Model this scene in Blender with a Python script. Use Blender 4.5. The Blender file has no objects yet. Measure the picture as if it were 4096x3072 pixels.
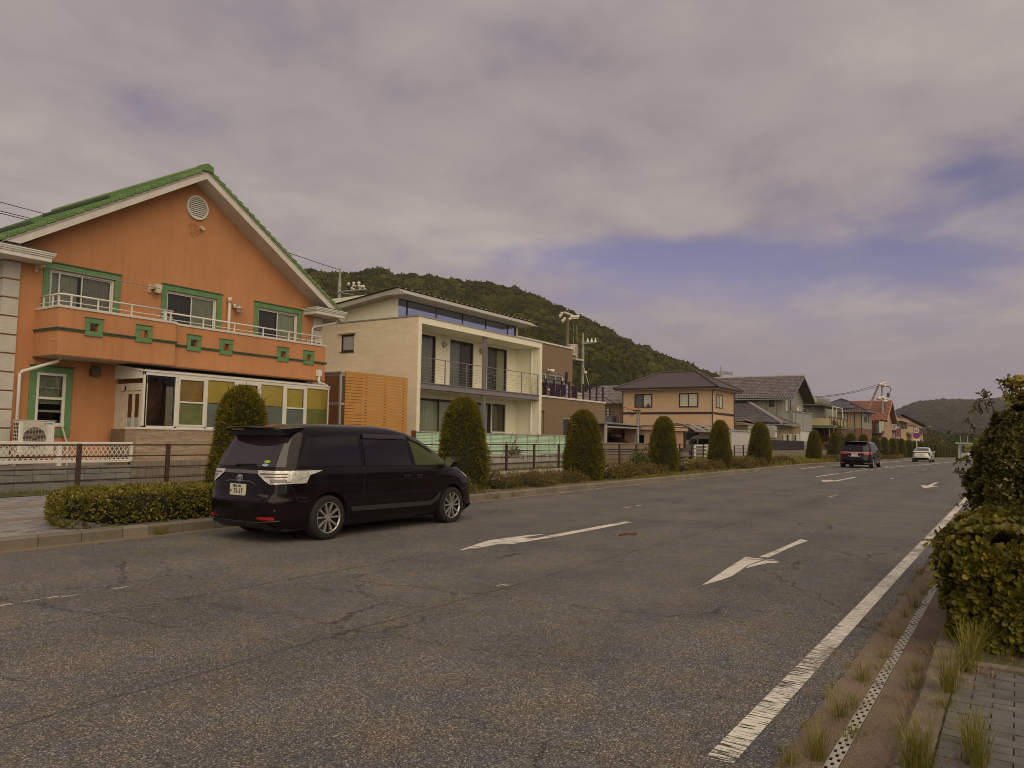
import bpy, math, random
import numpy as np
from mathutils import Matrix, Vector, noise as mnoise

# axes: x runs along the road away from the viewer, y runs to the far (left) side of the road, z up; metres
random.seed(7); rng = np.random.default_rng(7)
scene = bpy.context.scene
COL = scene.collection

# ---------------------------------------------------------------- camera
EYE = 1.59
CR = np.array([0.54786, -0.83640, 0.01696]); CU = np.array([-0.06920, -0.02511, 0.99729]); CW = np.array([0.83370, 0.54755, 0.07164])
FPX, CX, CY = 3077.0, 2048.0, 1536.0
cam = bpy.data.cameras.new('camera'); cam.sensor_width = 36; cam.lens = FPX/4096*36
cam.clip_start = 0.05; cam.clip_end = 6000
cam_o = bpy.data.objects.new('camera', cam); COL.objects.link(cam_o)
Mx = Matrix(((CR[0], CU[0], -CW[0], 0), (CR[1], CU[1], -CW[1], 0), (CR[2], CU[2], -CW[2], EYE), (0, 0, 0, 1)))
cam_o.matrix_world = Mx
scene.camera = cam_o
scene.cycles.filter_width = 0.95

def ray(px, py): return (px-CX)/FPX*CR - (py-CY)/FPX*CU + CW
def FP(px, py, t):          # where a sight line meets the upright plane y = t  -> (x, z)
    d = ray(px, py); k = t/d[1]; return (k*d[0], EYE+k*d[2])
def SP(px, py, s):          # where it meets the upright plane x = s -> (y, z)
    d = ray(px, py); k = s/d[0]; return (k*d[1], EYE+k*d[2])
def ZM(ox, oy, sc): return lambda x, y: (ox+x*sc, oy+y*sc)

# ---------------------------------------------------------------- world, sun, exposure
scene.view_settings.view_transform = 'Standard'; scene.view_settings.look = 'None'
scene.view_settings.exposure = 0; scene.view_settings.gamma = 1; scene.view_settings.use_curve_mapping = False
SUN_EL, SUN_AZ = math.radians(38), math.radians(-127)     # azimuth of the sun seen from the scene, from +x towards +y
W = bpy.data.worlds.new('World'); scene.world = W; W.use_nodes = True
nt = W.node_tree; nt.nodes.clear()
def N(nt, typ, **kw):
    n = nt.nodes.new(typ)
    for k, v in kw.items():
        if k.startswith('i_'): n.inputs[k[2:].replace('_', ' ')].default_value = v
        else: setattr(n, k, v)
    return n
def mth(nt, op, a, b=None, c=None, clamp=False):
    n = nt.nodes.new('ShaderNodeMath'); n.operation = op; n.use_clamp = clamp
    for i, v in enumerate((a, b, c)):
        if v is None: continue
        if isinstance(v, (int, float)): n.inputs[i].default_value = v
        else: nt.links.new(v, n.inputs[i])
    return n.outputs[0]
L = nt.links.new
tc = N(nt, 'ShaderNodeTexCoord'); sep = N(nt, 'ShaderNodeSeparateXYZ'); L(tc.outputs['Generated'], sep.inputs[0])
zz = mth(nt, 'ADD', mth(nt, 'MAXIMUM', sep.outputs[2], 0.0), 0.16)
u = mth(nt, 'DIVIDE', sep.outputs[0], zz); v = mth(nt, 'DIVIDE', sep.outputs[1], zz)
cmb = N(nt, 'ShaderNodeCombineXYZ'); L(u, cmb.inputs[0]); L(v, cmb.inputs[1])
az = mth(nt, 'MULTIPLY', mth(nt, 'ARCTAN2', sep.outputs[1], sep.outputs[0]), 180/math.pi)
el = mth(nt, 'MULTIPLY', mth(nt, 'ARCSINE', sep.outputs[2]), 180/math.pi)
n1 = N(nt, 'ShaderNodeTexNoise', i_Scale=1.15, i_Detail=9.0, i_Roughness=0.52, i_Distortion=0.35); L(cmb.outputs[0], n1.inputs['Vector'])
n2 = N(nt, 'ShaderNodeTexNoise', i_Scale=0.55, i_Detail=5.0, i_Roughness=0.5); L(cmb.outputs[0], n2.inputs['Vector'])
n3 = N(nt, 'ShaderNodeTexNoise', i_Scale=3.4, i_Detail=8.0, i_Roughness=0.55, i_Distortion=0.3); L(cmb.outputs[0], n3.inputs['Vector'])
gap = None
for a0, e0, sa, se, amp in ((20, 13.2, 13, 1.9, .34), (31, 13.8, 9, 1.1, .20), (0, 16.5, 7, 2.4, .22), (3, 13.0, 9, 2.6, .18), (11, 11.2, 16, 1.8, .19), (8, 8.5, 18, 2.8, .11), (3, 17.5, 3, .8, .12),
                            (58, 21, 5, 1.2, .07), (36, 29, 4, 2, .07), (25, 9, 12, 1.2, .06),
                            (160, 24, 30, 5, .30), (-120, 35, 30, 6, .25), (-40, 20, 22, 4, .3)):
    qa = mth(nt, 'POWER', mth(nt, 'DIVIDE', mth(nt, 'SUBTRACT', az, a0), sa), 2)
    qe = mth(nt, 'POWER', mth(nt, 'DIVIDE', mth(nt, 'SUBTRACT', el, e0), se), 2)
    g = mth(nt, 'MULTIPLY', mth(nt, 'EXPONENT', mth(nt, 'MULTIPLY', mth(nt, 'ADD', qa, qe), -1.0)), amp)
    gap = g if gap is None else mth(nt, 'ADD', gap, g)
dens = mth(nt, 'SUBTRACT', mth(nt, 'ADD', mth(nt, 'MULTIPLY', n1.outputs[0], 0.6), mth(nt, 'MULTIPLY', n3.outputs[0], 0.4)), gap)
cov = N(nt, 'ShaderNodeValToRGB'); cov.color_ramp.interpolation = 'EASE'
cov.color_ramp.elements[0].position = 0.10; cov.color_ramp.elements[1].position = 0.46
L(dens, cov.inputs[0])
br = mth(nt, 'ADD', mth(nt, 'MULTIPLY', n1.outputs[0], 0.40), mth(nt, 'ADD', mth(nt, 'MULTIPLY', n2.outputs[0], 0.26), mth(nt, 'MULTIPLY', n3.outputs[0], 0.34)))
cr = N(nt, 'ShaderNodeValToRGB'); e = cr.color_ramp.elements
e[0].position = 0.36; e[0].color = (0.300, 0.250, 0.268, 1)
e[1].position = 0.66; e[1].color = (0.500, 0.430, 0.395, 1)
m_ = e.new(0.50); m_.color = (0.380, 0.322, 0.322, 1)
L(br, cr.inputs[0])
lowmix = N(nt, 'ShaderNodeMixRGB'); lowmix.blend_type = 'MIX'
lf = N(nt, 'ShaderNodeMapRange'); lf.inputs['From Min'].default_value = 0; lf.inputs['From Max'].default_value = 13
lf.inputs['To Min'].default_value = 0.8; lf.inputs['To Max'].default_value = 0.0; L(el, lf.inputs[0])
L(lf.outputs[0], lowmix.inputs[0]); L(cr.outputs[0], lowmix.inputs[1]); lowmix.inputs[2].default_value = (0.262, 0.222, 0.262, 1)
sky = N(nt, 'ShaderNodeTexSky'); sky.sky_type = 'NISHITA'; sky.sun_disc = False
sky.sun_elevation = SUN_EL; sky.sun_rotation = math.pi/2 - SUN_AZ
tint = N(nt, 'ShaderNodeMixRGB'); tint.blend_type = 'MULTIPLY'; tint.inputs[0].default_value = 1; tint.inputs[2].default_value = (1.16, 0.76, 0.86, 1)
L(sky.outputs[0], tint.inputs[1])
bgS = N(nt, 'ShaderNodeBackground'); bgS.inputs[1].default_value = 0.075; L(tint.outputs[0], bgS.inputs[0])
bgC = N(nt, 'ShaderNodeBackground'); bgC.inputs[1].default_value = 1.0; L(lowmix.outputs[0], bgC.inputs[0])
mxs = N(nt, 'ShaderNodeMixShader'); L(cov.outputs[0], mxs.inputs[0]); L(bgS.outputs[0], mxs.inputs[1]); L(bgC.outputs[0], mxs.inputs[2])
wo = N(nt, 'ShaderNodeOutputWorld'); L(mxs.outputs[0], wo.inputs[0])
sun = bpy.data.lights.new('sun', 'SUN'); sun.energy = 2.5; sun.angle = math.radians(85); sun.color = (1.0, 0.84, 0.56)
sun_o = bpy.data.objects.new('sun', sun); COL.objects.link(sun_o)
sd = Vector((math.cos(SUN_AZ)*math.cos(SUN_EL), math.sin(SUN_AZ)*math.cos(SUN_EL), math.sin(SUN_EL)))
sun_o.rotation_euler = sd.to_track_quat('Z', 'Y').to_euler(); sun_o.location = (0, -20, 40)

# ---------------------------------------------------------------- ground profile along the road
_gx = np.array([-400, -50, 0, 40, 52, 75, 95, 120, 160, 200, 300, 600, 3000.]); _gz = np.array([-.2, -.15, 0, .17, .21, .07, -.02, -.12, -.55, -1.0, -2.0, -3.5, -6.])
def gz(s): return float(np.interp(s, _gx, _gz))

# ---------------------------------------------------------------- mesh helpers
class MB:
    def __init__(s): s.v = []; s.f = []
    def add(s, vs, fs):
        o = len(s.v); s.v.extend([tuple(map(float, p)) for p in vs]); s.f.extend([tuple(i+o for i in f) for f in fs]); return s
    def box(s, x0, x1, y0, y1, z0, z1):
        if x0 > x1: x0, x1 = x1, x0
        if y0 > y1: y0, y1 = y1, y0
        if z0 > z1: z0, z1 = z1, z0
        return s.add([(x0,y0,z0),(x1,y0,z0),(x1,y1,z0),(x0,y1,z0),(x0,y0,z1),(x1,y0,z1),(x1,y1,z1),(x0,y1,z1)],
                     [(0,3,2,1),(4,5,6,7),(0,1,5,4),(1,2,6,5),(2,3,7,6),(3,0,4,7)])
    def hexa(s, b, t):     # bottom 4 (ccw from above), top 4
        return s.add(list(b)+list(t), [(0,3,2,1),(4,5,6,7),(0,1,5,4),(1,2,6,5),(2,3,7,6),(3,0,4,7)])
    def quad(s, a, b, c, d): return s.add([a,b,c,d], [(0,1,2,3)])
    def prism(s, poly, ax, a0, a1):    # poly in the two other axes, extruded along ax
        n = len(poly)
        def P(q, a): return (a, q[0], q[1]) if ax == 'x' else ((q[0], a, q[1]) if ax == 'y' else (q[0], q[1], a))
        vs = [P(q, a0) for q in poly]+[P(q, a1) for q in poly]
        fs = [tuple(range(n))[::-1], tuple(range(n, 2*n))]+[(i, (i+1) % n, n+(i+1) % n, n+i) for i in range(n)]
        return s.add(vs, fs)
    def tube(s, pts, r, n=8, r2=None):
        pts = [Vector(p) for p in pts]; m = len(pts); rings = []
        for i, p in enumerate(pts):
            d = (pts[min(i+1, m-1)]-pts[max(i-1, 0)]).normalized()
            a = Vector((0, 0, 1)) if abs(d.z) < .9 else Vector((1, 0, 0))
            x = d.cross(a).normalized(); y = d.cross(x)
            rr = r if r2 is None else r+(r2-r)*i/(m-1)
            rings.append([p+x*rr*math.cos(2*math.pi*k/n)+y*rr*math.sin(2*math.pi*k/n) for k in range(n)])
        vs = [q for R_ in rings for q in R_]
        fs = [(i*n+k, i*n+(k+1) % n, (i+1)*n+(k+1) % n, (i+1)*n+k) for i in range(m-1) for k in range(n)]
        fs += [tuple(range(n))[::-1], tuple(range((m-1)*n, m*n))]
        return s.add(vs, fs)
    def bar(s, p, q, w, h):   # square section bar
        p, q = Vector(p), Vector(q); d = (q-p).normalized()
        a = Vector((0, 0, 1)) if abs(d.z) < .95 else Vector((1, 0, 0))
        x = d.cross(a).normalized()*w/2; y = x.cross(d).normalized()*h/2
        vs = [c+sx*x+sy*y for c in (p, q) for sx, sy in ((-1,-1),(1,-1),(1,1),(-1,1))]
        return s.add(vs, [(0,1,2,3)[::-1],(4,5,6,7),(0,1,5,4),(1,2,6,5),(2,3,7,6),(3,0,4,7)])
    def ball(s, c, r, n=8, sz=1.0):
        vs = []; m = n//2+1
        for i in range(m+1):
            th = math.pi*i/m
            for k in range(n): vs.append((c[0]+r*math.sin(th)*math.cos(2*math.pi*k/n), c[1]+r*math.sin(th)*math.sin(2*math.pi*k/n), c[2]+r*sz*math.cos(th)))
        return s.add(vs, [(i*n+k, (i+1)*n+k, (i+1)*n+(k+1) % n, i*n+(k+1) % n) for i in range(m) for k in range(n)])
    def disc(s, c, r, ax, n=24, th=.01, sx=1.0):
        pts = [(math.cos(2*math.pi*k/n)*r*sx, math.sin(2*math.pi*k/n)*r) for k in range(n)]
        if ax == 'x': return s.prism([(c[1]+a, c[2]+b) for a, b in pts], 'x', c[0], c[0]+th)
        if ax == 'y': return s.prism([(c[0]+a, c[2]+b) for a, b in pts], 'y', c[1], c[1]+th)
        return s.prism([(c[0]+a, c[1]+b) for a, b in pts], 'z', c[2], c[2]+th)

ORG = {}
def mesh_of(name, mb, mat, org=(0, 0, 0), smooth=False):
    me = bpy.data.meshes.new(name)
    v = np.array(mb.v, dtype=float).reshape(-1, 3)-np.array(org)
    me.from_pydata(v.tolist(), [], mb.f)
    if mat is not None: me.materials.append(mat)
    me.update()
    if smooth: me.polygons.foreach_set('use_smooth', [True]*len(me.polygons))
    return me
def link(o, parent=None):
    COL.objects.link(o)
    if parent is not None: o.parent = parent
    return o
def part(name, mb, mat, parent=None, smooth=False, bevel=0, kind=None, label=None):
    org = ORG.get(parent.name, (0, 0, 0)) if parent is not None else (0, 0, 0)
    o = link(bpy.data.objects.new(name, mesh_of(name, mb, mat, org, smooth)), parent)
    ORG[o.name] = org
    if bevel:
        b = o.modifiers.new('bevel', 'BEVEL'); b.width = bevel; b.segments = 2; b.limit_method = 'ANGLE'
    if kind: o['kind'] = kind
    if label: o['label'] = label
    return o
def thing(name, label, cat, loc=(0, 0, 0), group=None, rz=0):
    o = link(bpy.data.objects.new(name, None)); o.location = loc; o.rotation_euler = (0, 0, rz); o.empty_display_size = .2
    o['label'] = label; o['category'] = cat
    if group: o['group'] = group
    ORG[o.name] = tuple(loc); return o
def tag(o, label, cat, group=None):
    o['label'] = label; o['category'] = cat
    if group: o['group'] = group
    return o
def struct(name, mb, mat, smooth=False, kind='structure'):
    o = part(name, mb, mat, smooth=smooth); o['kind'] = kind; return o
def copy_tree(o, parent=None, loc=None, rz=None, label=None, scale=None):
    c = o.copy(); COL.objects.link(c); c.parent = parent
    if loc is not None: c.location = loc
    if rz is not None: c.rotation_euler = (0, 0, rz)
    if scale is not None: c.scale = scale
    if label: c['label'] = label
    for ch in o.children: copy_tree(ch, c)
    return c
def np_mesh(name, V, F, mat, org=(0, 0, 0)):
    me = bpy.data.meshes.new(name); V = np.asarray(V, dtype=np.float32)-np.array(org, dtype=np.float32); F = np.asarray(F, dtype=np.int32)
    n, k = F.shape
    me.vertices.add(len(V)); me.vertices.foreach_set('co', V.ravel())
    me.loops.add(n*k); me.loops.foreach_set('vertex_index', F.ravel())
    me.polygons.add(n); me.polygons.foreach_set('loop_start', np.arange(0, n*k, k, dtype=np.int32))
    me.update(calc_edges=True); me.validate()
    if mat is not None: me.materials.append(mat)
    return me
def np_part(name, V, F, mat, parent=None, kind=None):
    org = ORG.get(parent.name, (0, 0, 0)) if parent is not None else (0, 0, 0)
    o = link(bpy.data.objects.new(name, np_mesh(name, V, F, mat, org)), parent); ORG[o.name] = org
    if kind: o['kind'] = kind
    return o

# ---------------------------------------------------------------- materials
def srgb(r, g, b):
    f = lambda c: (c/12.92 if c <= .04045 else ((c+.055)/1.055)**2.4)
    return (f(r/255), f(g/255), f(b/255), 1)
MATS = {}
def mat(name, col, rough=.7, var=.12, scale=3.0, metal=0, bump=0, bscale=40, spec=.4, col2=None, detail=5, stretch=None, coat=0, dirt=0, speck=0):
    if name in MATS: return MATS[name]
    m = bpy.data.materials.new(name); m.use_nodes = True; t = m.node_tree; t.nodes.clear(); L = t.links.new
    out = N(t, 'ShaderNodeOutputMaterial'); b = N(t, 'ShaderNodeBsdfPrincipled'); L(b.outputs[0], out.inputs[0])
    b.inputs['Roughness'].default_value = rough; b.inputs['Metallic'].default_value = metal; b.inputs['Specular IOR Level'].default_value = spec
    if coat: b.inputs['Coat Weight'].default_value = coat; b.inputs['Coat Roughness'].default_value = .03
    tcn = N(t, 'ShaderNodeTexCoord'); vec = tcn.outputs['Object']
    if stretch:
        mp = N(t, 'ShaderNodeMapping'); mp.inputs['Scale'].default_value = stretch; L(vec, mp.inputs[0]); vec = mp.outputs[0]
    c = tuple(col[:3])+(1,)
    if col2 is None: ca = tuple(max(0, x*(1-var)) for x in c[:3])+(1,); cb = tuple(min(1, x*(1+var)) for x in c[:3])+(1,)
    else: ca, cb = c, tuple(col2[:3])+(1,)
    if var or col2:
        nz = N(t, 'ShaderNodeTexNoise', i_Scale=scale, i_Detail=float(detail), i_Roughness=.6); L(vec, nz.inputs['Vector'])
        rp = N(t, 'ShaderNodeValToRGB'); rp.color_ramp.elements[0].position = .34; rp.color_ramp.elements[1].position = .68
        rp.color_ramp.elements[0].color = ca; rp.color_ramp.elements[1].color = cb
        L(nz.outputs[0], rp.inputs[0]); colour = rp.outputs[0]
        if dirt:       # vertical run-off streaks, a stain with a shape of its own
            mp2 = N(t, 'ShaderNodeMapping'); mp2.inputs['Scale'].default_value = (3.2, 3.2, .35); L(tcn.outputs['Object'], mp2.inputs[0])
            n4 = N(t, 'ShaderNodeTexNoise', i_Scale=1.6, i_Detail=5.0, i_Roughness=.65); L(mp2.outputs[0], n4.inputs['Vector'])
            r4 = N(t, 'ShaderNodeValToRGB'); r4.color_ramp.elements[0].position = .5; r4.color_ramp.elements[1].position = .78
            L(n4.outputs[0], r4.inputs[0])
            mxd = N(t, 'ShaderNodeMixRGB'); L(mth(t, 'MULTIPLY', r4.outputs[0], dirt), mxd.inputs[0]); L(colour, mxd.inputs[1])
            mxd.inputs[2].default_value = tuple(x*.42 for x in c[:3])+(1,); colour = mxd.outputs[0]
        if speck:
            n8 = N(t, 'ShaderNodeTexNoise', i_Scale=95.0, i_Detail=4.0, i_Roughness=.8); L(tcn.outputs['Object'], n8.inputs['Vector'])
            r8 = N(t, 'ShaderNodeValToRGB'); r8.color_ramp.elements[0].position = .36; r8.color_ramp.elements[1].position = .66; r8.color_ramp.elements[0].color = (1-speck,)*3+(1,); r8.color_ramp.elements[1].color = (1+speck,)*3+(1,)
            L(n8.outputs[0], r8.inputs[0]); mx8 = N(t, 'ShaderNodeMixRGB'); mx8.blend_type = 'MULTIPLY'; mx8.inputs[0].default_value = 1; L(colour, mx8.inputs[1]); L(r8.outputs[0], mx8.inputs[2]); colour = mx8.outputs[0]
        L(colour, b.inputs['Base Color'])
    else: b.inputs['Base Color'].default_value = c
    if bump:
        nb = N(t, 'ShaderNodeTexNoise', i_Scale=bscale, i_Detail=4.0); L(vec, nb.inputs['Vector'])
        bp = N(t, 'ShaderNodeBump', i_Strength=bump, i_Distance=.01); L(nb.outputs[0], bp.inputs['Height']); L(bp.outputs[0], b.inputs['Normal'])
    MATS[name] = m; return m
def glass(name, tint=(.5, .55, .5), refl=.14, rough=.02, trans=True, dark=(.01, .01, .012)):
    if name in MATS: return MATS[name]
    m = bpy.data.materials.new(name); m.use_nodes = True; t = m.node_tree; t.nodes.clear(); L = t.links.new
    out = N(t, 'ShaderNodeOutputMaterial'); mx = N(t, 'ShaderNodeMixShader')
    if trans: a = N(t, 'ShaderNodeBsdfTransparent'); a.inputs[0].default_value = tuple(tint)+(1,)
    else: a = N(t, 'ShaderNodeBsdfDiffuse'); a.inputs[0].default_value = tuple(dark)+(1,)
    g = N(t, 'ShaderNodeBsdfGlossy'); g.inputs['Roughness'].default_value = rough
    if name == 'clerestory_glass': g.inputs['Color'].default_value = (.62, .68, .98, 1)  # blue of a sky reflection put into the gloss colour of this glass
    fr = N(t, 'ShaderNodeFresnel'); fr.inputs[0].default_value = 1.5
    L(mth(t, 'ADD', fr.outputs[0], refl, clamp=True), mx.inputs[0]); L(a.outputs[0], mx.inputs[1]); L(g.outputs[0], mx.inputs[2]); L(mx.outputs[0], out.inputs[0])
    MATS[name] = m; return m
def leafmat(name, cols, rough=.5, trans=.0, spec=.35):
    if name in MATS: return MATS[name]
    m = bpy.data.materials.new(name); m.use_nodes = True; t = m.node_tree; t.nodes.clear(); L = t.links.new
    out = N(t, 'ShaderNodeOutputMaterial'); b = N(t, 'ShaderNodeBsdfPrincipled'); L(b.outputs[0], out.inputs[0])
    b.inputs['Roughness'].default_value = rough; b.inputs['Specular IOR Level'].default_value = spec
    geo = N(t, 'ShaderNodeNewGeometry'); oi = N(t, 'ShaderNodeObjectInfo')
    rr = mth(t, 'FRACT', mth(t, 'ADD', geo.outputs['Random Per Island'], mth(t, 'MULTIPLY', oi.outputs['Random'], 7.3)))
    tcn = N(t, 'ShaderNodeTexCoord'); nz = N(t, 'ShaderNodeTexNoise', i_Scale=1.6, i_Detail=3.0); L(tcn.outputs['Object'], nz.inputs['Vector'])
    f = mth(t, 'ADD', mth(t, 'MULTIPLY', rr, .62), mth(t, 'MULTIPLY', mth(t, 'SUBTRACT', nz.outputs[0], .25), .62), clamp=True)
    rp = N(t, 'ShaderNodeValToRGB'); els = rp.color_ramp.elements
    els[0].position = 0; els[0].color = tuple(cols[0])+(1,); els[1].position = 1; els[1].color = tuple(cols[-1])+(1,)
    for i, c in enumerate(cols[1:-1]): q = els.new((i+1)/(len(cols)-1)); q.color = tuple(c)+(1,)
    L(f, rp.inputs[0]); L(rp.outputs[0], b.inputs['Base Color'])
    if trans:
        tr = N(t, 'ShaderNodeBsdfTranslucent'); L(rp.outputs[0], tr.inputs[0]); mx = N(t, 'ShaderNodeMixShader'); mx.inputs[0].default_value = trans
        L(b.outputs[0], mx.inputs[1]); L(tr.outputs[0], mx.inputs[2]); L(mx.outputs[0], out.inputs[0])
    MATS[name] = m; return m
# faces picked from a ramp per loose piece (paving bricks, blocks): same trick without leaves
def piecemat(name, cols, rough=.85, bump=.4, bscale=120, spots=.25):
    if name in MATS: return MATS[name]
    m = bpy.data.materials.new(name); m.use_nodes = True; t = m.node_tree; t.nodes.clear(); L = t.links.new
    out = N(t, 'ShaderNodeOutputMaterial'); b = N(t, 'ShaderNodeBsdfPrincipled'); L(b.outputs[0], out.inputs[0])
    b.inputs['Roughness'].default_value = rough; b.inputs['Specular IOR Level'].default_value = .25
    geo = N(t, 'ShaderNodeNewGeometry'); oi = N(t, 'ShaderNodeObjectInfo')
    rr = mth(t, 'FRACT', mth(t, 'ADD', geo.outputs['Random Per Island'], mth(t, 'MULTIPLY', oi.outputs['Random'], 5.7)))
    nz = N(t, 'ShaderNodeTexNoise', i_Scale=9.0, i_Detail=7.0, i_Roughness=.7); L(geo.outputs['Position'], nz.inputs['Vector'])
    f = mth(t, 'ADD', mth(t, 'MULTIPLY', rr, 1-spots), mth(t, 'MULTIPLY', mth(t, 'SUBTRACT', nz.outputs[0], .3), spots*2), clamp=True)
    rp = N(t, 'ShaderNodeValToRGB'); els = rp.color_ramp.elements
    els[0].position = 0; els[0].color = tuple(cols[0])+(1,); els[1].position = 1; els[1].color = tuple(cols[-1])+(1,)
    for i, c in enumerate(cols[1:-1]): q = els.new((i+1)/(len(cols)-1)); q.color = tuple(c)+(1,)
    L(f, rp.inputs[0]); L(rp.outputs[0], b.inputs['Base Color'])
    nb = N(t, 'ShaderNodeTexNoise', i_Scale=float(bscale), i_Detail=3.0); L(geo.outputs['Position'], nb.inputs['Vector'])
    bp = N(t, 'ShaderNodeBump', i_Strength=bump, i_Distance=.006); L(nb.outputs[0], bp.inputs['Height']); L(bp.outputs[0], b.inputs['Normal'])
    MATS[name] = m; return m

def asphalt():
    m = bpy.data.materials.new('asphalt'); m.use_nodes = True; t = m.node_tree; t.nodes.clear(); L = t.links.new
    out = N(t, 'ShaderNodeOutputMaterial'); b = N(t, 'ShaderNodeBsdfPrincipled'); L(b.outputs[0], out.inputs[0]); b.inputs['Roughness'].default_value = .8
    b.inputs['Specular IOR Level'].default_value = .3
    g = N(t, 'ShaderNodeNewGeometry'); P = g.outputs['Position']
    vo = N(t, 'ShaderNodeTexVoronoi', i_Scale=135.0); L(P, vo.inputs['Vector'])           # stones
    sc = N(t, 'ShaderNodeSeparateColor'); L(vo.outputs['Color'], sc.inputs[0])
    rp = N(t, 'ShaderNodeValToRGB'); E = rp.color_ramp.elements
    E[0].position = 0; E[0].color = (.050, .046, .044, 1); E[1].position = 1; E[1].color = (.50, .44, .36, 1)
    for p, c in ((.45, (.096, .090, .086, 1)), (.80, (.168, .157, .146, 1)), (.93, (.31, .285, .25, 1))): q = E.new(p); q.color = c
    L(sc.outputs[0], rp.inputs[0])
    n5 = N(t, 'ShaderNodeTexNoise', i_Scale=.55, i_Detail=7.0, i_Roughness=.65); L(P, n5.inputs['Vector'])
    r5 = N(t, 'ShaderNodeValToRGB'); r5.color_ramp.elements[0].position = .32; r5.color_ramp.elements[0].color = (.74, .74, .76, 1); r5.color_ramp.elements[1].position = .7; r5.color_ramp.elements[1].color = (1.16, 1.14, 1.08, 1)
    L(n5.outputs[0], r5.inputs[0])
    mu = N(t, 'ShaderNodeMixRGB'); mu.blend_type = 'MULTIPLY'; mu.inputs[0].default_value = 1; L(rp.outputs[0], mu.inputs[1]); L(r5.outputs[0], mu.inputs[2])
    # warm and bluish tinges
    n6 = N(t, 'ShaderNodeTexNoise', i_Scale=2.3, i_Detail=6.0, i_Roughness=.7); L(P, n6.inputs['Vector'])
    r6 = N(t, 'ShaderNodeValToRGB'); e6 = r6.color_ramp.elements; e6[0].position = .3; e6[0].color = (.72, .82, 1.16, 1); e6[1].position = .7; e6[1].color = (1.12, .98, .82, 1); q = e6.new(.5); q.color = (1, 1, 1, 1)
    L(n6.outputs[0], r6.inputs[0]); mu2 = N(t, 'ShaderNodeMixRGB'); mu2.blend_type = 'MULTIPLY'; mu2.inputs[0].default_value = .8; L(mu.outputs[0], mu2.inputs[1]); L(r6.outputs[0], mu2.inputs[2])
    # cracks: edges of big distorted cells, kept only where a slow noise allows
    nd = N(t, 'ShaderNodeTexNoise', i_Scale=2.2, i_Detail=6.0, i_Roughness=.7); L(P, nd.inputs['Vector'])
    av = N(t, 'ShaderNodeVectorMath'); av.operation = 'MULTIPLY_ADD'; L(nd.outputs['Color'], av.inputs[0]); av.inputs[1].default_value = (.6, .6, 0); L(P, av.inputs[2])
    mp = N(t, 'ShaderNodeMapping'); mp.inputs['Scale'].default_value = (.62, .34, 1); L(av.outputs[0], mp.inputs[0])
    vc = N(t, 'ShaderNodeTexVoronoi', i_Scale=1.0); vc.feature = 'DISTANCE_TO_EDGE'; L(mp.outputs[0], vc.inputs['Vector'])
    ck = mth(t, 'LESS_THAN', vc.outputs['Distance'], .0042)
    nk = N(t, 'ShaderNodeTexNoise', i_Scale=.35, i_Detail=4.0); L(P, nk.inputs['Vector'])
    ck = mth(t, 'MULTIPLY', ck, mth(t, 'GREATER_THAN', nk.outputs[0], .47))
    # paving seams running along the road
    sx = N(t, 'ShaderNodeSeparateXYZ'); L(P, sx.inputs[0])
    wob = mth(t, 'MULTIPLY', mth(t, 'SUBTRACT', nd.outputs[0], .5), .10)
    yv = mth(t, 'ADD', sx.outputs[1], wob)
    seam = mth(t, 'LESS_THAN', mth(t, 'ABSOLUTE', mth(t, 'SUBTRACT', mth(t, 'ADD', yv, mth(t, 'MULTIPLY', sx.outputs[0], .022)), 6.80)), .012)
    seam2 = mth(t, 'LESS_THAN', mth(t, 'ABSOLUTE', mth(t, 'SUBTRACT', yv, 4.55)), .010)
    tr_ = mth(t, 'MULTIPLY', mth(t, 'COSINE', mth(t, 'MULTIPLY', mth(t, 'SUBTRACT', sx.outputs[1], 2.0), 2*math.pi/1.62)), .055)
    tm = N(t, 'ShaderNodeMixRGB'); tm.blend_type = 'MULTIPLY'; tm.inputs[0].default_value = 1; L(mu2.outputs[0], tm.inputs[1]); L(mth(t, 'ADD', tr_, 1.03), tm.inputs[2]); mu2 = tm
    allc = mth(t, 'MAXIMUM', ck, mth(t, 'MAXIMUM', seam, seam2))
    mk = N(t, 'ShaderNodeMixRGB'); L(mth(t, 'MULTIPLY', allc, .62), mk.inputs[0]); L(mu2.outputs[0], mk.inputs[1]); mk.inputs[2].default_value = (.018, .013, .010, 1)
    # sand washed against the kerb
    ed = mth(t, 'GREATER_THAN', mth(t, 'ADD', sx.outputs[1], mth(t, 'MULTIPLY', n6.outputs[0], .22)), 11.08)
    mk2 = N(t, 'ShaderNodeMixRGB'); L(mth(t, 'MULTIPLY', ed, .75), mk2.inputs[0]); L(mk.outputs[0], mk2.inputs[1]); mk2.inputs[2].default_value = (.25, .17, .10, 1)
    L(mk2.outputs[0], b.inputs['Base Color'])
    bp = N(t, 'ShaderNodeBump', i_Strength=.55, i_Distance=.006); L(mth(t, 'SUBTRACT', sc.outputs[1], mth(t, 'MULTIPLY', allc, 2)), bp.inputs['Height']); L(bp.outputs[0], b.inputs['Normal'])
    return m
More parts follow.
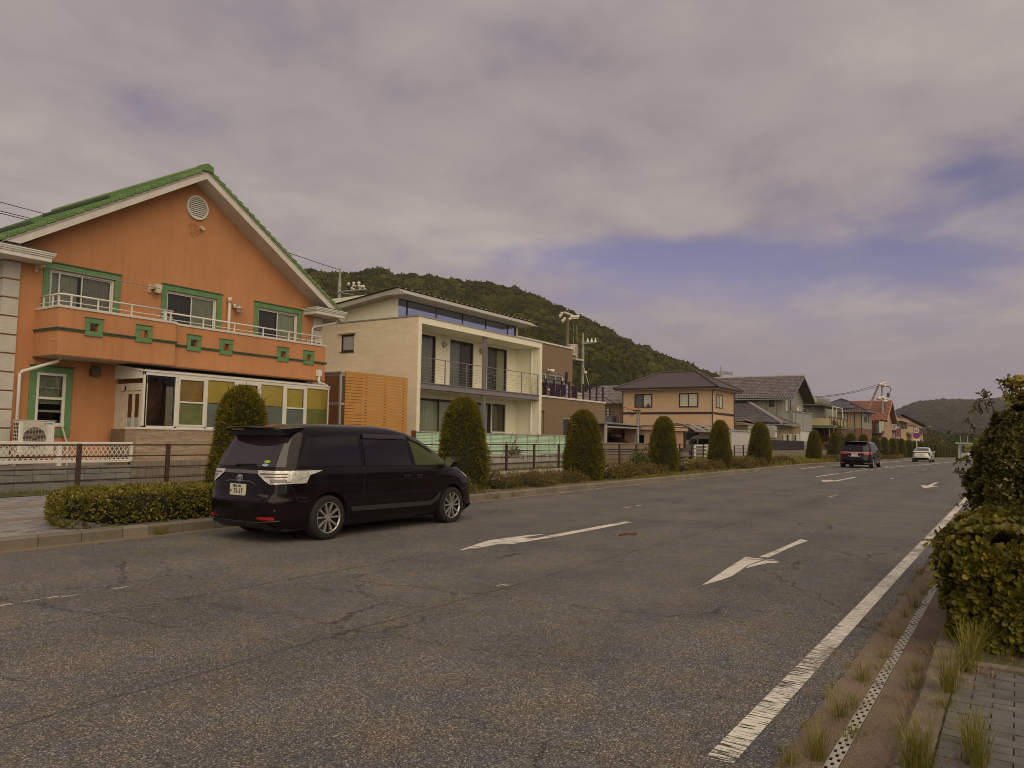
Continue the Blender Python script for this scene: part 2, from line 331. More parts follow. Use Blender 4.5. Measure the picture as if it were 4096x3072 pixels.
def paintmat(name, col=(.74, .70, .60), wear=.5, sx=1.2, sy=14):
    m = bpy.data.materials.new(name); m.use_nodes = True; t = m.node_tree; t.nodes.clear(); L = t.links.new
    out = N(t, 'ShaderNodeOutputMaterial'); b = N(t, 'ShaderNodeBsdfPrincipled'); b.inputs['Roughness'].default_value = .6
    g = N(t, 'ShaderNodeNewGeometry'); P = g.outputs['Position']
    n0 = N(t, 'ShaderNodeTexNoise', i_Scale=30.0, i_Detail=4.0); L(P, n0.inputs['Vector'])
    r0 = N(t, 'ShaderNodeValToRGB'); r0.color_ramp.elements[0].color = tuple(c*.85 for c in col)+(1,); r0.color_ramp.elements[1].color = tuple(col)+(1,); L(n0.outputs[0], r0.inputs[0]); L(r0.outputs[0], b.inputs['Base Color'])
    mp = N(t, 'ShaderNodeMapping'); mp.inputs['Scale'].default_value = (sy, sx, 1); L(P, mp.inputs[0])
    n1 = N(t, 'ShaderNodeTexNoise', i_Scale=1.0, i_Detail=7.0, i_Roughness=.75); L(mp.outputs[0], n1.inputs['Vector'])
    n2 = N(t, 'ShaderNodeTexNoise', i_Scale=1.2, i_Detail=3.0); L(P, n2.inputs['Vector'])
    f = mth(t, 'GREATER_THAN', mth(t, 'ADD', n1.outputs[0], mth(t, 'MULTIPLY', mth(t, 'SUBTRACT', n2.outputs[0], .5), .28)), wear)
    tr = N(t, 'ShaderNodeBsdfTransparent'); mx = N(t, 'ShaderNodeMixShader'); L(f, mx.inputs[0]); L(tr.outputs[0], mx.inputs[1]); L(b.outputs[0], mx.inputs[2]); L(mx.outputs[0], out.inputs[0])
    return m

M_white = mat('white_metal', (.62, .60, .55), .45, .06, 6)
M_alu = mat('aluminium_frame', (.46, .45, .43), .4, .06, 8, metal=.3)
M_cream = mat('cream_plastic', (.55, .49, .39), .5, .1, 5)
M_dark = mat('dark_interior', (.012, .011, .010), .9, 0)
M_black = mat('black_plastic', (.018, .016, .018), .4, .1)
M_bronze = mat('bronze_frame', (.045, .032, .028), .4, .15)
M_concrete = mat('concrete', (.27, .25, .22), .9, .22, 2.2, bump=.5, bscale=60, dirt=.5)
M_curtain = mat('curtain', (.44, .45, .36), .9, .12, 5)
M_curt2 = mat('curtain_lace', (.55, .57, .44), .9, .08, 5)
M_curt3 = mat('curtain_grey', (.36, .34, .29), .9, .1, 5)
M_gclear = glass('window_glass', (.80, .83, .76), .05)
M_gdark = glass('window_glass_dark', trans=False, refl=.10, dark=(.03, .03, .032))
M_gscreen = glass('window_screen', (.42, .42, .40), .02)
M_gsky = glass('clerestory_glass', (.2, .2, .3), .62)
M_far_glass = glass('far_glass', trans=False, refl=.16, dark=(.05, .05, .05))
M_steel = mat('galvanised_steel', (.30, .30, .31), .45, .15, 6, metal=.4)

# ---------------------------------------------------------------- setting: ground, road, kerbs, paving
XS = [-30, 0, 20, 40, 46, 52, 60, 68, 75, 85, 95, 107, 120, 140, 160, 180, 200, 250, 300, 450, 600, 1200, 3000]
def strip(y0, y1, dz, x0=-30, x1=3000, sub=None):
    m = MB(); xs = [x0]+[x for x in XS if x0 < x < x1]+[x1]
    for a, b in zip(xs[:-1], xs[1:]):
        m.quad((a, y0, gz(a)+dz), (b, y0, gz(b)+dz), (b, y1, gz(b)+dz), (a, y1, gz(a)+dz))
    return m
def solid_strip(y0, y1, z0, z1, x0, x1):
    m = MB(); xs = [x0]+[x for x in XS if x0 < x < x1]+[x1]
    for a, b in zip(xs[:-1], xs[1:]):
        m.hexa([(a, y0, gz(a)+z0), (b, y0, gz(b)+z0), (b, y1, gz(b)+z0), (a, y1, gz(a)+z0)],
               [(a, y0, gz(a)+z1), (b, y0, gz(b)+z1), (b, y1, gz(b)+z1), (a, y1, gz(a)+z1)])
    return m
M_soil = mat('soil', (.10, .085, .05), .95, .4, 1.5, col2=(.07, .085, .03), bump=.8, bscale=12)
M_field = mat('field_ground', (.07, .08, .035), .95, .35, .05, col2=(.13, .115, .07))
struct('ground', strip(-2500, 2500, -.06, -300, 3000), M_field)
M_asph = asphalt()
road = struct('road', strip(1.02, 11.17, 0.0, -12, 400), M_asph)
M_paint = paintmat('road_paint', (.70, .665, .575), wear=.425)
M_paint_edge = paintmat('edge_paint', wear=.475, sx=4.0, sy=46)
M_paint_thin = paintmat('worn_paint', (.5, .48, .42), wear=.53, sx=3, sy=3)
def mark(name, polys, mt, dz=.006):
    m = MB()
    for p in polys: m.add([(x, y, gz(x)+dz) for x, y in p], [tuple(range(len(p)))])
    return part(name, m, mt, road)
def line(name, x0, x1, y0, y1, w, mt):
    m = MB(); xs = [x0]+[x for x in XS if x0 < x < x1]+[x1]
    Y = lambda x: y0+(y1-y0)*(x-x0)/(x1-x0)
    for a, b in zip(xs[:-1], xs[1:]):
        m.quad((a, Y(a)-w/2, gz(a)+.006), (b, Y(b)-w/2, gz(b)+.006), (b, Y(b)+w/2, gz(b)+.006), (a, Y(a)+w/2, gz(a)+.006))
    return part(name, m, mt, road)
line('edge_line', 3.86, 120, 1.275, 1.18, .138, M_paint_edge)
arrow1 = [[(8.62,6.51),(9.05,6.44),(9.49,6.42),(9.62,6.28),(9.9,6.26),(10.38,6.36),(10.38,6.54),(9.74,6.78),(9.43,6.71)],
          [(9.9,6.26),(11.08,6.18),(12.27,6.15),(13.56,6.13),(13.62,6.30),(12.32,6.33),(10.38,6.36)], [(9.74,6.78),(10.38,6.54),(11.0,6.50),(10.6,6.66)]]
mark('right_turn_arrow', [p[::-1] for p in arrow1], M_paint)
mark('straight_arrow', [[(8.26,2.91),(8.72,2.84),(9.04,2.82),(9.63,2.87),(9.91,2.90),(10.59,2.86),(10.66,3.13),(9.7,3.05),(8.98,2.98)],
     [(9.67,2.85),(10.0,2.80),(10.25,2.74),(10.34,2.65),(10.51,2.64),(10.64,2.77),(10.57,2.83),(9.91,2.885)],
     [(10.76,2.86),(12.26,2.86),(12.95,2.82),(13.07,2.96),(11.5,2.96),(10.73,2.98)]], M_paint)
mark('right_turn_arrow', [[(33.01,6.66),(31.92,6.38),(32.93,6.05),(33.3,6.2),(33.84,6.44)], [(32.93,6.05),(37.19,6.0),(37.19,6.16),(33.3,6.2)]], M_paint)
mark('straight_arrow', [[(30.39,2.75),(32.46,2.42),(32.3,2.68),(35.1,2.66),(35.12,2.81),(32.3,2.82),(32.64,3.08)]], M_paint)
line('lane_line', 36.3, 40.8, 7.52, 7.42, .13, M_paint)
line('lane_line', 2.2, 4.6, 7.68, 7.66, .10, M_paint_thin)
line('lane_line', 16.0, 17.2, 7.55, 7.55, .10, M_paint_thin)
line('lane_line', 23.5, 24.6, 4.52, 4.52, .10, M_paint_thin)
line('lane_line', 6.85, 7.05, 4.62, 4.62, .10, M_paint_thin)
for a, b in ((36.9, 38.0), (38.8, 40.2), (45.0, 46.5), (50, 52.4), (56, 59.5)): line('lane_line', a, b, 4.6, 4.65, .12, M_paint_thin)
for k in range(11):
    a = 42.6+k*2.05; y = 7.40-.085*k
    line('centre_dash', a, a+1.35, y, y-.07, .16, M_paint)
    if k > 2: line('centre_dash', a+.3, a+1.7, y+.45+.03*k, y+.42+.03*k, .13, M_paint)
line('centre_line', 66, 110, 6.4, 5.5, .17, M_paint); line('centre_line', 110, 260, 5.5, 5.5, .17, M_paint)
line('centre_line', 62, 110, 7.0, 6.6, .13, M_paint_thin)
line('kerb_line', 15.5, 46, 10.98, 10.98, .09, M_paint_thin)
line('kerb_line', 46, 60, 10.38, 10.15, .16, M_paint); line('kerb_line', 60, 260, 10.15, 10.1, .16, M_paint)

# left kerb of separate stones
M_kerb = piecemat('kerb_stone', [(.13, .115, .09), (.19, .165, .13), (.24, .205, .155)], spots=.5, bscale=50)
kerbl = thing('kerb', 'long concrete kerb of separate stones along the planted strip and black minivan', 'kerb', (4, 11.2, 0)); del kerbl['category'], kerbl['label']; kerbl['kind'] = 'structure'
def kerb_stone(m, a, b, y0, y1, z0, z1, g=.006):
    a += g; b -= g; c = .025
    sec = [(y0, z0), (y1, z0), (y1, z1), (y0+c+.01, z1), (y0+.006, z1-c)]
    vs = [(a, y, gz(a)+z) for y, z in sec]+[(b, y, gz(b)+z) for y, z in sec]; n = 5
    m.add(vs, [tuple(range(n))[::-1], tuple(range(n, 2*n))]+[(i, (i+1) % n, n+(i+1) % n, n+i) for i in range(n)])
cuts = [-2, -.8, .35, 1.45, 2.6, 3.7, 4.72, 5.33, 5.91, 6.52, 6.93, 7.5]
while cuts[-1] < 110: cuts.append(cuts[-1]+(.6 if cuts[-1] < 60 else 2.0))
rest = MB()
for i, (a, b) in enumerate(zip(cuts[:-1], cuts[1:])):
    if a < 60:
        m = MB(); dz = random.uniform(-.004, .004); kerb_stone(m, a, b, 11.15+random.uniform(-.004, .004), 11.33, -.1, .155+dz); part('kerb_stone', m, M_kerb, kerbl)
    else: kerb_stone(rest, a, b, 11.15, 11.33, -.1, .155)
kerb_stone(rest, 110, 160, 11.15, 11.33, -.1, .155); kerb_stone(rest, 160, 300, 11.15, 11.33, -.1, .155)
part('kerb_stone', rest, M_kerb, kerbl, kind='stuff')

M_strip = mat('planting_soil', (.085, .075, .035), .95, .4, 2.0, col2=(.17, .125, .07), bump=.8, bscale=20)
struct('planting_strip', strip(11.33, 14.2, .13, 6.2, 400), M_strip)
M_pave_far = mat('pavement_concrete', (.30, .26, .22), .9, .18, 1.2, bump=.3)
struct('pavement', strip(14.2, 18.0, .14, 8.6, 300), M_pave_far)
struct('verge', strip(18.0, 19.4, .15, -12, 300), M_soil)
struct('yard_ground', strip(19.0, 60, .42, -12, 240), mat('yard_gravel', (.24, .21, .18), .95, .2, 3))
# brick paved part of the left pavement, near end
M_pbrick = piecemat('paving_brick', [(.15, .14, .15), (.23, .22, .225), (.30, .28, .265), (.235, .19, .16)], spots=.35)
M_pbrick2 = piecemat('paving_brick_red', [(.21, .15, .12), (.25, .18, .15), (.22, .19, .17)], spots=.35)
pv = thing('brick_pavement', 'x', 'x', (6, 15, 0)); del pv['category'], pv['label']; pv['kind'] = 'structure'
part('mortar_bed', strip(11.33, 18.0, .125, -6, 8.6), mat('mortar', (.09, .075, .06), .95, .2), pv)
bricks = []; y = 11.34
while y < 17.95:
    x = 2.4+((int(y/.105)) % 2)*.11
    while x < 8.5:
        if FPX and x+.2 > 3.2+.26*(y-11): bricks.append((x, y))
        x += .222
    y += .107
vis = [(x, y) for x, y in bricks if not (x > 6.0 and y < 13.6)]
vis.sort(key=lambda q: q[0]**2+q[1]**2)
near_b = set(vis[:300]); stuffb = MB(); stuffb2 = MB(); mesh_cache = {}
for x, y in bricks:
    red = 15.2 < y < 15.75 or (13.2 < y < 13.6)
    dz = random.uniform(-.003, .003)
    if (x, y) in near_b:
        if red not in mesh_cache: q = MB(); q.box(0, .214, 0, .099, -.05, 0); mesh_cache[red] = mesh_of('brick', q, M_pbrick2 if red else M_pbrick)
        o = link(bpy.data.objects.new('brick', mesh_cache[red]), pv); o.location = (x-6, y-15, gz(x)+.142+dz)
    else: (stuffb2 if red else stuffb).box(x, x+.214, y, y+.099, gz(x)+.1, gz(x)+.142+dz)
part('brick', stuffb, M_pbrick, pv, kind='stuff'); part('brick', stuffb2, M_pbrick2, pv, kind='stuff')

# right side: gutter, slotted channel cover, kerb, brick pavement
M_gut = mat('gutter_concrete', (.15, .108, .078), .9, .25, 1.6, col2=(.235, .175, .125), bump=.9, bscale=140, detail=9, speck=.5)
struct('gutter', solid_strip(.835, 1.03, -.12, .008, -6, 40), M_gut)
struct('gutter', solid_strip(.56, .765, -.12, .008, -6, 40), M_gut)
struct('gutter_edge', solid_strip(-1.6, .56, -.14, -.02, -6, 60), M_soil)
M_plate = mat('galvanised_plate', (.44, .42, .36), .5, .14, 9, metal=.25, bump=.15, bscale=90)
drain = thing('drain_channel', 'pale slotted steel drain cover with square holes sunk in the concrete gutter', 'drain cover', (4, .8, 0))
part('channel_bed', solid_strip(.765, .835, -.14, -.06, -6, 40), mat('drain_dark', (.01, .009, .008), .9, 0), drain)
def drain_plate(m, a, b):
    y0, y1 = .768, .832; n = int(round((b-a-.01)/.0615)); dx = (b-a-.006)/n
    zt, zb = gz(a)+.0115, gz(a)+.0085
    ys = [y0, y0+.005, y0+.021, y0+.024, y0+.040, y0+.043, y0+.059, y1]
    for i in range(n):
        xa = a+.003+i*dx; outer = [(1, 2), (5, 6)] if True else []
        for j in range(7):
            hole = (i % 2 == 0 and j in (1, 5)) or (i % 2 == 1 and j == 3)
            if hole:
                h = dx*.17
                for (p, q) in ((xa, xa+h/1.0), (xa+dx-h, xa+dx)): m.box(p, q, ys[j], ys[j+1], zb, zt)
            else: m.box(xa, xa+dx, ys[j], ys[j+1], zb, zt)
a = 3.68-.99*4
while a < 13:
    m = MB(); drain_plate(m, a, a+.985); part('cover_plate', m, M_plate, drain); a += .99
part('cover_plate', solid_strip(.768, .832, .003, .011, a, 40), M_plate, drain)
kerbr = thing('kerb', 'x', 'x', (4, .5, 0)); del kerbr['category'], kerbr['label']; kerbr['kind'] = 'structure'
cutr = [1.6, 2.35, 3.2, 4.05, 4.87, 5.68, 6.5, 7.3, 8.1, 8.9, 9.7, 12, 20, 40]
for a, b in zip(cutr[:-1], cutr[1:]):
    m = MB(); c = .03; y1, y0, z0, z1 = .555, .372, -.1, .115+random.uniform(-.006, .004)
    if a < 4.9 and b > 4: y1 -= .01
    sec = [(y0, z0), (y1, z0), (y1-.006, z1-c), (y1-c, z1), (y0, z1)]; n = 5; nx = 6; vs = []
    for i in range(nx+1):
        x = a+.005+(b-a-.01)*i/nx
        for (yy, z_) in sec: vs.append((x, yy+random.uniform(-.004, .004), gz(x)+z_+random.uniform(-.004, .003)))
    m.add(vs, [tuple(range(n)), tuple(range(nx*n, nx*n+n))[::-1]]+[(k*n+i, (k+1)*n+i, (k+1)*n+(i+1) % n, k*n+(i+1) % n) for k in range(nx) for i in range(n)])
    part('kerb_stone', m, mat('old_kerb', (.12, .10, .075), .95, .3, 5, col2=(.23, .195, .145), bump=1.0, bscale=70, detail=9, speck=.45), kerbr, smooth=False)
pr = thing('brick_pavement', 'x', 'x', (4, -1, 0)); del pr['category'], pr['label']; pr['kind'] = 'structure'
part('mortar_bed', solid_strip(-3.4, .372, -.02, .098, -3, 6.0), mat('mortar_dark', (.055, .040, .030), .95, .3, 20), pr)
struct('bush_bed', solid_strip(-3.4, .372, -.02, .10, 6.0, 16), M_soil)
M_rb = piecemat('grey_paving_brick', [(.085, .080, .075), (.15, .143, .138), (.235, .225, .21)], spots=.75, bscale=170, bump=.9)
qb = MB(); qb.box(0, .0975, 0, .2, -.05, 0); bmesh_ = mesh_of('brick', qb, M_rb)
qh = MB(); qh.box(0, .0975, 0, .098, -.05, 0); bmesh_h = mesh_of('brick', qh, M_rb)
st = MB(); cnt = 0
for r_ in range(24):
    x = 3.55+r_*.1035; y = .36; k = 0
    off = (r_ % 2)*.102
    while y > -.75:
        w = .2 if not (k == 0 and off) else .098
        z = gz(x)+.112+random.uniform(-.003, .003)+(.0 if random.random() > .06 else -.006)
        if y-w > -.35 and cnt < 298:
            o = link(bpy.data.objects.new('brick', bmesh_ if w == .2 else bmesh_h), pr); o.location = (x-4, y-w+1, z)
            o.rotation_euler = (random.uniform(-.01, .01), random.uniform(-.01, .01), random.uniform(-.012, .012)); cnt += 1
        else: st.box(x, x+.0975, y-w, y, z-.05, z)
        y -= w+.0065; k += 1
part('brick', st, M_rb, pr, kind='stuff')
# edging kerb between pavement and bush bed
m = MB(); m.box(6.03, 6.15, -1.2, .37, 0, gz(6)+.13); struct('bed_edging', m, mat('old_kerb', (.1, .1, .1)))

# ---------------------------------------------------------------- facade frames: (a along the wall, d inward, z)
class Fr:
    def __init__(s, plane, c): s.p = plane; s.c = c
    def P(s, a, d, z): return (a, s.c+d, z) if s.p == 'y' else (s.c+d, a, z)
    def box(s, m, a0, a1, d0, d1, z0, z1):
        if s.p == 'y': m.box(a0, a1, s.c+d0, s.c+d1, z0, z1)
        else: m.box(s.c+d0, s.c+d1, a0, a1, z0, z1)
        return m
    def quad(s, m, a0, a1, d, z0, z1):
        m.quad(s.P(a0, d, z0), s.P(a1, d, z0), s.P(a1, d, z1), s.P(a0, d, z1)); return m
def wall(fr, a0, a1, z0, z1, th, holes, m=None):
    m = m or MB()
    A = sorted({a0, a1}|{h[i] for h in holes for i in (0, 1) if a0 < h[i] < a1}); Z = sorted({z0, z1}|{h[i] for h in holes for i in (2, 3) if z0 < h[i] < z1})
    for i in range(len(A)-1):
        for j in range(len(Z)-1):
            ca, cz = (A[i]+A[i+1])/2, (Z[j]+Z[j+1])/2
            if not any(h[0] < ca < h[1] and h[2] < cz < h[3] for h in holes): fr.box(m, A[i], A[i+1], 0, th, Z[j], Z[j+1])
    return m
def curtain_mb(fr, a0, a1, z0, z1, d, amp=.02, wl=.11):
    m = MB(); n = max(4, int((a1-a0)/wl*6)); ph = random.random()*6
    vs = []
    for z in (z0, z1):
        for i in range(n+1):
            a = a0+(a1-a0)*i/n; vs.append(fr.P(a, d+amp*math.sin(2*math.pi*a/wl+ph)+amp*.5*math.sin(a*23+ph), z))
    m.add(vs, [(i, i+1, n+2+i, n+1+i) for i in range(n)]); return m
def win(parent, fr, a0, a1, z0, z1, fm, gm=None, n=2, fw=.045, rec=.04, curt=None, split=None, mid=True, room=True, gms=None, name='window'):
    gm = gm or M_gclear
    m = MB()
    for b in ((a0, a1, z1-fw, z1), (a0, a1, z0, z0+fw), (a0, a0+fw, z0+fw, z1-fw), (a1-fw, a1, z0+fw, z1-fw)): fr.box(m, b[0], b[1], rec, rec+.09, b[2], b[3])
    w = part(name, m, fm, parent)
    ai, aj = a0+fw, a1-fw; wd = (aj-ai)/n
    for k in range(n):
        dd = rec+.02+(.03 if k % 2 else 0); s0, s1 = ai+k*wd-(.018 if k else 0), ai+(k+1)*wd+(.018 if k < n-1 else 0)
        q = MB(); sw = .035
        fr.box(q, s0, s0+sw, dd, dd+.025, z0+fw, z1-fw); fr.box(q, s1-sw, s1, dd, dd+.025, z0+fw, z1-fw)
        fr.box(q, s0+sw, s1-sw, dd, dd+.025, z1-fw-sw, z1-fw); fr.box(q, s0+sw, s1-sw, dd, dd+.025, z0+fw, z0+fw+sw*1.4)
        if split: zs = z0+(z1-z0)*split; fr.box(q, s0+sw, s1-sw, dd, dd+.025, zs-.015, zs+.015)
        part('sash', q, fm, w)
        q = MB(); fr.quad(q, s0+sw, s1-sw, dd+.012, z0+fw, z1-fw); part('pane', q, (gms[k] if gms else gm), w)
    if curt:
        for (c0, c1, cm, cz0) in curt:
            part('curtain', curtain_mb(fr, ai+(aj-ai)*c0, ai+(aj-ai)*c1, z0+.03+(z1-z0)*cz0, z1-.02, rec+.135), cm, w)
    if room:
        q = MB(); d0, d1 = rec+.10, rec+.6
        fr.quad(q, a0-.02, a1+.02, d1, z0-.02, z1+.02)
        for aa in (a0-.02, a1+.02): q.quad(fr.P(aa, d0, z0-.02), fr.P(aa, d1, z0-.02), fr.P(aa, d1, z1+.02), fr.P(aa, d0, z1+.02))
        for z_ in (z0-.02, z1+.02): q.quad(fr.P(a0-.02, d0, z_), fr.P(a1+.02, d0, z_), fr.P(a1+.02, d1, z_), fr.P(a0-.02, d1, z_))
        part('room', q, M_dark, w)
    return w
def flatwin(parent, fr, a0, a1, z0, z1, fm, n=2, fw=.06, gm=None, curt=None, name='window'):
    m = MB()
    for b in ((a0, a1, z1-fw, z1), (a0, a1, z0, z0+fw), (a0, a0+fw, z0+fw, z1-fw), (a1-fw, a1, z0+fw, z1-fw)): fr.box(m, b[0], b[1], -.05, .02, b[2], b[3])
    for k in range(1, n): c = a0+(a1-a0)*k/n; fr.box(m, c-fw/2, c+fw/2, -.04, .02, z0+fw, z1-fw)
    w = part(name, m, fm, parent)
    for k in range(n):
        q = MB(); s0 = a0+(a1-a0)*k/n; s1 = a0+(a1-a0)*(k+1)/n; fr.quad(q, s0+.02, s1-.02, -.015, z0+.03, z1-.03)
        part('pane', q, (curt[k] if curt else None) or gm or M_far_glass, w)
    return w

# ================================================================ HOUSE 1: orange gabled house
M_orange = mat('orange_render', (.47, .215, .095), .9, .07, .9, bump=.6, bscale=110, dirt=.30)
M_green = mat('green_trim', (.095, .20, .085), .6, .2, 5, col2=(.125, .245, .10), bump=.3, bscale=30)
M_dgreen = mat('dark_green_belt', (.055, .085, .045), .6, .15)
M_tile_g = piecemat('green_roof_tile', [(.085, .16, .055), (.125, .215, .075), (.19, .27, .10)], rough=.6, spots=.5, bscale=40)
M_fascia = mat('fascia_white', (.56, .52, .47), .6, .07, 1.5, dirt=.2)
M_quoin = mat('quoin_stone', (.47, .45, .40), .85, .07, 4, bump=.3, bscale=150, dirt=.1)
h1 = thing('gabled_house', 'orange rendered house with green tiled gable, long balcony and glazed sunroom', 'house', (15.5, 23.2, .5))
F1 = Fr('y', 23.2); HL, HR, EZ, AX, AZ = 9.8, 21.3, 6.55, 15.42, 10.20
z1 = ZM(0, 900, .31646); z2 = ZM(0, 1400, .31646); z3 = ZM(650, 1100, .31646); z4 = ZM(400, 1400, .40687)
W1 = (FP(*z1(640, 525), 23.2)[0], FP(*z1(1450, 680), 23.2)[0]); W2 = (FP(*z3(60, 175), 23.2)[0], FP(*z3(690, 290), 23.2)[0]); W3 = (FP(*z3(1212, 393), 23.2)[0], FP(*z3(1712, 490), 23.2)[0])
WT, WB = 6.27, 4.45
G1 = (10.78, 11.58, 1.78, 3.26)
holes = [(W1[0], W1[1], WB, WT), (W2[0], W2[1], WB, WT), (W3[0], W3[1], WB, WT), G1]
mw = wall(F1, HL, HR, .3, EZ, .22, holes)
mw.prism([(HL, EZ), (HR, EZ), (AX, AZ)], 'y', 23.2, 23.42)
mw.box(HL, HL+.2, 23.42, 32, .3, EZ); mw.box(HR-.2, HR, 23.42, 32, .3, EZ); mw.prism([(HL, .3), (HR, .3), (HR, EZ), (AX, AZ), (HL, EZ)], 'y', 31.8, 32)
part('wall', mw, M_orange, h1)
# windows of the upper floor with green surrounds
for (a0, a1), cu in ((W1, [(0, .45, M_curtain, 0), (.55, 1, M_curt3, 0)]), (W2, [(0, .5, M_curt3, 0), (.5, 1, M_curtain, 0)]), (W3, [(0, .5, M_curt3, 0), (.52, 1, M_curt2, 0)])):
    big = a0 == W1[0]
    w = win(h1, F1, a0, a1, WB, WT, M_white, n=2, curt=cu, gms=[M_gclear if big else M_gscreen, M_gclear])
    if big:
        q = MB(); F1.box(q, a0+.27, a0+.31, .05, .075, WB+.04, WT-.04); part('sash', q, M_white, w)
for (a0, a1, b0, b1) in ((W1[0], W1[1], WB, WT), (W2[0], W2[1], WB, WT), (W3[0], W3[1], WB, WT), (10.78, 11.58, 1.66, 3.26)):
    m = MB(); g = .19; F1.box(m, a0-g, a1+g, -.035, .02, b1, b1+g-.01); F1.box(m, a0-g, a0, -.035, .02, b0, b1); F1.box(m, a1, a1+g, -.035, .02, b0, b1)
    if b0 < 2: F1.box(m, a0-g, a1+g, -.035, .02, b0-.22, b0)
    part('window_surround', m, M_green, h1, bevel=.012)
    m = MB(); F1.box(m, a0-g-.02, a1+g+.02, -.06, .02, b1+g-.01, b1+g+.025); part('surround_cap', m, M_dgreen, h1)
# ground floor double hung window
gw = MB(); F1.box(gw, G1[0], G1[1], -.03, .06, G1[3]-.07, G1[3]); F1.box(gw, G1[0], G1[1], -.06, .06, G1[2]-.05, G1[2]+.06)
for a in (G1[0], G1[1]-.07): F1.box(gw, a, a+.07, -.03, .06, G1[2]+.06, G1[3]-.07)
gwo = part('window', gw, M_white, h1)
zc_ = (G1[2]+G1[3])/2+.02
q = MB(); F1.box(q, G1[0]+.07, G1[1]-.07, .0, .04, zc_-.035, zc_+.035); F1.box(q, G1[0]+.07, G1[1]-.07, .05, .07, G1[2]+.36, G1[2]+.42); F1.box(q, G1[0]+.07, G1[1]-.07, .07, .09, 2.82, 2.86); part('sash', q, M_white, gwo)
for za, zb in ((G1[2]+.06, zc_-.035), (zc_+.035, G1[3]-.07)):
    q = MB(); F1.quad(q, G1[0]+.07, G1[1]-.07, .02, za, zb); part('pane', q, M_gclear, gwo)
part('curtain', curtain_mb(F1, G1[0]+.05, G1[1]-.05, G1[2]+.6, G1[3]-.05, .16), M_curtain, gwo)
q = MB(); F1.quad(q, G1[0], G1[1], .5, G1[2], G1[3]); part('room', q, M_dark, gwo)
# round gable vent
vx, vz = FP(787, 832, 23.2); vr = .41
m = MB()
n = 36; ring = [(math.cos(2*math.pi*k/n), math.sin(2*math.pi*k/n)) for k in range(n)]
vs = [(vx+a*rr, y, vz+b*rr) for rr, y in ((vr, 23.2), (vr, 23.12), (vr-.06, 23.12), (vr-.06, 23.17)) for a, b in ring]
m.add(vs, [(i*n+k, i*n+(k+1) % n, (i+1)*n+(k+1) % n, (i+1)*n+k) for i in range(3) for k in range(n)])
vent = part('gable_vent', m, M_white, h1)
m = MB(); m.disc((vx, 23.19, vz), vr-.05, 'y', 36, .008); part('vent_back', m, mat('vent_dark', (.16, .15, .14), .9, 0), vent)
for k in range(10):
    z_ = vz-.31+k*.068; hw = math.sqrt(max(.001, (vr-.07)**2-(z_-vz)**2)); q = MB()
    q.hexa([(vx-hw, 23.12, z_-.03), (vx+hw, 23.12, z_-.03), (vx+hw, 23.13, z_-.03), (vx-hw, 23.13, z_-.03)], [(vx-hw, 23.16, z_+.028), (vx+hw, 23.16, z_+.028), (vx+hw, 23.17, z_+.028), (vx-hw, 23.17, z_+.028)])
    part('vent_slat', q, M_white, vent)
# stain and small spotlight bracket under the vent
sx, sz = FP(803, 913, 23.2)
m = MB(); m.box(sx-.05, sx+.05, 23.12, 23.2, sz-.03, sz+.06); m.box(sx-.03, sx+.06, 23.05, 23.12, sz-.08, sz+.0); part('wall_bracket', m, M_cream, h1)
m = MB(); pts = []
for k in range(20): a = 2*math.pi*k/20; rr = .27*(1+.18*math.sin(3*a+1)+.1*math.sin(5*a)); pts.append((sx-.22+rr*math.cos(a)*.9, sz-.12+rr*math.sin(a)*.9))
m.add([(a, 23.196, b) for a, b in pts], [tuple(range(20))])
part('render_patch', m, mat('old_render_patch', (.36, .165, .07), .95, .25, 9, bump=.4), h1)
# eaves, fascia and roof
RF = 22.5; slope = .62; nrm = math.hypot(1, slope)
def zr(s, top=10.52): return top-slope*abs(s-15.42)
m = MB()
for sg in (-1, 1):
    e = 15.42+sg*6.38
    for (y0, y1, o0, o1) in ((RF, RF+.05, -.40, -.06), (RF+.05, 32.6, -.40, -.36)):
        P = [(15.42, zr(15.42)+o0), (e, zr(e)+o0), (e, zr(e)+o1), (15.42, zr(15.42)+o1)]
        if sg < 0: P = P[::-1]
        m.prism(P, 'y', y0, y1)
part('fascia', m, M_fascia, h1)
m = MB()
for sg in (-1, 1):
    e = 15.42+sg*6.36; P = [(15.42, zr(15.42)-.17), (e, zr(e)-.17), (e, zr(e)-.14), (15.42, zr(15.42)-.14)]
    if sg < 0: P = P[::-1]
    m.prism(P, 'y', RF-.02, RF)
part('fascia_bead', m, mat('bead_grey', (.33, .31, .28), .6, .1), h1)
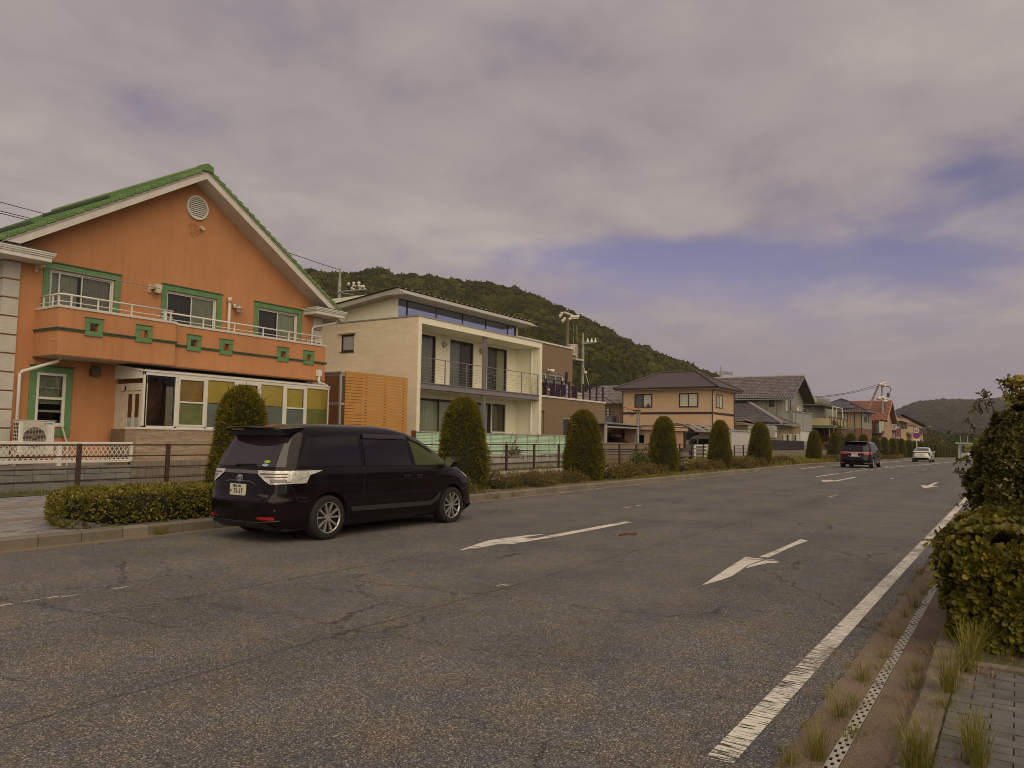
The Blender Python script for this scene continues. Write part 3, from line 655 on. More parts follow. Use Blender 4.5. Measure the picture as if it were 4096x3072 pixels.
# rake tiles, one object each
for sg in (-1, 1):
    nt_ = 26; Ls = 6.45/nt_
    for k in range(nt_):
        s0 = 15.42+sg*(k*Ls-.02); s1 = 15.42+sg*((k+1)*Ls-.034)
        q = MB(); h0, h1_ = -.005, .062
        za, zb = zr(s0)+.0, zr(s1)+.0
        P = [(s0, za-.12), (s1, zb-.12+.02), (s1, zb+h1_), (s0, za+h0)]
        if sg < 0: P = P[::-1]
        q.prism(P, 'y', RF-.045, RF+.20)
        part('rake_tile', q, M_tile_g, h1, bevel=.02)
m = MB(); m.prism([(15.2, 10.36), (15.64, 10.36), (15.62, 10.56), (15.42, 10.64), (15.22, 10.56)], 'y', RF-.07, RF+.28); part('ridge_end_tile', m, M_tile_g, h1, bevel=.02)
m = MB()      # tile courses of the two slopes
for sg in (-1, 1):
    for k in range(26):
        Ls = 6.45/26; s0 = 15.42+sg*k*Ls; s1 = 15.42+sg*((k+1)*Ls+.02)
        P = [(s0, zr(s0)-.16), (s1, zr(s1)-.16), (s1, zr(s1)+.045), (s0, zr(s0)-.0)]
        if sg < 0: P = P[::-1]
        m.prism(P, 'y', RF+.2, 32.6)
part('tile_course', m, M_tile_g, h1, kind='stuff')
m = MB(); m.tube([(15.42, RF+.25, 10.53), (15.42, 32.6, 10.53)], .11, 10); part('ridge_tile', m, M_tile_g, h1)
m = MB()
for (x0_, y0_, ln) in ((10.2, 22.9, 5), (12.6, 23.4, 4)):
    q0 = zr(x0_)+.12; m = MB(); m.box(x0_, x0_+.12, y0_, y0_+ln, q0-.06, q0+.03); part('snow_guard', m, mat('dark_green_metal', (.04, .06, .03), .6, .1), h1)
# return eaves with gutters at both lower corners
def return_eave(x0, x1, yf):
    m = MB(); m.box(x0+.06, x1-.06, yf+.06, 23.55, 6.30, 6.42); m.box(x0, x1, yf, 23.5, 6.47, 6.52)
    m.box(x0+.03, x1-.03, yf+.03, 23.5, 6.42, 6.47); m.box(x0-.02, x1+.02, yf-.02, 23.5, 6.52, 6.56)
    o = part('return_eave', m, M_white, h1, bevel=.012)
    q = MB(); q.box(x0+.02, x1-.02, yf+.02, 23.5, 6.56, 6.60); part('eave_cover', q, mat('slate_dark', (.05, .05, .05), .8, .1), o)
return_eave(20.35, 21.95, 22.4); return_eave(8.6, 10.72, 22.4)
m = MB(); m.box(8.6, 9.85, 22.5, 32, 6.62, 6.66); part('eave_sheet', m, mat('slate_dark', (.05, .05, .05)), h1)
# quoins
for k in range(13):
    zt = 6.50-.515*k if k else 6.32
    zt = 6.27-.515*(k-1) if k else 6.40
    zb = (6.27+.045) if k == 0 else zt-.475
    if zb < .3: break
    q = MB(); q.box(HL-.06, 10.17, 23.14, 23.65, zb, zt); part('quoin', q, M_quoin, h1, bevel=.012)
    q = MB(); q.box(20.92, HR+.06, 23.14, 23.65, zb, zt); part('quoin', q, M_quoin, h1, bevel=.012)
# balcony
bal = MB()
B0, B1, B2 = 10.65, 14.17, 20.62; YB1, YB2, ZB0, ZB1 = 21.9, 22.15, 3.70, 5.0
op1 = [FP(*z1((1045+1325)/2, 1300), YB1)[0], FP(*z1((1690+1940)/2, 1385), YB1)[0]]
op2 = [FP(*z3((283+503)/2, 867), YB2)[0], FP(*z3((697+900)/2, 918), YB2)[0], FP(*z3((1432+1607)/2, 1012), YB2)[0], FP(*z3((1760+1925)/2, 1055), YB2)[0]]
zo = FP(*z1(1182, 1298), YB1)[1]; zo2 = FP(*z3(392, 864), YB2)[1]
hh = .125
FB1, FB2 = Fr('y', YB1), Fr('y', YB2)
wall(FB1, B0, B1, ZB0, ZB1, .16, [(s-hh, s+hh, zo-hh, zo+hh) for s in op1], bal)
wall(FB2, B1, B2, ZB0, ZB1, .16, [(s-hh, s+hh, zo2-hh, zo2+hh) for s in op2], bal)
bal.box(B0, B0+.16, YB1+.16, 23.2, ZB0, ZB1); bal.box(B2-.16, B2, YB2+.16, 23.2, ZB0, ZB1)
bal.box(B0+.16, B1, YB1+.16, 23.2, ZB0+.02, 3.95); bal.box(B1, B2-.16, YB2+.16, 23.2, ZB0+.02, 3.95)
balcony = part('balcony', bal, M_orange, h1)
m = MB(); m.box(B0-.015, B1+.03, YB1-.02, YB1+.01, ZB0-.04, ZB0); m.box(B1+.03, B2+.02, YB2-.02, YB2+.01, ZB0-.04, ZB0); m.box(B0-.015, B0+.01, YB1+.01, 23.2, ZB0-.04, ZB0); part('balcony_drip', m, mat('brown_drip', (.16, .075, .03), .8, .1), balcony)
m = MB(); m.box(B0+.05, B1, YB1+.05, 23.2, ZB0-.02, ZB0+.02); m.box(B1+.03, B2-.1, YB2+.05, 23.2, ZB0-.02, ZB0+.02); part('balcony_soffit', m, mat('soffit_board', (.42, .38, .32), .8, .1), balcony)
m = MB(); m.box(B0-.03, B1+.03, YB1-.03, YB1+.19, ZB1, ZB1+.075); m.box(B1+.03, B2+.03, YB2-.03, YB2+.19, ZB1, ZB1+.075); m.box(B0-.03, B0+.19, YB1+.19, 23.2, ZB1, ZB1+.075); m.box(B2-.19, B2+.03, YB2+.19, 23.2, ZB1, ZB1+.075)
part('balcony_cap', m, M_fascia, balcony, bevel=.008)
def belt(fr, a0, a1, ops, z):
    cuts = [a0]+[q for s in ops for q in (s-.24, s+.24)]+[a1]; m = MB()
    for i in range(0, len(cuts), 2):
        fr.box(m, cuts[i], cuts[i+1], -.05, .01, z+.02, z+.05); fr.box(m, cuts[i], cuts[i+1], -.03, .01, z-.03, z+.02)
    return m
zb1 = FP(*z1(870, 1325), YB1)[1]; zb2 = FP(*z3(1150, 1013), YB2)[1]
m = belt(FB1, B0-.05, B1+.05, op1, zb1); m.box(B0-.05, B0, YB1, 23.2, zb1+.02, zb1+.05); m.box(B0-.03, B0, YB1, 23.2, zb1-.03, zb1+.02)
part('balcony_belt', m, M_dgreen, balcony); part('balcony_belt', belt(FB2, B1+.05, B2+.06, op2, zb2), M_dgreen, balcony)
for fr, ops, z_ in ((FB1, op1, zo), (FB2, op2, zo2)):
    for s in ops:
        g = .255; m = MB()
        fr.box(m, s-g, s+g, -.04, .005, z_+hh-.01, z_+g); fr.box(m, s-g, s+g, -.04, .005, z_-g, z_-hh+.01)
        fr.box(m, s-g, s-hh+.01, -.04, .005, z_-hh+.01, z_+hh-.01); fr.box(m, s+hh-.01, s+g, -.04, .005, z_-hh+.01, z_+hh-.01)
        part('opening_surround', m, M_green, balcony, bevel=.01)
        m = MB(); fr.box(m, s-g-.012, s+g+.012, -.055, .005, z_+g, z_+g+.02); part('surround_cap', m, M_dgreen, balcony)
def rail(parent, pts, zt, zm, posts, zb, r=.028):
    m = MB(); m.tube([(x, y, zt) for x, y in pts], r, 8); part('hand_rail', m, M_white, parent, smooth=True)
    m = MB(); m.tube([(x, y, zm) for x, y in pts], .014, 6); part('mid_rail', m, M_white, parent)
    for x, y in posts: m = MB(); m.box(x-.022, x+.022, y-.012, y+.012, zb, zt); part('rail_post', m, M_white, parent)
rz_ = FP(*z1(1330, 955), YB1+.08)[1]
rail(balcony, [(B0+.06, 23.1), (B0+.06, YB1+.16), (B0+.12, YB1+.08), (14.1, YB1+.08)], rz_, rz_-.2, [(B0+.06, 22.9), (B0+.06, 22.4), (B0+.08, 22.1)]+[(x, YB1+.08) for x in (11.0, 11.75, 12.75, 13.85, 14.02)], ZB1+.07)
rail(balcony, [(13.95, YB2+.25), (14.0, YB2+.1), (B2-.1, YB2+.08), (B2-.06, YB2+.14), (B2-.06, 23.1)], rz_-.02, rz_-.22, [(13.98, YB2+.12)]+[(x, YB2+.08) for x in (15.35, 16.55, 17.75, 18.9, 20.0, 20.45)]+[(B2-.06, 22.6), (B2-.06, 23.0)], ZB1+.07)
# wall fittings
def wall_lamp(x, z, d=.0):
    m = MB(); m.box(x-.09, x+.02, 23.1, 23.2, z-.02, z+.14); m.ball((x+.06, 23.03, z), .13, 10, .5); o = part('porch_lamp', m, mat('lamp_metal', (.5, .47, .42), .35, .1, metal=.4), h1, smooth=True)
    q = MB(); q.tube([(x+.06, 23.03, z-.03), (x+.06, 23.03, z-.16)], .09, 10, .075); part('lamp_shade', q, mat('lamp_glass', (.32, .22, .18), .3, .1), o)
lx, lz = FP(*z3(950, 420), 23.1); wall_lamp(lx-.06, lz)
for (px, py) in ((1980, 815),):
    x, z_ = FP(*z1(px, py), 23.1); m = MB(); m.box(x-.1, x+.13, 23.0, 23.2, z_-.0, z_+.16); m.tube([(x+.02, 23.05, z_-.12), (x+.02, 23.05, z_)], .11, 12); part('hooded_vent', m, M_cream, h1)
px_, pz_ = FP(*z3(845, 340), 23.1)
m = MB(); m.tube([(px_, 23.08, 4.4), (px_, 23.08, pz_)], .055, 10); m.tube([(px_, 23.08, pz_-.02), (px_, 23.08, pz_+.16)], .075, 10); part('vent_pipe', m, M_cream, h1, smooth=True)
bx, bz = FP(*z1(462, 540), 23.15); ex, ez = FP(*z1(1990, 800), 22.75)
m = MB(); m.box(bx-.03, bx+.03, 23.13, 23.2, bz-.13, bz+.13); m.box(bx-.02, bx+.02, 22.7, 23.15, bz-.03, bz+.03); cx_ = FP(*z1(1880, 810), 23.2)[0]; m.box(cx_-.03, cx_+.03, 23.13, 23.2, bz-.13, bz+.13); m.box(cx_-.02, cx_+.02, 22.7, 23.15, bz-.03, bz+.03)
part('pole_bracket', m, M_cream, h1)
m = MB(); m.tube([(bx-.0, 22.75, bz), (ex+.1, 22.75, bz-.02)], .014, 6); part('drying_pole', m, M_steel, h1)
hx, hz = FP(*z2(1195, 265), 23.15)
m = MB(); m.tube([(hx, 23.2, hz+.02), (hx, 23.02, hz+.02)], .13, 14); m.box(hx-.13, hx+.13, 23.0, 23.2, hz-.15, hz+.02); part('hooded_vent', m, mat('hood_brown', (.10, .07, .045), .5, .1), h1)
hx, hz = FP(*z1(645, 1452), YB1); m = MB(); m.box(hx-.07, hx+.07, YB1-.1, YB1, hz-.01, hz+.03); part('overflow_spout', m, M_orange, balcony)
# downpipes
def pipe(pts, r=.042, nm='downpipe', mt=None):
    P = []
    for i, p in enumerate(pts):
        if 0 < i < len(pts)-1:
            a = Vector(p)+(Vector(pts[i-1])-Vector(p)).normalized()*.08; b = Vector(p)+(Vector(pts[i+1])-Vector(p)).normalized()*.08
            for k in range(4): t = k/3; P.append(a.lerp(Vector(p), t).lerp(Vector(p).lerp(b, t), t))
        else: P.append(Vector(p))
    m = MB(); m.tube(P, r, 10); return part(nm, m, mt or M_white, h1, smooth=True)
sx_ = FP(*z2(245, 400), 23.1)[0]
pipe([(11.0, 22.4, 3.72), (11.0, 22.4, 3.58), (sx_, 23.1, 3.22), (sx_, 23.1, .5)], .045)
dx_, dz_ = FP(*z3(2195, 540), 22.7)
pipe([(21.75, 22.7, 6.34), (21.7, 22.75, 6.12), (20.78, 23.08, 5.85), (20.78, 23.08, 5.1)], .045)
gx_, gz_ = FP(*z3(1975, 1240), YB2-.05)
m = MB(); m.box(gx_-.1, gx_+.1, YB2-.12, YB2, gz_-.12, gz_+.12); part('rainwater_box', m, M_white, h1, bevel=.01)
pipe([(gx_, YB2-.06, gz_-.1), (gx_, YB2-.06, gz_-.34), (gx_+.5, YB2-.02, gz_-.46), (gx_+.5, YB2-.02, gz_-.95)], .05)
# sunroom
SX0, SX1, SYF, SZ0, SZ1 = 13.08, 20.38, 21.6, 1.76, 3.42
sr = MB(); FS = Fr('y', SYF)
cuts_px = [(583, 0), (725, 0)]
mull = [SX0, FP(*z4(755, 400), SYF)[0], FP(*z4(1050, 400), SYF)[0], FP(*z4(1330, 400), SYF)[0], FP(*z4(1575, 400), SYF)[0], FP(*z4(1815, 400), SYF)[0], FP(*z4(2030, 400), SYF)[0], SX1]
for i, s in enumerate(mull):
    w_ = .05 if i in (0, 7) else .045; FS.box(sr, s-w_+(.05 if i == 0 else 0)-(.0 if i else .05), s+w_-(.05 if i == 7 else 0), 0, .08, SZ0, SZ1-.1)
FS.box(sr, SX0-.05, SX1+.02, 0, .09, SZ1-.1, SZ1); FS.box(sr, SX0-.05, SX1+.02, -.0, .09, SZ0, SZ0+.05)
sr.box(SX0-.05, SX0+.03, SYF+.09, 23.2, SZ1-.2, SZ1-.1)
sunr = part('sunroom', sr, M_white, h1, bevel=.006)
m = MB(); m.prism([(SYF-.02, SZ1), (23.2, 3.66), (23.2, 3.69), (SYF-.02, SZ1+.03)], 'x', SX0-.1, SX1+.05); m.prism([(SYF, SZ1-.1), (23.2, SZ1-.1), (23.2, 3.655), (SYF, SZ1)], 'x', SX0-.05, SX0); part('sunroom_roof', m, M_white, sunr)
M_blindy = mat('yellow_blind', (.74, .60, .16), .7, .08, 3, col2=(.80, .68, .24))
M_blindo = mat('ochre_blind', (.55, .38, .11), .7, .12, 3)
M_film = mat('frosted_film', (.30, .34, .36), .35, .1, 2, spec=.6)
M_filmy = mat('frosted_film_green', (.34, .37, .14), .35, .1, 2, spec=.6)
def blind(fr, a0, a1, z0, z1, d, mt, parent):
    m = MB(); n = int((z1-z0)/.025); vs = []; 
    for k in range(n+1):
        z_ = z0+(z1-z0)*k/n
        vs += [fr.P(a0, d, z_), fr.P(a1, d, z_), fr.P(a0, d+.012, z_+.012), fr.P(a1, d+.012, z_+.012)]
    fs = []
    for k in range(n): fs += [(4*k, 4*k+1, 4*k+3, 4*k+2), (4*k+2, 4*k+3, 4*k+5, 4*k+4)]
    m.add(vs, fs); part('blind', m, mt, parent)
for i in range(7):
    a0, a1 = mull[i]+.045, mull[i+1]-.045; z0_, z1_ = SZ0+.05, SZ1-.1
    openable = i in (1, 3, 5)
    if openable:
        m = MB(); g = .06
        FS.box(m, a0, a1, -.015, .05, z1_-g, z1_); FS.box(m, a0, a1, -.015, .05, z0_, z0_+g); FS.box(m, a0, a0+g, -.015, .05, z0_+g, z1_-g); FS.box(m, a1-g, a1, -.015, .05, z0_+g, z1_-g)
        zm_ = z0_+(z1_-z0_)*.50; FS.box(m, a0+g, a1-g, -.01, .05, zm_-.025, zm_+.025)
        part('casement', m, M_white, sunr); a0 += g; a1 -= g; z0_ += g; z1_ -= g
    q = MB(); FS.quad(q, a0, a1, .02, z0_, z1_); part('pane', q, glass('sunroom_glass', (.92, .93, .86), .0), sunr)
    mid_ = z0_+(z1_-z0_)*(.52 if i else .45)
    if i == 0:
        q = MB(); FS.quad(q, a0, a1, .7, z0_, z1_); part('sunroom_interior', q, mat('brown_interior', (.12, .06, .045), .9, .4, 2), sunr)
        part('curtain', curtain_mb(FS, a1-.25, a1, z0_, z1_-.3, .12), M_curt3, sunr)
    else:
        bm_ = M_blindo if i in (1, 3) else M_blindy
        if i in (1, 6): blind(FS, a0, a1, z0_, z1_, .07, bm_ if i == 1 else M_blindy, sunr)
        else: blind(FS, a0, a1, mid_, z1_, .07, bm_, sunr)
        q = MB(); FS.quad(q, a0, a1, .055, z0_, mid_-.02); part('frosted_film', q, M_filmy if i in (1, 6) else M_film, sunr)
        q = MB(); FS.quad(q, a0, a1, .45, z0_, z1_); part('sunroom_interior', q, M_dark, sunr)
# side face of the sunroom: door, sidelight and fanlight
FD = Fr('x', SX0)
m = MB()
for b in ((SYF, 23.2, 3.0, 3.08), (SYF+.0, SYF+.22, .62, 3.0), (22.95, 23.2, .62, 3.0), (22.62, 22.70, .62, 3.0), (SYF+.22, 22.95, 2.86, 3.0)): FD.box(m, b[0], b[1], 0, .07, b[2], b[3])
m.box(SX0, SX0+.05, SYF+.0, SYF+.12, 3.08, SZ1-.1); sd_ = part('sunroom_door', m, M_cream, sunr)
m = MB(); ya, yb = SYF+.24, 22.60; ym = (ya+yb)/2
for b in ((ya, yb, 2.76, 2.84), (ya, ya+.07, .65, 2.76), (yb-.07, yb, .65, 2.76), (ym-.06, ym+.06, .65, 2.76), (22.72, 22.93, .65, 2.84)): FD.box(m, b[0], b[1], .01, .05, b[2], b[3])
part('door_frame', m, M_cream, sunr)
for (q0, q1) in ((ya+.07, ym-.06), (ym+.06, yb-.07)):
    q = MB(); FD.quad(q, q0, q1, .03, 2.05, 2.76); part('door_pane', q, mat('brown_glass', (.07, .028, .010), .1, .1, 2), sunr)
    q = MB(); FD.quad(q, q0, q1, .03, .65, 2.05); part('frosted_pane', q, mat('frosted_grey', (.30, .33, .35), .3, .06, 2), sunr)
q = MB(); FD.quad(q, SYF+.12, 23.1, .03, 3.08, 3.5); part('fanlight', q, mat('brown_glass', (.07, .028, .010)), sunr)
q = MB(); FD.box(q, ym-.03, ym+.03, -.05, .01, 1.55, 1.66); FD.box(q, ym-.03, ym+.10, -.06, -.04, 1.58, 1.61); part('door_handle', q, M_white, sunr)
# tiled dwarf wall under the sunroom: thin tiles laid in courses
TX0, TX1 = 12.88, 20.42
m = MB(); m.box(TX0+.01, TX1, SYF-.005, 23.0, .5, 1.70); part('tiled_wall', m, mat('tile_joint', (.16, .11, .075), .95, .1), h1)
m = MB(); m.box(TX0-.03, TX1+.03, SYF-.05, SYF+.12, 1.70, 1.76); m.box(TX0-.03, TX0+.1, SYF+.12, 22.2, 1.70, 1.76); part('sill_board', m, M_white, h1, bevel=.01)
m = MB(); m.box(TX0-.02, TX1, SYF-.03, SYF, .72, .76); part('base_trim', m, M_white, h1)
M_btile = piecemat('buff_wall_tile', [(.29, .20, .135), (.37, .28, .20), (.43, .34, .25)], rough=.6, spots=.25)
m = MB(); z_ = .775; r_ = 0
while z_ < 1.695:
    x = TX0-(.11 if r_ % 2 else 0)
    while x < TX1:
        m.box(max(x, TX0), min(x+.222, TX1), SYF-.018-random.random()*.004, SYF-.004, z_, z_+.030); x += .227
    m.box(TX0-.012, TX0+.01, SYF-.01, 22.2, z_, z_+.030)
    z_ += .0345; r_ += 1
part('wall_tile', m, M_btile, h1, kind='stuff')
# foundation
m = MB(); m.box(HL-.01, HR+.01, 23.18, 32.01, .0, .68); part('foundation', m, M_concrete, h1)
q = MB(); hx, hz = FP(*z2(800, 980), 23.05); q.tube([(hx, 23.14, hz+.05), (hx+.14, 23.05, hz-.5), (hx+.16, 23.05, .6)], .03, 8); part('drain_hose', q, M_cream, h1)

# air conditioner outdoor unit on the ground by the corner
ac = thing('air_conditioner_unit', 'white outdoor air conditioner unit below the ground floor window of the orange house', 'air conditioner', (10.6, 22.6, .62))
YA = 22.35
ax0, azt = FP(*z2(250, 885), YA); ax1 = FP(*z2(700, 910), YA)[0]
gx0 = FP(*z2(295, 900), YA)[0]; gx1 = FP(*z2(597, 905), YA)[0]; azt -= .01
azb = azt-.92
m = MB(); m.box(ax0, ax1, YA, YA+.34, azb, azt); part('casing', m, M_white, ac, bevel=.02)
m = MB(); m.box(ax0-.02, ax1+.02, YA-.02, YA+.36, azt, azt+.02); part('top_plate', m, M_cream, ac)
m = MB(); m.disc(((gx0+gx1)/2, YA-.006, (azt+azb)/2), (gx1-gx0)*.47, 'y', 24, .004); part('fan_opening', m, M_dark, ac)
m = MB(); m.ball(((gx0+gx1)/2, YA-.006, (azt+azb)/2), .07, 10, .9); part('fan_hub', m, mat('fan_grey', (.12, .10, .06), .6, .2), ac)
for k in range(26): q = MB(); z_ = azb+.05+k*(azt-azb-.09)/25; q.box(gx0, gx1, YA-.022, YA-.016, z_-.003, z_+.003); part('grille_wire', q, M_cream, ac)
for k in range(9): q = MB(); x = gx0+k*(gx1-gx0)/8; q.box(x-.003, x+.003, YA-.027, YA-.022, azb+.05, azt-.04); part('grille_wire', q, M_cream, ac)
m = MB(); m.box(ax0-.004, ax0, YA+.05, YA+.32, azb+.05, azt-.05); part('side_opening', m, M_dark, ac)
for k in range(9): q = MB(); z_ = azb+.07+k*.1; q.box(ax0-.012, ax0-.006, YA+.05, YA+.32, z_-.012, z_+.012); part('side_bar', q, M_cream, ac)
for k in range(3): q = MB(); y_ = YA+.1+k*.09; q.box(ax0-.016, ax0-.012, y_-.008, y_+.008, azb+.05, azt-.05); part('side_bar', q, M_cream, ac)
m = MB(); m.box(ax1-.28, ax1-.24, YA-.006, YA, azt-.09, azt-.05); m.box(ax1-.22, ax1-.06, YA-.006, YA, azt-.085, azt-.055); part('maker_badge', m, mat('badge_blue', (.03, .20, .26), .4, .1), ac)

# concrete block boundary wall
M_blk = piecemat('concrete_block', [(.14, .14, .135), (.22, .215, .20), (.31, .30, .275)], spots=.7, bscale=60)
M_blk2 = piecemat('split_face_block', [(.18, .15, .12), (.245, .205, .165), (.29, .245, .20)], spots=.5, bscale=60)
bw = thing('block_wall', 'low grey concrete block wall behind the brown railing at the orange house', 'wall', (9, 18.95, .1))
m = MB(); m.box(-6, 11.17, 18.93, 19.05, 0, .78); m.box(11.17, 22.4, 18.93, 19.05, 0, .87); part('mortar_core', m, mat('block_mortar', (.19, .165, .14), .95, .3, 6), bw)
cap = MB(); cap.box(-6, 11.17, 18.90, 19.08, -.05, .12); part('footing', cap, M_concrete, bw)
bl = MB(); bl.box(.004, .386, 0, .03, .004, .186); blk_m = mesh_of('block', bl, M_blk)
for r_ in range(4):
    x = 11.17
    while x > 4.0:
        x0_ = x-.39
        o = link(bpy.data.objects.new('block', blk_m), bw); o.location = (x0_-9, 18.905+random.uniform(-.003, .003)-18.95, .20+r_*.195-.195-.1+.0)
        x -= .39
m = MB()
for r_ in range(4): m.box(-6, x-.005, 18.91, 18.935, r_*.195+.005, r_*.195+.19)
part('block', m, M_blk, bw, kind='stuff')
br_m = []
for _v in range(2):
    q = MB(); q.box(.003, .193, .006, .03, .003, .187)
    for k in range(7): q.box(.008+k*.026, .008+k*.026+.018, -.002+random.random()*.006, .006, .004, .186)
    br_m.append(mesh_of('block', q, M_blk2))
for r_ in range(4):
    x = 11.18
    while x < 19.6:
        o = link(bpy.data.objects.new('block', random.choice(br_m)), bw); o.location = (x-9, 18.903-18.95, .09+r_*.195-.1); x += .196
# white lattice fence on top of the block wall
lf_ = thing('lattice_fence', 'white diamond lattice fence standing on the grey block wall', 'fence', (8, 19.0, .8))
m = MB(); m.box(2, 11.23, 18.97, 19.03, 1.27, 1.35); part('top_rail', m, M_white, lf_, bevel=.01)
m = MB(); m.box(2, 11.23, 18.97, 19.03, .84, .915); part('bottom_rail', m, M_white, lf_, bevel=.01)
for x in (3.4, 5.4, 7.45, 9.43, 11.2): q = MB(); q.box(x-.05 if x < 11 else x-.03, x+.05 if x < 11 else x+.03, 18.965, 19.035, .76, 1.27); part('fence_post', q, M_white, lf_)
slat = {}
for sg in (-1, 1):
    q = MB(); q.bar((-.115, 0, .915), (.115, 0, 1.27), .006, .02); 
    if sg < 0: q.v = [(-a, b, c) for a, b, c in q.v]; q.f = [f[::-1] for f in q.f]
    slat[sg] = mesh_of('lattice_slat', q, M_white)
x = 4.5
while x < 11.15:
    for sg in (-1, 1): o = link(bpy.data.objects.new('lattice_slat', slat[sg]), lf_); o.location = (x-8, .004*sg, -.8)
    x += .115
# brown pedestrian railing
M_brown = mat('brown_painted_steel', (.055, .028, .020), .45, .2, 6)
pr_posts = [2.6, 4.9, 7.19, 9.48, 11.72, 13.95, 16.2, 18.43, 20.67, 22.9, 25.15, 27.38, 29.62, 31.85, 34.08, 36.3, 38.52, 40.76, 43.0, 45.24, 47.5, 49.75, 52.0]
fe = thing('railing', 'brown steel pedestrian railing between pavement and gardens, in front of green panel fence', 'railing', (20, 18.2, .2))
def railing(posts, parent, y=18.2):
    for x in posts: q = MB(); q.box(x-.045, x+.045, y-.045, y+.045, gz(x)+.1, gz(x)+.18+1.10); part('post', q, M_brown, parent, bevel=.01)
    for a, b in zip(posts[:-1], posts[1:]):
        for h in (1.07, .80, .52, .25): q = MB(); q.tube([(a+.04, y, gz(a)+.18+h), (b-.04, y, gz(b)+.18+h)], .02, 6); part('rail', q, M_brown, parent)
railing(pr_posts, fe)
fe2 = thing('railing', 'short far piece of brown railing in front of the white storage shed', 'railing', (63, 18.2, .2))
railing([59.0, 61.3, 63.6, 65.9, 68.0], fe2)
m = MB()
for k in range(60): m.box(59.2+k*.148, 59.208+k*.148, 18.26, 18.268, .45, 1.3)
for k in range(8): m.box(59.1, 68, 18.268, 18.274, .45+k*.12, .458+k*.12)
part('wire_mesh', m, M_steel, fe2)

# ================================================================ HOUSE 2: white box house
M_hwhite = mat('white_render', (.74, .71, .57), .85, .05, 1.2, bump=.25, bscale=120, dirt=.10)
M_beige = mat('beige_combed_render', (.66, .54, .39), .9, .08, 1.3, col2=(.74, .63, .47), bump=1.0, bscale=26, stretch=(1, 1, 5), dirt=.10)
M_beam = mat('lilac_grey_steel', (.20, .18, .19), .55, .1, 3)
M_cop = mat('coping_metal', (.30, .27, .24), .5, .1)
h2 = thing('box_house', 'white framed box house with two level loggia and strip of clerestory glass', 'house', (30, 21.3, .5))
S0, S1, T0 = 25.1, 35.35, 21.3
m = MB(); m.box(S0, S0+.2, T0, T0+.02, .3, 6.78)
m.box(S0+.02, S0+.2, T0+.02, 22.78, .3, 6.5); m.box(S1-.24, S1, T0, 23.0, .3, 6.78); m.box(S0+.2, S1-.24, T0, 22.78, 6.5, 6.78); m.box(S0+.02, S0+.2, T0+.02, 22.78, 6.5, 6.78)
part('front_frame', m, M_hwhite, h2)
FI = Fr('y', 22.78)
H2 = [(26.0, 28.12, 4.0, 6.36), (29.20, 31.12, 4.0, 6.36), (32.33, 34.17, 4.0, 6.36), (25.35, 30.15, 1.0, 3.42), (30.6, 34.1, 1.0, 3.42)]
part('inner_wall', wall(FI, S0+.2, S1-.24, .3, 6.5, .2, H2), M_hwhite, h2)
m = MB(); m.box(S0, S0+.02, T0+.02, 30, .3, 6.78)
F2s = Fr('x', S0-.02)
wx = (25.09, 25.91, 5.44, 6.24)
mm = wall(Fr('x', S0-.04), T0+.004, 30, .3, 6.76, .06, [wx]); part('side_wall', mm, M_beige, h2)
m = MB(); m.box(S0-.06, S1+.03, T0-.03, T0+.18, 6.78, 6.84); m.box(S0-.06, S0+.16, T0+.18, 30, 6.78, 6.84); m.box(S1-.2, S1+.03, T0+.18, 24, 6.78, 6.84); part('parapet_coping', m, M_cop, h2)
m = MB(); m.box(S0+.16, S1, T0+.18, 30, 6.6, 6.7); m.box(S0+.2, S1-.24, T0+.4, 22.78, 3.70, 3.86); part('floor_slab', m, M_hwhite, h2)
m = MB(); m.box(S0+.2, S1-.24, T0+.0, T0+.34, 3.94, 3.98); m.box(S0+.2, S1-.24, T0+.04, T0+.06, 3.74, 3.94); m.box(S0+.2, S1-.24, T0, T0+.34, 3.70, 3.74); part('floor_beam', m, M_beam, h2)
m = MB(); m.box(30.03, 30.055, T0+.02, T0+.17, .4, 6.5); m.box(30.195, 30.22, T0+.02, T0+.17, .4, 6.5); m.box(30.055, 30.195, T0+.08, T0+.10, .4, 6.5); part('steel_column', m, M_beam, h2)
side_w = win(h2, Fr('x', S0-.04), wx[0], wx[1], wx[2], wx[3], M_bronze, n=1, curt=[(0, 1, M_curt2, 0)], gm=glass('rough_window_glass', (.7, .7, .62), .03, rough=.5))
m = MB(); m.box(S0-.16, S0-.04, 24.96, 26.06, 6.27, 6.32); part('window_hood', m, M_cream, h2)
m = MB(); m.box(S0-.07, S0-.04, 25.05, 25.95, 5.40, 5.44); part('window_sill', m, M_bronze, h2)
win(h2, FI, *H2[0], M_bronze, n=2, curt=[(0, 1, M_curt3, 0)], gms=[M_gscreen, M_gclear])
win(h2, FI, *H2[1], M_bronze, n=2, curt=[(0, 1, M_curt3, 0)], gms=[M_gclear, M_gscreen])
win(h2, FI, *H2[2], M_bronze, n=2, curt=[(.5, 1, M_curt2, 0), (0, .5, M_curt3, 0)], gms=[M_gscreen, M_gclear])
win(h2, FI, *H2[3], M_bronze, n=3, curt=[(0, .3, M_curt2, 0), (.35, .95, M_curt2, 0)], fw=.07)
win(h2, FI, 30.6, 32.75, 1.0, 3.42, M_bronze, n=2, curt=[(0, 1, M_curt2, 0)], fw=.07)
win(h2, FI, 32.77, 34.1, 1.0, 3.42, M_bronze, n=1, curt=[(0, 1, mat('curtain_brown', (.16, .12, .07), .9, .2, 4), 0)], fw=.07)
m = MB(); m.box(32.77, 34.1, 22.79, 22.82, 1.9, 1.98); m.box(32.77, 32.83, 22.76, 22.82, 1.9, 3.42); part('screen_door', m, M_white, h2)
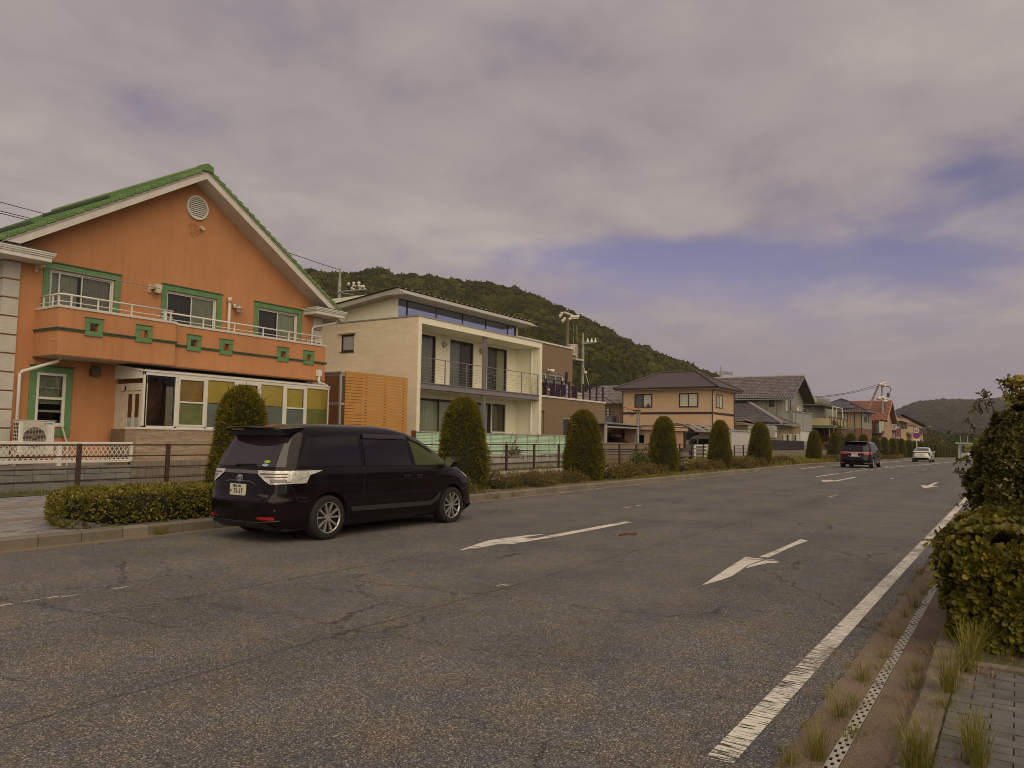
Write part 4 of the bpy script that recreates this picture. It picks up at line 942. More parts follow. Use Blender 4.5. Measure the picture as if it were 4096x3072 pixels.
for lx_, lz_ in ((28.68, 6.04), (31.74, 6.04)):
    m = MB(); m.disc((lx_, 22.70, lz_), .15, 'y', 20, .08); o = part('bulkhead_lamp', m, M_cop, h2)
    m = MB(); m.ball((lx_, 22.70, lz_), .115, 12, 1.0); part('lamp_glass', m, mat('lamp_milk', (.5, .45, .35), .3, .05), o, smooth=True)
    for k in (-1, 0, 1): q = MB(); q.box(lx_-.14, lx_+.14, 22.575, 22.59, lz_+k*.055-.008, lz_+k*.055+.008); part('lamp_guard', q, M_cop, o)
# loggia railing
zt = 5.05
for a, b, ps in ((S0+.2, 29.87, (25.33, 27.05, 28.66)), (30.22, S1-.26, (33.42, 35.05))):
    m = MB(); m.bar((a, T0+.06, zt), (b, T0+.06, zt), .05, .03); part('hand_rail', m, M_beam, h2)
    for x in ps: q = MB(); q.box(x-.02, x+.02, T0+.04, T0+.08, 3.98, zt); part('rail_post', q, M_beam, h2)
    for k in range(7): q = MB(); q.tube([(a, T0+.06, 4.07+k*.125), (b, T0+.06, 4.07+k*.125)], .006, 5); part('rail_wire', q, M_steel, h2)
for z0_, z1_ in ((3.98, 6.5), (.5, 3.7)):
    q = MB(); q.tube([(S1-.33, 21.75, z0_), (S1-.33, 21.75, z1_-.02)], .045, 8); q.tube([(S1-.33, 21.75, z1_-.1), (S1-.33, 21.75, z1_)], .06, 8); part('downpipe', q, M_hwhite, h2, smooth=True)
# clerestory storey
UZ0, UZ1, UT = 6.84, 7.72, 22.75
m = MB(); m.box(S0+.02, S0+.14, UT, 28, 6.6, 8.0); m.box(S0+.02, S0+.22, UT-.05, UT, 6.7, 7.78); m.box(34.92, 35.08, UT-.05, 27, 6.7, 7.7); part('upper_wall', m, M_hwhite, h2)
ms = [25.32]+[FP(*ZM(1250, 1100, .31646)(1205, 300), UT)[0]]+[FP(*ZM(1650, 1200, .36166)(x, 200), UT)[0] for x in (265, 557, 815, 1057)]+[34.90]
m = MB(); m.box(25.32, 34.9, UT, UT+.08, UZ1-.02, UZ1+.05); m.box(25.32, 34.9, UT, UT+.08, 6.72, 6.86)
for i, s in enumerate(ms): w_ = .05 if i in (1, 5, 6) else .014; m.box(s-w_/2, s+w_/2, UT, UT+.06, 6.86, UZ1-.02)
cl = part('clerestory_frame', m, M_bronze, h2)
for a, b in zip(ms[:-1], ms[1:]): q = MB(); q.quad((a+.02, UT+.03, 6.86), (b-.02, UT+.03, 6.86), (b-.02, UT+.03, UZ1-.02), (a+.02, UT+.03, UZ1-.02)); part('pane', q, M_gsky, cl)
m = MB(); m.quad((25.3, UT+1.6, 6.7), (34.9, UT+1.6, 6.7), (34.9, UT+1.6, 7.8), (25.3, UT+1.6, 7.8)); part('clerestory_room', m, mat('pale_room', (.25, .25, .28), .9, .05), cl)
m = MB(); m.prism([(21.62, 7.70), (22.75, 7.73), (28.2, 7.05), (28.2, 7.28), (22.12, 7.99)], 'x', 24.55, 35.4); part('mono_pitch_roof', m, mat('roof_edge_metal', (.36, .34, .30), .5, .08), h2)
m = MB(); m.prism([(22.10, 8.0), (28.3, 7.29), (28.3, 7.33), (22.08, 8.035)], 'x', 24.5, 35.45); part('roof_sheet', m, M_dark, h2)
for k in range(27): q = MB(); x = 24.7+k*.405; q.prism([(22.08, 8.03), (22.3, 8.01), (22.2, 8.06), (22.1, 8.07)], 'x', x, x+.03); part('seam_end', q, M_white, h2)
# porch enclosure in front of the side wall
pe = thing('glazed_porch', 'aluminium framed dark glazed porch between the orange house and the wooden screen', 'porch', (23.5, 25.5, .5))
cy, cz = SP(1363, 1490, 23.6)
m = MB(); pw = .09
m.box(23.6, 23.6+pw, cy, cy+pw, .5, cz); m.box(23.6, 23.6+pw, cy+1.05, cy+1.05+pw, .5, cz); m.box(25.0, 25.0+pw, cy, cy+pw, .5, cz)
for z_ in (cz-.12, 2.95, .6): m.box(23.6, 23.6+.06, cy+pw, cy+2.6, z_, z_+.1); m.box(23.6+pw, 25.05, cy, cy+.06, z_, z_+.1)
m.box(23.55, 25.1, cy-.05, cy+2.7, cz, cz+.05); m.box(23.6, 23.69, cy+2.6, cy+2.69, .5, cz); part('frame', m, M_alu, pe)
q = MB(); q.quad((23.63, cy+pw, .6), (23.63, cy+2.6, .6), (23.63, cy+2.6, cz-.1), (23.63, cy+pw, cz-.1)); part('pane', q, M_gdark, pe)
q = MB(); q.quad((23.69, cy+.03, .6), (25, cy+.03, .6), (25, cy+.03, cz-.1), (23.69, cy+.03, cz-.1)); part('pane', q, M_gdark, pe)
q = MB(); q.box(24.5, 25.05, cy-.02, cy+.0, 2.6, 3.0); q.box(23.75, 25.05, cy-.02, cy, 1.75, 1.95); part('door_rail', q, M_alu, pe)
# wooden slat screen
ws = thing('wooden_slat_screen', 'orange stained horizontal slat screen between the orange house and the white box house', 'screen', (21.8, 20.5, .5))
M_wood = mat('orange_stained_wood', (.42, .195, .045), .6, .14, 1.4, col2=(.50, .245, .06), stretch=(.6, 1, 12), bump=.2)
zt = 3.985
for k in range(26):
    q = MB(); q.box(20.13, 23.56, 20.5, 20.52, zt-.098, zt); part('slat', q, M_wood, ws); zt -= .1148
for x in (20.2, 21.25, 22.3, 23.38): q = MB(); q.box(x-.03, x+.03, 20.52, 20.58, .5, 3.96); part('post', q, mat('dark_wood', (.10, .045, .02), .7, .1), ws)
# green louvred panel fence on a stained concrete wall
gf = thing('green_panel_fence', 'pale green translucent louvred panel fence in front of the white box house', 'fence', (28, 19.3, .9))
M_gpan = mat('pale_green_louvre', (.40, .58, .40), .6, .06, 2, col2=(.45, .62, .45))
posts = [22.66, 23.66, 24.68, 25.70, 26.7, 27.71, 28.71, 29.73, 30.75, 31.75, 32.77, 33.79, 34.8]
for x in posts: q = MB(); q.box(x-.02, x+.02, 19.24, 19.28, .88, 1.83); part('post', q, M_alu, gf)
m = MB(); m.box(22.6, 34.85, 19.24, 19.30, 1.80, 1.84); part('top_rail', m, M_alu, gf)
m = MB(); m.box(22.6, 34.85, 19.25, 19.30, .88, .92); part('bottom_rail', m, M_alu, gf)
lm = MB(); lm.hexa([(.02, 0, 0), (.985, 0, 0), (.985, .012, 0), (.02, .012, 0)], [(.02, .02, .050), (.985, .02, .050), (.985, .032, .050), (.02, .032, .050)])
lme = mesh_of('louvre', lm, M_gpan)
for a in posts[:-1]:
    for k in range(15): o = link(bpy.data.objects.new('louvre', lme), gf); o.location = (a-28, -.03, .03+k*.058)
m = MB(); m.box(22.6, 34.85, 19.32, 19.33, .92, 1.8); part('backing_sheet', m, mat('green_backing', (.30, .46, .31), .6, .1), gf)
m = MB(); m.box(22.5, 22.62, 19.2, 19.34, .5, 1.86); part('end_post', m, mat('rust_brown', (.12, .035, .015), .7, .2), gf)
def stained():
    mt = mat('stained_wall', (.36, .34, .31), .9, .14, 2, bump=.4); t = mt.node_tree; b = [n for n in t.nodes if n.type == 'BSDF_PRINCIPLED'][0]
    src = b.inputs['Base Color'].links[0].from_socket; g = N(t, 'ShaderNodeNewGeometry'); mp = N(t, 'ShaderNodeMapping'); mp.inputs['Scale'].default_value = (9, 9, .5); t.links.new(g.outputs['Position'], mp.inputs[0])
    nn = N(t, 'ShaderNodeTexNoise', i_Scale=1.3, i_Detail=6.0, i_Roughness=.7); t.links.new(mp.outputs[0], nn.inputs['Vector'])
    sx = N(t, 'ShaderNodeSeparateXYZ'); t.links.new(g.outputs['Position'], sx.inputs[0])
    f = mth(t, 'GREATER_THAN', mth(t, 'ADD', nn.outputs[0], mth(t, 'MULTIPLY', mth(t, 'SUBTRACT', sx.outputs[2], .60), .38)), .60)
    mx = N(t, 'ShaderNodeMixRGB'); t.links.new(mth(t, 'MULTIPLY', f, .8), mx.inputs[0]); t.links.new(src, mx.inputs[1]); mx.inputs[2].default_value = (.05, .04, .035, 1); t.links.new(mx.outputs[0], b.inputs['Base Color'])
    return mt
lw = MB(); lw.box(19.4, 35.0, 19.12, 19.3, .05, .86); tag(part('garden_wall', lw, stained()), 'low white concrete wall with black run-off streaks below the green panel fence', 'wall')
# ---------------------------------------------------------------- brown house with terrace
M_brh = mat('brown_render', (.20, .138, .085), .9, .05, 1.2, bump=.3, bscale=100)
hb = thing('brown_house', 'flat roofed brown house with roof terrace beside the white box house', 'house', (39, 22, .5))
zz6 = ZM(1650, 1200, .36166)
U1 = FP(*zz6(1772, 560), 23.3)[0]; UZ = FP(*zz6(1600, 510), 23.3)[1]
FBr = Fr('y', 23.3)
ua = [FP(*zz6(1500, 815), 23.3), FP(*zz6(1675, 835), 23.3)]; ub = FP(*zz6(1480, 900), 23.3)
u0 = FP(*zz6(1385, 805), 23.3)[0]; u0b = FP(*zz6(1485, 815), 23.3)[0]
uw = [(ua[0][0], ua[1][0], 4.55, ua[0][1]), (u0, u0b, 4.1, ua[0][1])]
part('upper_wall', wall(FBr, S1+.02, U1, 3.9, UZ, .25, uw, MB().box(U1-.25, U1, 23.55, 29, 3.9, UZ).box(S1+.02, U1, 23.55, 29, UZ-.2, UZ-.05)), M_brh, hb)
m = MB(); m.box(S1-.0, U1+.03, 23.25, 23.6, UZ, UZ+.09); m.box(U1-.3, U1+.03, 23.6, 29, UZ, UZ+.09); part('coping', m, M_white, hb)
win(hb, FBr, *uw[0], M_white, n=2, curt=[(0, 1, M_curt3, 0)]); win(hb, FBr, *uw[1], M_white, n=1, curt=[(0, 1, M_curt2, 0)])
LW = 43.07
dw = [FP(*zz6(1677, 1300), 21.35)[0]]
part('lower_wall', wall(Fr('y', 21.35), S1+.02, LW, .3, 3.90, .25, [(37.85, 39.5, .9, 2.86)], MB().box(LW-.25, LW, 21.6, 29, .3, 3.9).box(S1+.02, LW-.25, 21.6, 29, 3.7, 3.85)), M_brh, hb)
m = MB(); m.box(S1, LW+.03, 21.30, 21.62, 3.90, 3.99); m.box(LW-.27, LW+.03, 21.62, 29, 3.9, 3.99); part('coping', m, M_white, hb)
win(hb, Fr('y', 21.35), 37.85, 39.5, .9, 2.86, M_white, n=2, gm=M_gclear)
ps = [FP(*zz6(x, 1000), 21.45)[0] for x in (1478, 1568, 1655, 1735, 1812, 1890, 1965, 2038, 2108)]
for x in ps: q = MB(); q.box(x-.045, x+.045, 21.42, 21.50, 3.99, 4.93); part('rail_post', q, mat('plum_black_steel', (.035, .018, .028), .5, .1), hb)
for z_ in (4.90, 4.68, 4.45, 4.22): q = MB(); q.box(S1+.05, ps[-1], 21.44, 21.48, z_, z_+.03); part('terrace_rail', q, MATS['plum_black_steel'], hb)
q = MB(); q.box(ps[-1]-.04, ps[-1], 21.5, 25, 4.9, 4.94); part('terrace_rail', q, MATS['plum_black_steel'], hb)
fx, fz = FP(*zz6(1512, 775), 23.2); q = MB(); q.ball((fx-.12, 23.2, fz), .07, 8); q.tube([(fx-.05, 23.15, fz), (fx+.18, 23.0, fz-.05)], .05, 10, .12); part('floodlight', q, M_white, hb)
fx, fz = FP(*zz6(1710, 800), 23.2); q = MB(); q.box(fx-.06, fx+.06, 23.18, 23.3, 4.5, fz); part('flue', q, MATS['plum_black_steel'], hb)
fx = FP(*zz6(1460, 1200), 21.3)[0]; q = MB(); q.tube([(fx, 21.3, .6), (fx, 21.3, 3.1), (fx-.3, 21.3, 3.2)], .05, 8); part('downpipe', q, M_brh, hb)
# washing on the terrace
M_cl = [mat('cloth_plum', (.045, .018, .06), .9, .3, 8), mat('cloth_black', (.02, .017, .025), .9, .3, 8), mat('cloth_white', (.50, .47, .50), .9, .1, 8), mat('cloth_beige', (.38, .32, .24), .9, .1, 8), mat('cloth_lilac', (.34, .30, .42), .9, .1, 8)]
q = MB(); q.tube([(35.9, 21.95, 4.86), (40.6, 21.95, 4.82)], .014, 6)
for x in (36.0, 38.4, 40.5): q.tube([(x, 21.95, 3.95), (x, 21.95, 4.86)], .02, 6)
tag(part('drying_rack', q, M_steel), 'steel drying pole holding washing on the brown house roof terrace', 'drying rack')
def cloth(x, w, zt, zb, mt, shirt, label):
    m = MB(); n = 12; vs = []; rows = 8
    for j in range(rows+1):
        z = zt+(zb-zt)*j/rows
        for i in range(n+1):
            f = i/n-.5
            wd = w*(1.0 if not shirt else (.55 if j == 0 else (1.35 if j < 3 else .85)))
            vs.append((x+f*wd, 21.9+.03*math.sin(f*19+x*3+j*.3), z-(.05*abs(f)*2 if shirt and j == 0 else 0)))
    vs += [(a, b+.02, c) for a, b, c in vs]; o = (rows+1)*(n+1)
    for j in range(rows):
        for i in range(n):
            a = j*(n+1)+i; m.f += [(a, a+1, a+n+2, a+n+1), (o+a, o+a+n+1, o+a+n+2, o+a+1)]
    m.v = vs
    tag(part('hanging_garment', m, mt), label, 'garment', 'washing hung out on the roof terrace')
for x, w, zt, zb, k, sh, lb in ((36.0, .35, 4.85, 3.98, 3, 1, 'long beige shirt hanging at the left end of the terrace washing'), (36.75, .45, 4.8, 4.1, 1, 1, 'black shirt with white collar hanging next to the beige shirt on the terrace'),
      (37.45, .5, 4.78, 4.05, 0, 1, 'dark plum shirt hanging left of middle in the terrace washing'), (38.15, .55, 4.78, 3.98, 0, 0, 'wide plum towel hanging in the middle of the terrace washing'),
      (38.8, .4, 4.76, 4.15, 1, 1, 'short black top hanging between plum towel and lilac cloth on the terrace'), (39.3, .34, 4.8, 3.99, 4, 0, 'pale lilac patterned cloth hanging on the terrace drying pole'), (40.0, .45, 4.8, 4.12, 0, 1, 'plum garment on white hanger at the right end of the terrace washing')):
    cloth(x, w, zt, zb, M_cl[k], sh, lb)
q = MB(); q.box(40.6, 41.25, 21.9, 22.2, 3.99, 4.45); o = tag(part('terrace_air_conditioner', q, M_cream, bevel=.01), 'small cream air conditioner box standing behind the terrace posts', 'air conditioner')
# tiled house glimpsed behind the brown house
M_kawara = mat('grey_roof_tiles', (.085, .070, .072), .5, .3, 2.2, col2=(.20, .175, .18), spec=.5)
def hip_roof(parent, x0, x1, y0, y1, z, rise, mt, name='roof', inset=None, th=.1):
    c = inset if inset is not None else min(x1-x0, y1-y0)/2
    if (x1-x0) >= (y1-y0): r = [(x0+c, (y0+y1)/2), (x1-c, (y0+y1)/2)]
    else: r = [((x0+x1)/2, y0+c), ((x0+x1)/2, y1-c)]
    m = MB(); zt = z+rise
    A = [(x0, y0, z), (x1, y0, z), (x1, y1, z), (x0, y1, z)]; R0, R1 = (r[0][0], r[0][1], zt), (r[1][0], r[1][1], zt)
    m.add(A+[R0, R1]+[(x0, y0, z-th), (x1, y0, z-th), (x1, y1, z-th), (x0, y1, z-th)],
      ([(0, 1, 5, 4), (1, 2, 5), (2, 3, 4, 5), (3, 0, 4)] if (x1-x0) >= (y1-y0) else [(0, 1, 4), (1, 2, 5, 4), (2, 3, 5), (3, 0, 4, 5)])+[(0, 6, 7, 1), (1, 7, 8, 2), (2, 8, 9, 3), (3, 9, 6, 0), (6, 9, 8, 7)])
    o = part(name, m, mt, parent)
    q = MB()
    for a, b in ((A[0], R0), (A[1], R0 if (x1-x0) < (y1-y0) else R1), (A[2], R1), (A[3], R0 if (x1-x0) >= (y1-y0) else R1), (R0, R1)): q.tube([Vector(a)+Vector((0, 0, .03)), Vector(b)+Vector((0, 0, .03))], .09, 6)
    part('ridge_tile', q, mt, o); return o
zb6 = ZM(2000, 1300, .22604)
hs = thing('tiled_house', 'small house with dark ribbed roof glimpsed between the brown house and the tan house', 'house', (66, 33, .5))
xa = 66
y_r, z_e = SP(*zb6(2165, 1400), xa); y_l = SP(*zb6(1870, 1400), xa)[0]
m = MB(); m.box(xa, xa+7, y_r-2.5, y_l+4, .4, z_e); part('wall', m, mat('tan_wall', (.24, .165, .11), .9, .1, 3), hs)
def ribbed_roof(parent, P00, P10, P11, P01, nrib, mt, amp=.06, name='roof', nc=None):
    # quad patch with ribs running from the P00-P10 edge up to the P01-P11 edge
    m = MB(); n = nrib*6; rows = nc or 1; vs = []
    P00, P10, P11, P01 = map(Vector, (P00, P10, P11, P01)); nn = (P10-P00).cross(P01-P00).normalized()
    for j in range(rows+1):
        for side in ((0,) if j in (0,) else ((1, 0) if j < rows else (1,))):
            v_ = j/rows
            for i in range(n+1):
                u_ = i/n; p = P00.lerp(P10, u_).lerp(P01.lerp(P11, u_), v_)
                ph = 2*math.pi*u_*nrib; h = amp*(.5+.5*math.sin(ph))**.8
                vs.append(p+nn*(h+(amp*.6 if side == 0 else 0)))
    nr = len(vs)//(n+1)
    m.v = [tuple(p) for p in vs]
    for j in range(nr-1):
        for i in range(n): a = j*(n+1)+i; m.f.append((a, a+1, a+n+2, a+n+1))
    return part(name, m, mt, parent, kind='stuff')
ribbed_roof(hs, (xa-.6, y_l+4.5, z_e), (xa-.6, y_r-3, z_e), (xa+3.4, y_r-1, z_e+2.0), (xa+3.4, y_l+2.5, z_e+2.0), 30, M_kawara, .08, nc=6)
m = MB(); m.box(xa-.9, xa, y_r+.6, y_l-.1, 1.5, SP(*zb6(2000, 1610), xa-.9)[1]); part('balcony', m, mat('blue_grey_panel', (.11, .125, .14), .7, .1), hs)
m = MB(); zbq = SP(*zb6(2000, 1610), xa-.9)[1]
for z_ in (.12, .26, .40): m.box(xa-.88, xa-.84, y_r+.5, y_l, zbq+z_, zbq+z_+.05)
part('balcony_rail', m, M_bronze, hs)
fx_ = Fr('x', xa); flatwin(hs, fx_, SP(*zb6(1940, 1520), xa)[0], SP(*zb6(1880, 1520), xa)[0], z_e-1.5, z_e-.35, M_bronze, n=1, curt=[M_curt2])
# parapet wall of the car yard
pw_ = thing('parapet_wall', 'long smooth brown boundary wall between brown house and pink annex', 'wall', (41, 18.9, 0))
m = MB(); m.box(35.3, 47.0, 18.9, 19.05, .0, .98); m.box(35.3, 47, 18.95, 19.05, .98, 1.12); m.box(35.3, 47, 18.88, 19.08, 1.12, 1.50); part('wall_body', m, mat('taupe_render', (.215, .16, .115), .9, .12, 1.0, dirt=.35, bump=.3), pw_)
m = MB(); m.tube([(36, 18.92, 1.02), (42, 18.92, 1.04)], .05, 8); part('pipe', m, mat('blue_grey_pipe', (.12, .14, .17), .5, .1), pw_)
# pink annex
an = thing('pink_annex', 'low flat roofed pink annex shed in front of the tan house', 'shed', (49, 20.5, .4))
M_pink = mat('pink_render', (.40, .245, .175), .9, .08, 1.2, bump=.3, dirt=.12)
FA = Fr('x', 46.8); ya0, ya1 = 19.8, 21.75
aw = (20.28, 21.08, 1.1, 2.12)
m = wall(FA, ya0, ya1, .3, 2.36, .2, [aw]); m.box(47.0, 52.4, ya0, ya0+.15, .3, 2.36); m.box(47, 52.4, ya1-.15, ya1, .3, 2.36); part('wall', m, M_pink, an)
m = MB(); m.box(46.55, 52.6, 19.55, 23.9, 2.36, 2.60); part('roof_fascia', m, mat('pink_fascia', (.44, .31, .24), .8, .08, 2, dirt=.2), an)
m = MB(); m.box(46.5, 52.65, 19.5, 23.95, 2.60, 2.64); part('roof_edge', m, mat('roof_edge_brown', (.13, .07, .05), .7, .2), an)
win(an, FA, *aw, M_alu, n=1, gm=M_gclear, fw=.08)
q = MB(); q.box(51.0, 52.3, 19.7, 20.4, 2.64, 2.70); part('roof_board', q, M_cream, an)
# car yard: white steel canopy, red tank, parked dark car
cp = thing('steel_canopy', 'thin white steel carport canopy on two posts over the dark parked car', 'carport', (44, 20.5, .5))
m = MB(); m.hexa([(41.3, 20.4, 2.62), (49.0, 20.4, 2.56), (49.0, 22.9, 2.56), (41.3, 22.9, 2.62)], [(41.3, 20.4, 2.72), (49.0, 20.4, 2.60), (49.0, 22.9, 2.60), (41.3, 22.9, 2.72)]); part('roof', m, M_steel, cp)
for x in (41.5, 46.15): q = MB(); q.box(x-.07, x+.07, 20.45, 20.57, .4, 2.6); part('post', q, M_alu, cp)
q = MB(); q.box(41.5, 46.15, 20.48, 20.54, 2.40, 2.48); part('beam', q, M_alu, cp)
tk = thing('red_oil_tank', 'rusty red horizontal oil tank on legs behind the dark parked car', 'tank', (49, 23.6, .4))
ty0, tz1 = SP(*ZM(2400, 1650, .18083)(605, 335), 49); ty1, tz0 = SP(*ZM(2400, 1650, .18083)(170, 480), 49)
cz_ = (tz0+tz1)/2; rr_ = (tz1-tz0)/2
m = MB(); m.tube([(49.4, ty0, cz_), (49.4, ty0+.12, cz_), (49.4, ty1+.9, cz_), (49.4, ty1+1.0, cz_)], rr_, 20); part('drum', m, mat('red_oxide', (.22, .055, .035), .6, .3, 2), tk, smooth=True)
for y in (ty0+.5, ty0+1.1, ty1): q = MB(); q.tube([(49.4, y, cz_), (49.4, y+.03, cz_)], rr_+.015, 20); part('band', q, mat('red_dark', (.10, .03, .025), .6, .2), tk)
for y in (ty0+.4, ty1): q = MB(); q.box(49.2, 49.6, y, y+.12, .4, cz_-rr_+.05); part('leg', q, M_bronze, tk)

# ================================================================ HOUSE 3: tan house with hipped slate roof
M_tan = mat('tan_siding', (.48, .33, .205), .85, .06, 1.5, bump=.6, bscale=9, stretch=(.3, .3, 9))
h3 = thing('tan_house', 'two storey tan house with dark belt course and low hipped slate roof', 'house', (64, 24, .5))
X0, X1, Y0, Y1 = 61.7, 67.5, 20.85, 28.85
m = MB(); m.box(X0, X1, Y0, Y1, .3, 5.98); part('wall', m, M_tan, h3)
m = MB(); m.box(X0-.03, X1+.03, Y0-.03, Y1+.03, 3.93, 4.11); part('belt_course', m, mat('plum_trim', (.035, .020, .024), .5, .1), h3)
m = MB(); m.box(X0-.55, X1+.55, Y0-.55, Y1+.55, 5.98, 6.06); part('soffit', m, mat('soffit_tan', (.30, .24, .18), .8, .05), h3)
M_slate = mat('slate_roof', (.060, .045, .045), .65, .2, 2, col2=(.085, .066, .066), bump=.6, bscale=4, stretch=(.5, .5, 22))
hip_roof(h3, X0-.62, X1+.62, Y0-.62, Y1+.62, 6.19, 1.55, M_slate, th=.13, inset=3.0)
m = MB(); g = .68
for a in ((X0-g, X1+g, Y0-g, Y0-g+.1), (X0-g, X0-g+.1, Y0-g, Y1+g)): m.box(a[0], a[1], a[2], a[3], 6.07, 6.17)
part('gutter', m, MATS['plum_trim'], h3)
for (px, py, pz) in ((X0-.04, Y0-.04, 0), (X0-.04, Y1+.0, 0), (X1-.05, Y0-.04, 0)):
    q = MB(); q.tube([(px-.35, py-.35 if py < 25 else py, 6.1), (px, py, 5.75), (px, py, 1.0)], .045, 8); part('downpipe', q, MATS['plum_trim'], h3)
F3a, F3b = Fr('x', X0), Fr('y', Y0)
flatwin(h3, F3a, 26.10, 27.72, 4.50, 5.68, MATS['plum_trim'], n=2, fw=.09, curt=[M_curtain, mat('shaded_curtain', (.10, .085, .09), .8, .3, 9)])
flatwin(h3, F3a, 22.02, 23.68, 4.50, 5.68, MATS['plum_trim'], n=2, fw=.09, curt=[mat('curtain_yellow', (.46, .46, .34), .9, .06, 6), M_curtain])
flatwin(h3, F3b, 62.6, 64.25, 4.48, 5.62, MATS['plum_trim'], n=2, curt=[M_curt3, mat('curtain_yellow', (.46, .46, .34))])
flatwin(h3, F3a, 26.9, 28.6, 2.2, 2.95, MATS['plum_trim'], n=1, gm=M_dark); flatwin(h3, F3a, 22.0, 23.2, 1.8, 2.55, MATS['plum_trim'], n=1, gm=M_dark)
q = MB(); q.ball((X0-.09, 26.42, 4.70), .14, 10, 1.1); o = part('plush_toy', q, mat('toy_brown', (.14, .05, .025), .95, .2, 20), h3, smooth=True)
# beacon pole in front
bp_ = thing('beacon_pole', 'slim steel pole with orange beacon and looped cables before the tan house', 'pole', (47, 20.9, .4))
zA = ZM(2400, 1450, .27125)
yb1 = SP(*zA(545, 800), 46.2)[0]; ztp = SP(*zA(545, 715), 46.2)[1]
q = MB(); q.box(46.16, 46.24, yb1-.03, yb1+.03, 2.6, ztp); q.box(46.16, 46.24, yb1-.20, yb1-.14, 2.6, ztp); q.box(46.15, 46.25, yb1-.22, yb1+.05, 3.0, 3.06); part('post', q, M_steel, bp_)
q = MB(); q.box(46.1, 46.3, yb1-.24, yb1+.24, ztp, ztp+.06); part('cross_arm', q, M_bronze, bp_)
q = MB(); q.tube([(46.2, yb1-.15, ztp+.06), (46.2, yb1-.15, ztp+.22)], .075, 10, .06); part('beacon', q, mat('orange_lens', (.65, .09, .015), .3, .1), bp_)
for k in range(4): q = MB(); q.tube([(46.2, yb1+.1+.55*t, ztp-.02+.1*math.sin(3.1*t)-.45*math.sin(math.pi*t)*(1-.16*k)) for t in [i/10 for i in range(11)]], .012, 5); part('cable', q, M_black, bp_)
# ---------------------------------------------------------------- carport, kei van, gate, bin, shed
zB_ = ZM(2900, 1450, .22604)
M_smoke = glass('smoke_polycarbonate', (.16, .14, .13), .10)
ca = thing('arched_carport', 'curved smoke grey polycarbonate carport in front of the tan house', 'carport', (58, 20, .4))
def arch(x, y0, y1, z, h, r=.04):
    m = MB(); m.tube([(x, y0+(y1-y0)*t, z+h*math.sin(math.pi*t)) for t in [i/12 for i in range(13)]], r, 6); return m
CY0, CY1 = 19.3, 22.1
for x in (53.5, 55.6, 57.7, 59.8, 61.9, 64.0): part('arch_rib', arch(x, CY0, CY1, 2.42, .55), M_steel, ca)
m = MB(); n = 12; vs = []
for x in (53.5, 64.0): vs += [(x, CY0+(CY1-CY0)*i/n, 2.40+.55*math.sin(math.pi*i/n)) for i in range(n+1)]
m.add(vs, [(i, i+1, n+2+i, n+1+i) for i in range(n)]); part('roof_sheet', m, M_smoke, ca)
for y in (CY0, CY1): q = MB(); q.box(53.4, 64.1, y-.05, y+.05, 2.36, 2.46); part('eave_beam', q, M_steel, ca)
for x in (54.5, 62.8): q = MB(); q.box(x-.06, x+.06, CY1-.1, CY1, .4, 2.4); part('post', q, M_bronze, ca)
q = MB(); q.box(53, 53.2, 19.9, 28, .4, 2.35); q.box(53.2, 66, 24.5, 24.7, .4, 2.35); tag(part('dark_timber_wall', q, mat('dark_timber', (.06, .032, .022), .9, .3, 3)), 'dark brown timber wall at the back of the carport', 'wall')
gt = thing('white_gate', 'white ranch style drive gate behind the brown railing by the carport', 'gate', (56, 18.95, .3))
for x in (52.4, 55.0, 58.0, 60.7): q = MB(); q.box(x-.09, x+.09, 18.9, 19.0, gz(56)+.15, gz(56)+1.28); part('gate_post', q, M_white, gt)
for z_ in (.42, .70, .96, 1.20): q = MB(); q.box(52.4, 60.7, 18.86, 18.9, gz(56)+z_-.04, gz(56)+z_+.05); part('gate_bar', q, M_white, gt)
bi = thing('rubbish_bin', 'pale bin with black bag behind the railing left of the white gate', 'bin', (51.2, 19.3, .35))
q = MB(); q.tube([(51.2, 19.3, .35), (51.2, 19.3, .95)], .30, 12, .36); part('tub', q, mat('bin_grey', (.20, .19, .16), .7, .1), bi)
q = MB(); q.ball((51.2, 19.3, 1.0), .33, 10, .6); part('bag', q, M_black, bi)
sh = thing('storage_shed', 'white metal garden storage shed between the carport and the grey tiled house', 'shed', (64, 19.8, .4))
m = MB()
for k in range(3): m.box(61.6+k*1.75, 61.6+k*1.75+1.73, 19.2, 19.24, .35, 2.55)
m.box(61.6, 66.8, 19.24, 21, .35, 2.56); part('panel', m, mat('shed_white', (.47, .45, .44), .6, .05, 2, dirt=.1), sh)
m = MB(); m.box(61.5, 66.9, 19.12, 21.1, 2.56, 2.66); part('roof', m, mat('shed_roof', (.30, .32, .28), .6, .1), sh)

# ================================================================ HOUSE 4: grey tiled house
h4 = thing('tiled_gable_house', 'grey concrete panel house with wavy grey kawara tiled gable and lower hipped roof', 'house', (84, 22, .5))
M_panel = mat('grey_siding_panel', (.26, .25, .21), .85, .08, 1.2, bump=.7, bscale=14, stretch=(1, 1, 4), dirt=.15)
M_panel2 = mat('grey_siding_shade', (.27, .275, .265), .85, .08, 1.5, bump=.5, bscale=14, stretch=(1, 1, 4))
Ta = 20.0; F4 = Fr('y', Ta); zB = zB_
c4 = FP(*zB(1015, 610), Ta); A4 = FP(*zB(1205, 290), Ta); r4 = FP(*zB(1205, 1010), Ta)
sx0, ze4 = c4; sapx = A4[0]; sx1 = 2*sapx-sx0; zap = A4[1]
m = MB(); m.box(sx0, sx1, Ta, Ta+9, .3, ze4); m.prism([(sx0, ze4), (sx1, ze4), (sapx, zap)], 'y', Ta, Ta+9); part('wall', m, M_panel, h4)
gl, gr = FP(*zB(1055, 640), Ta)[0], FP(*zB(1160, 890), Ta)[0]
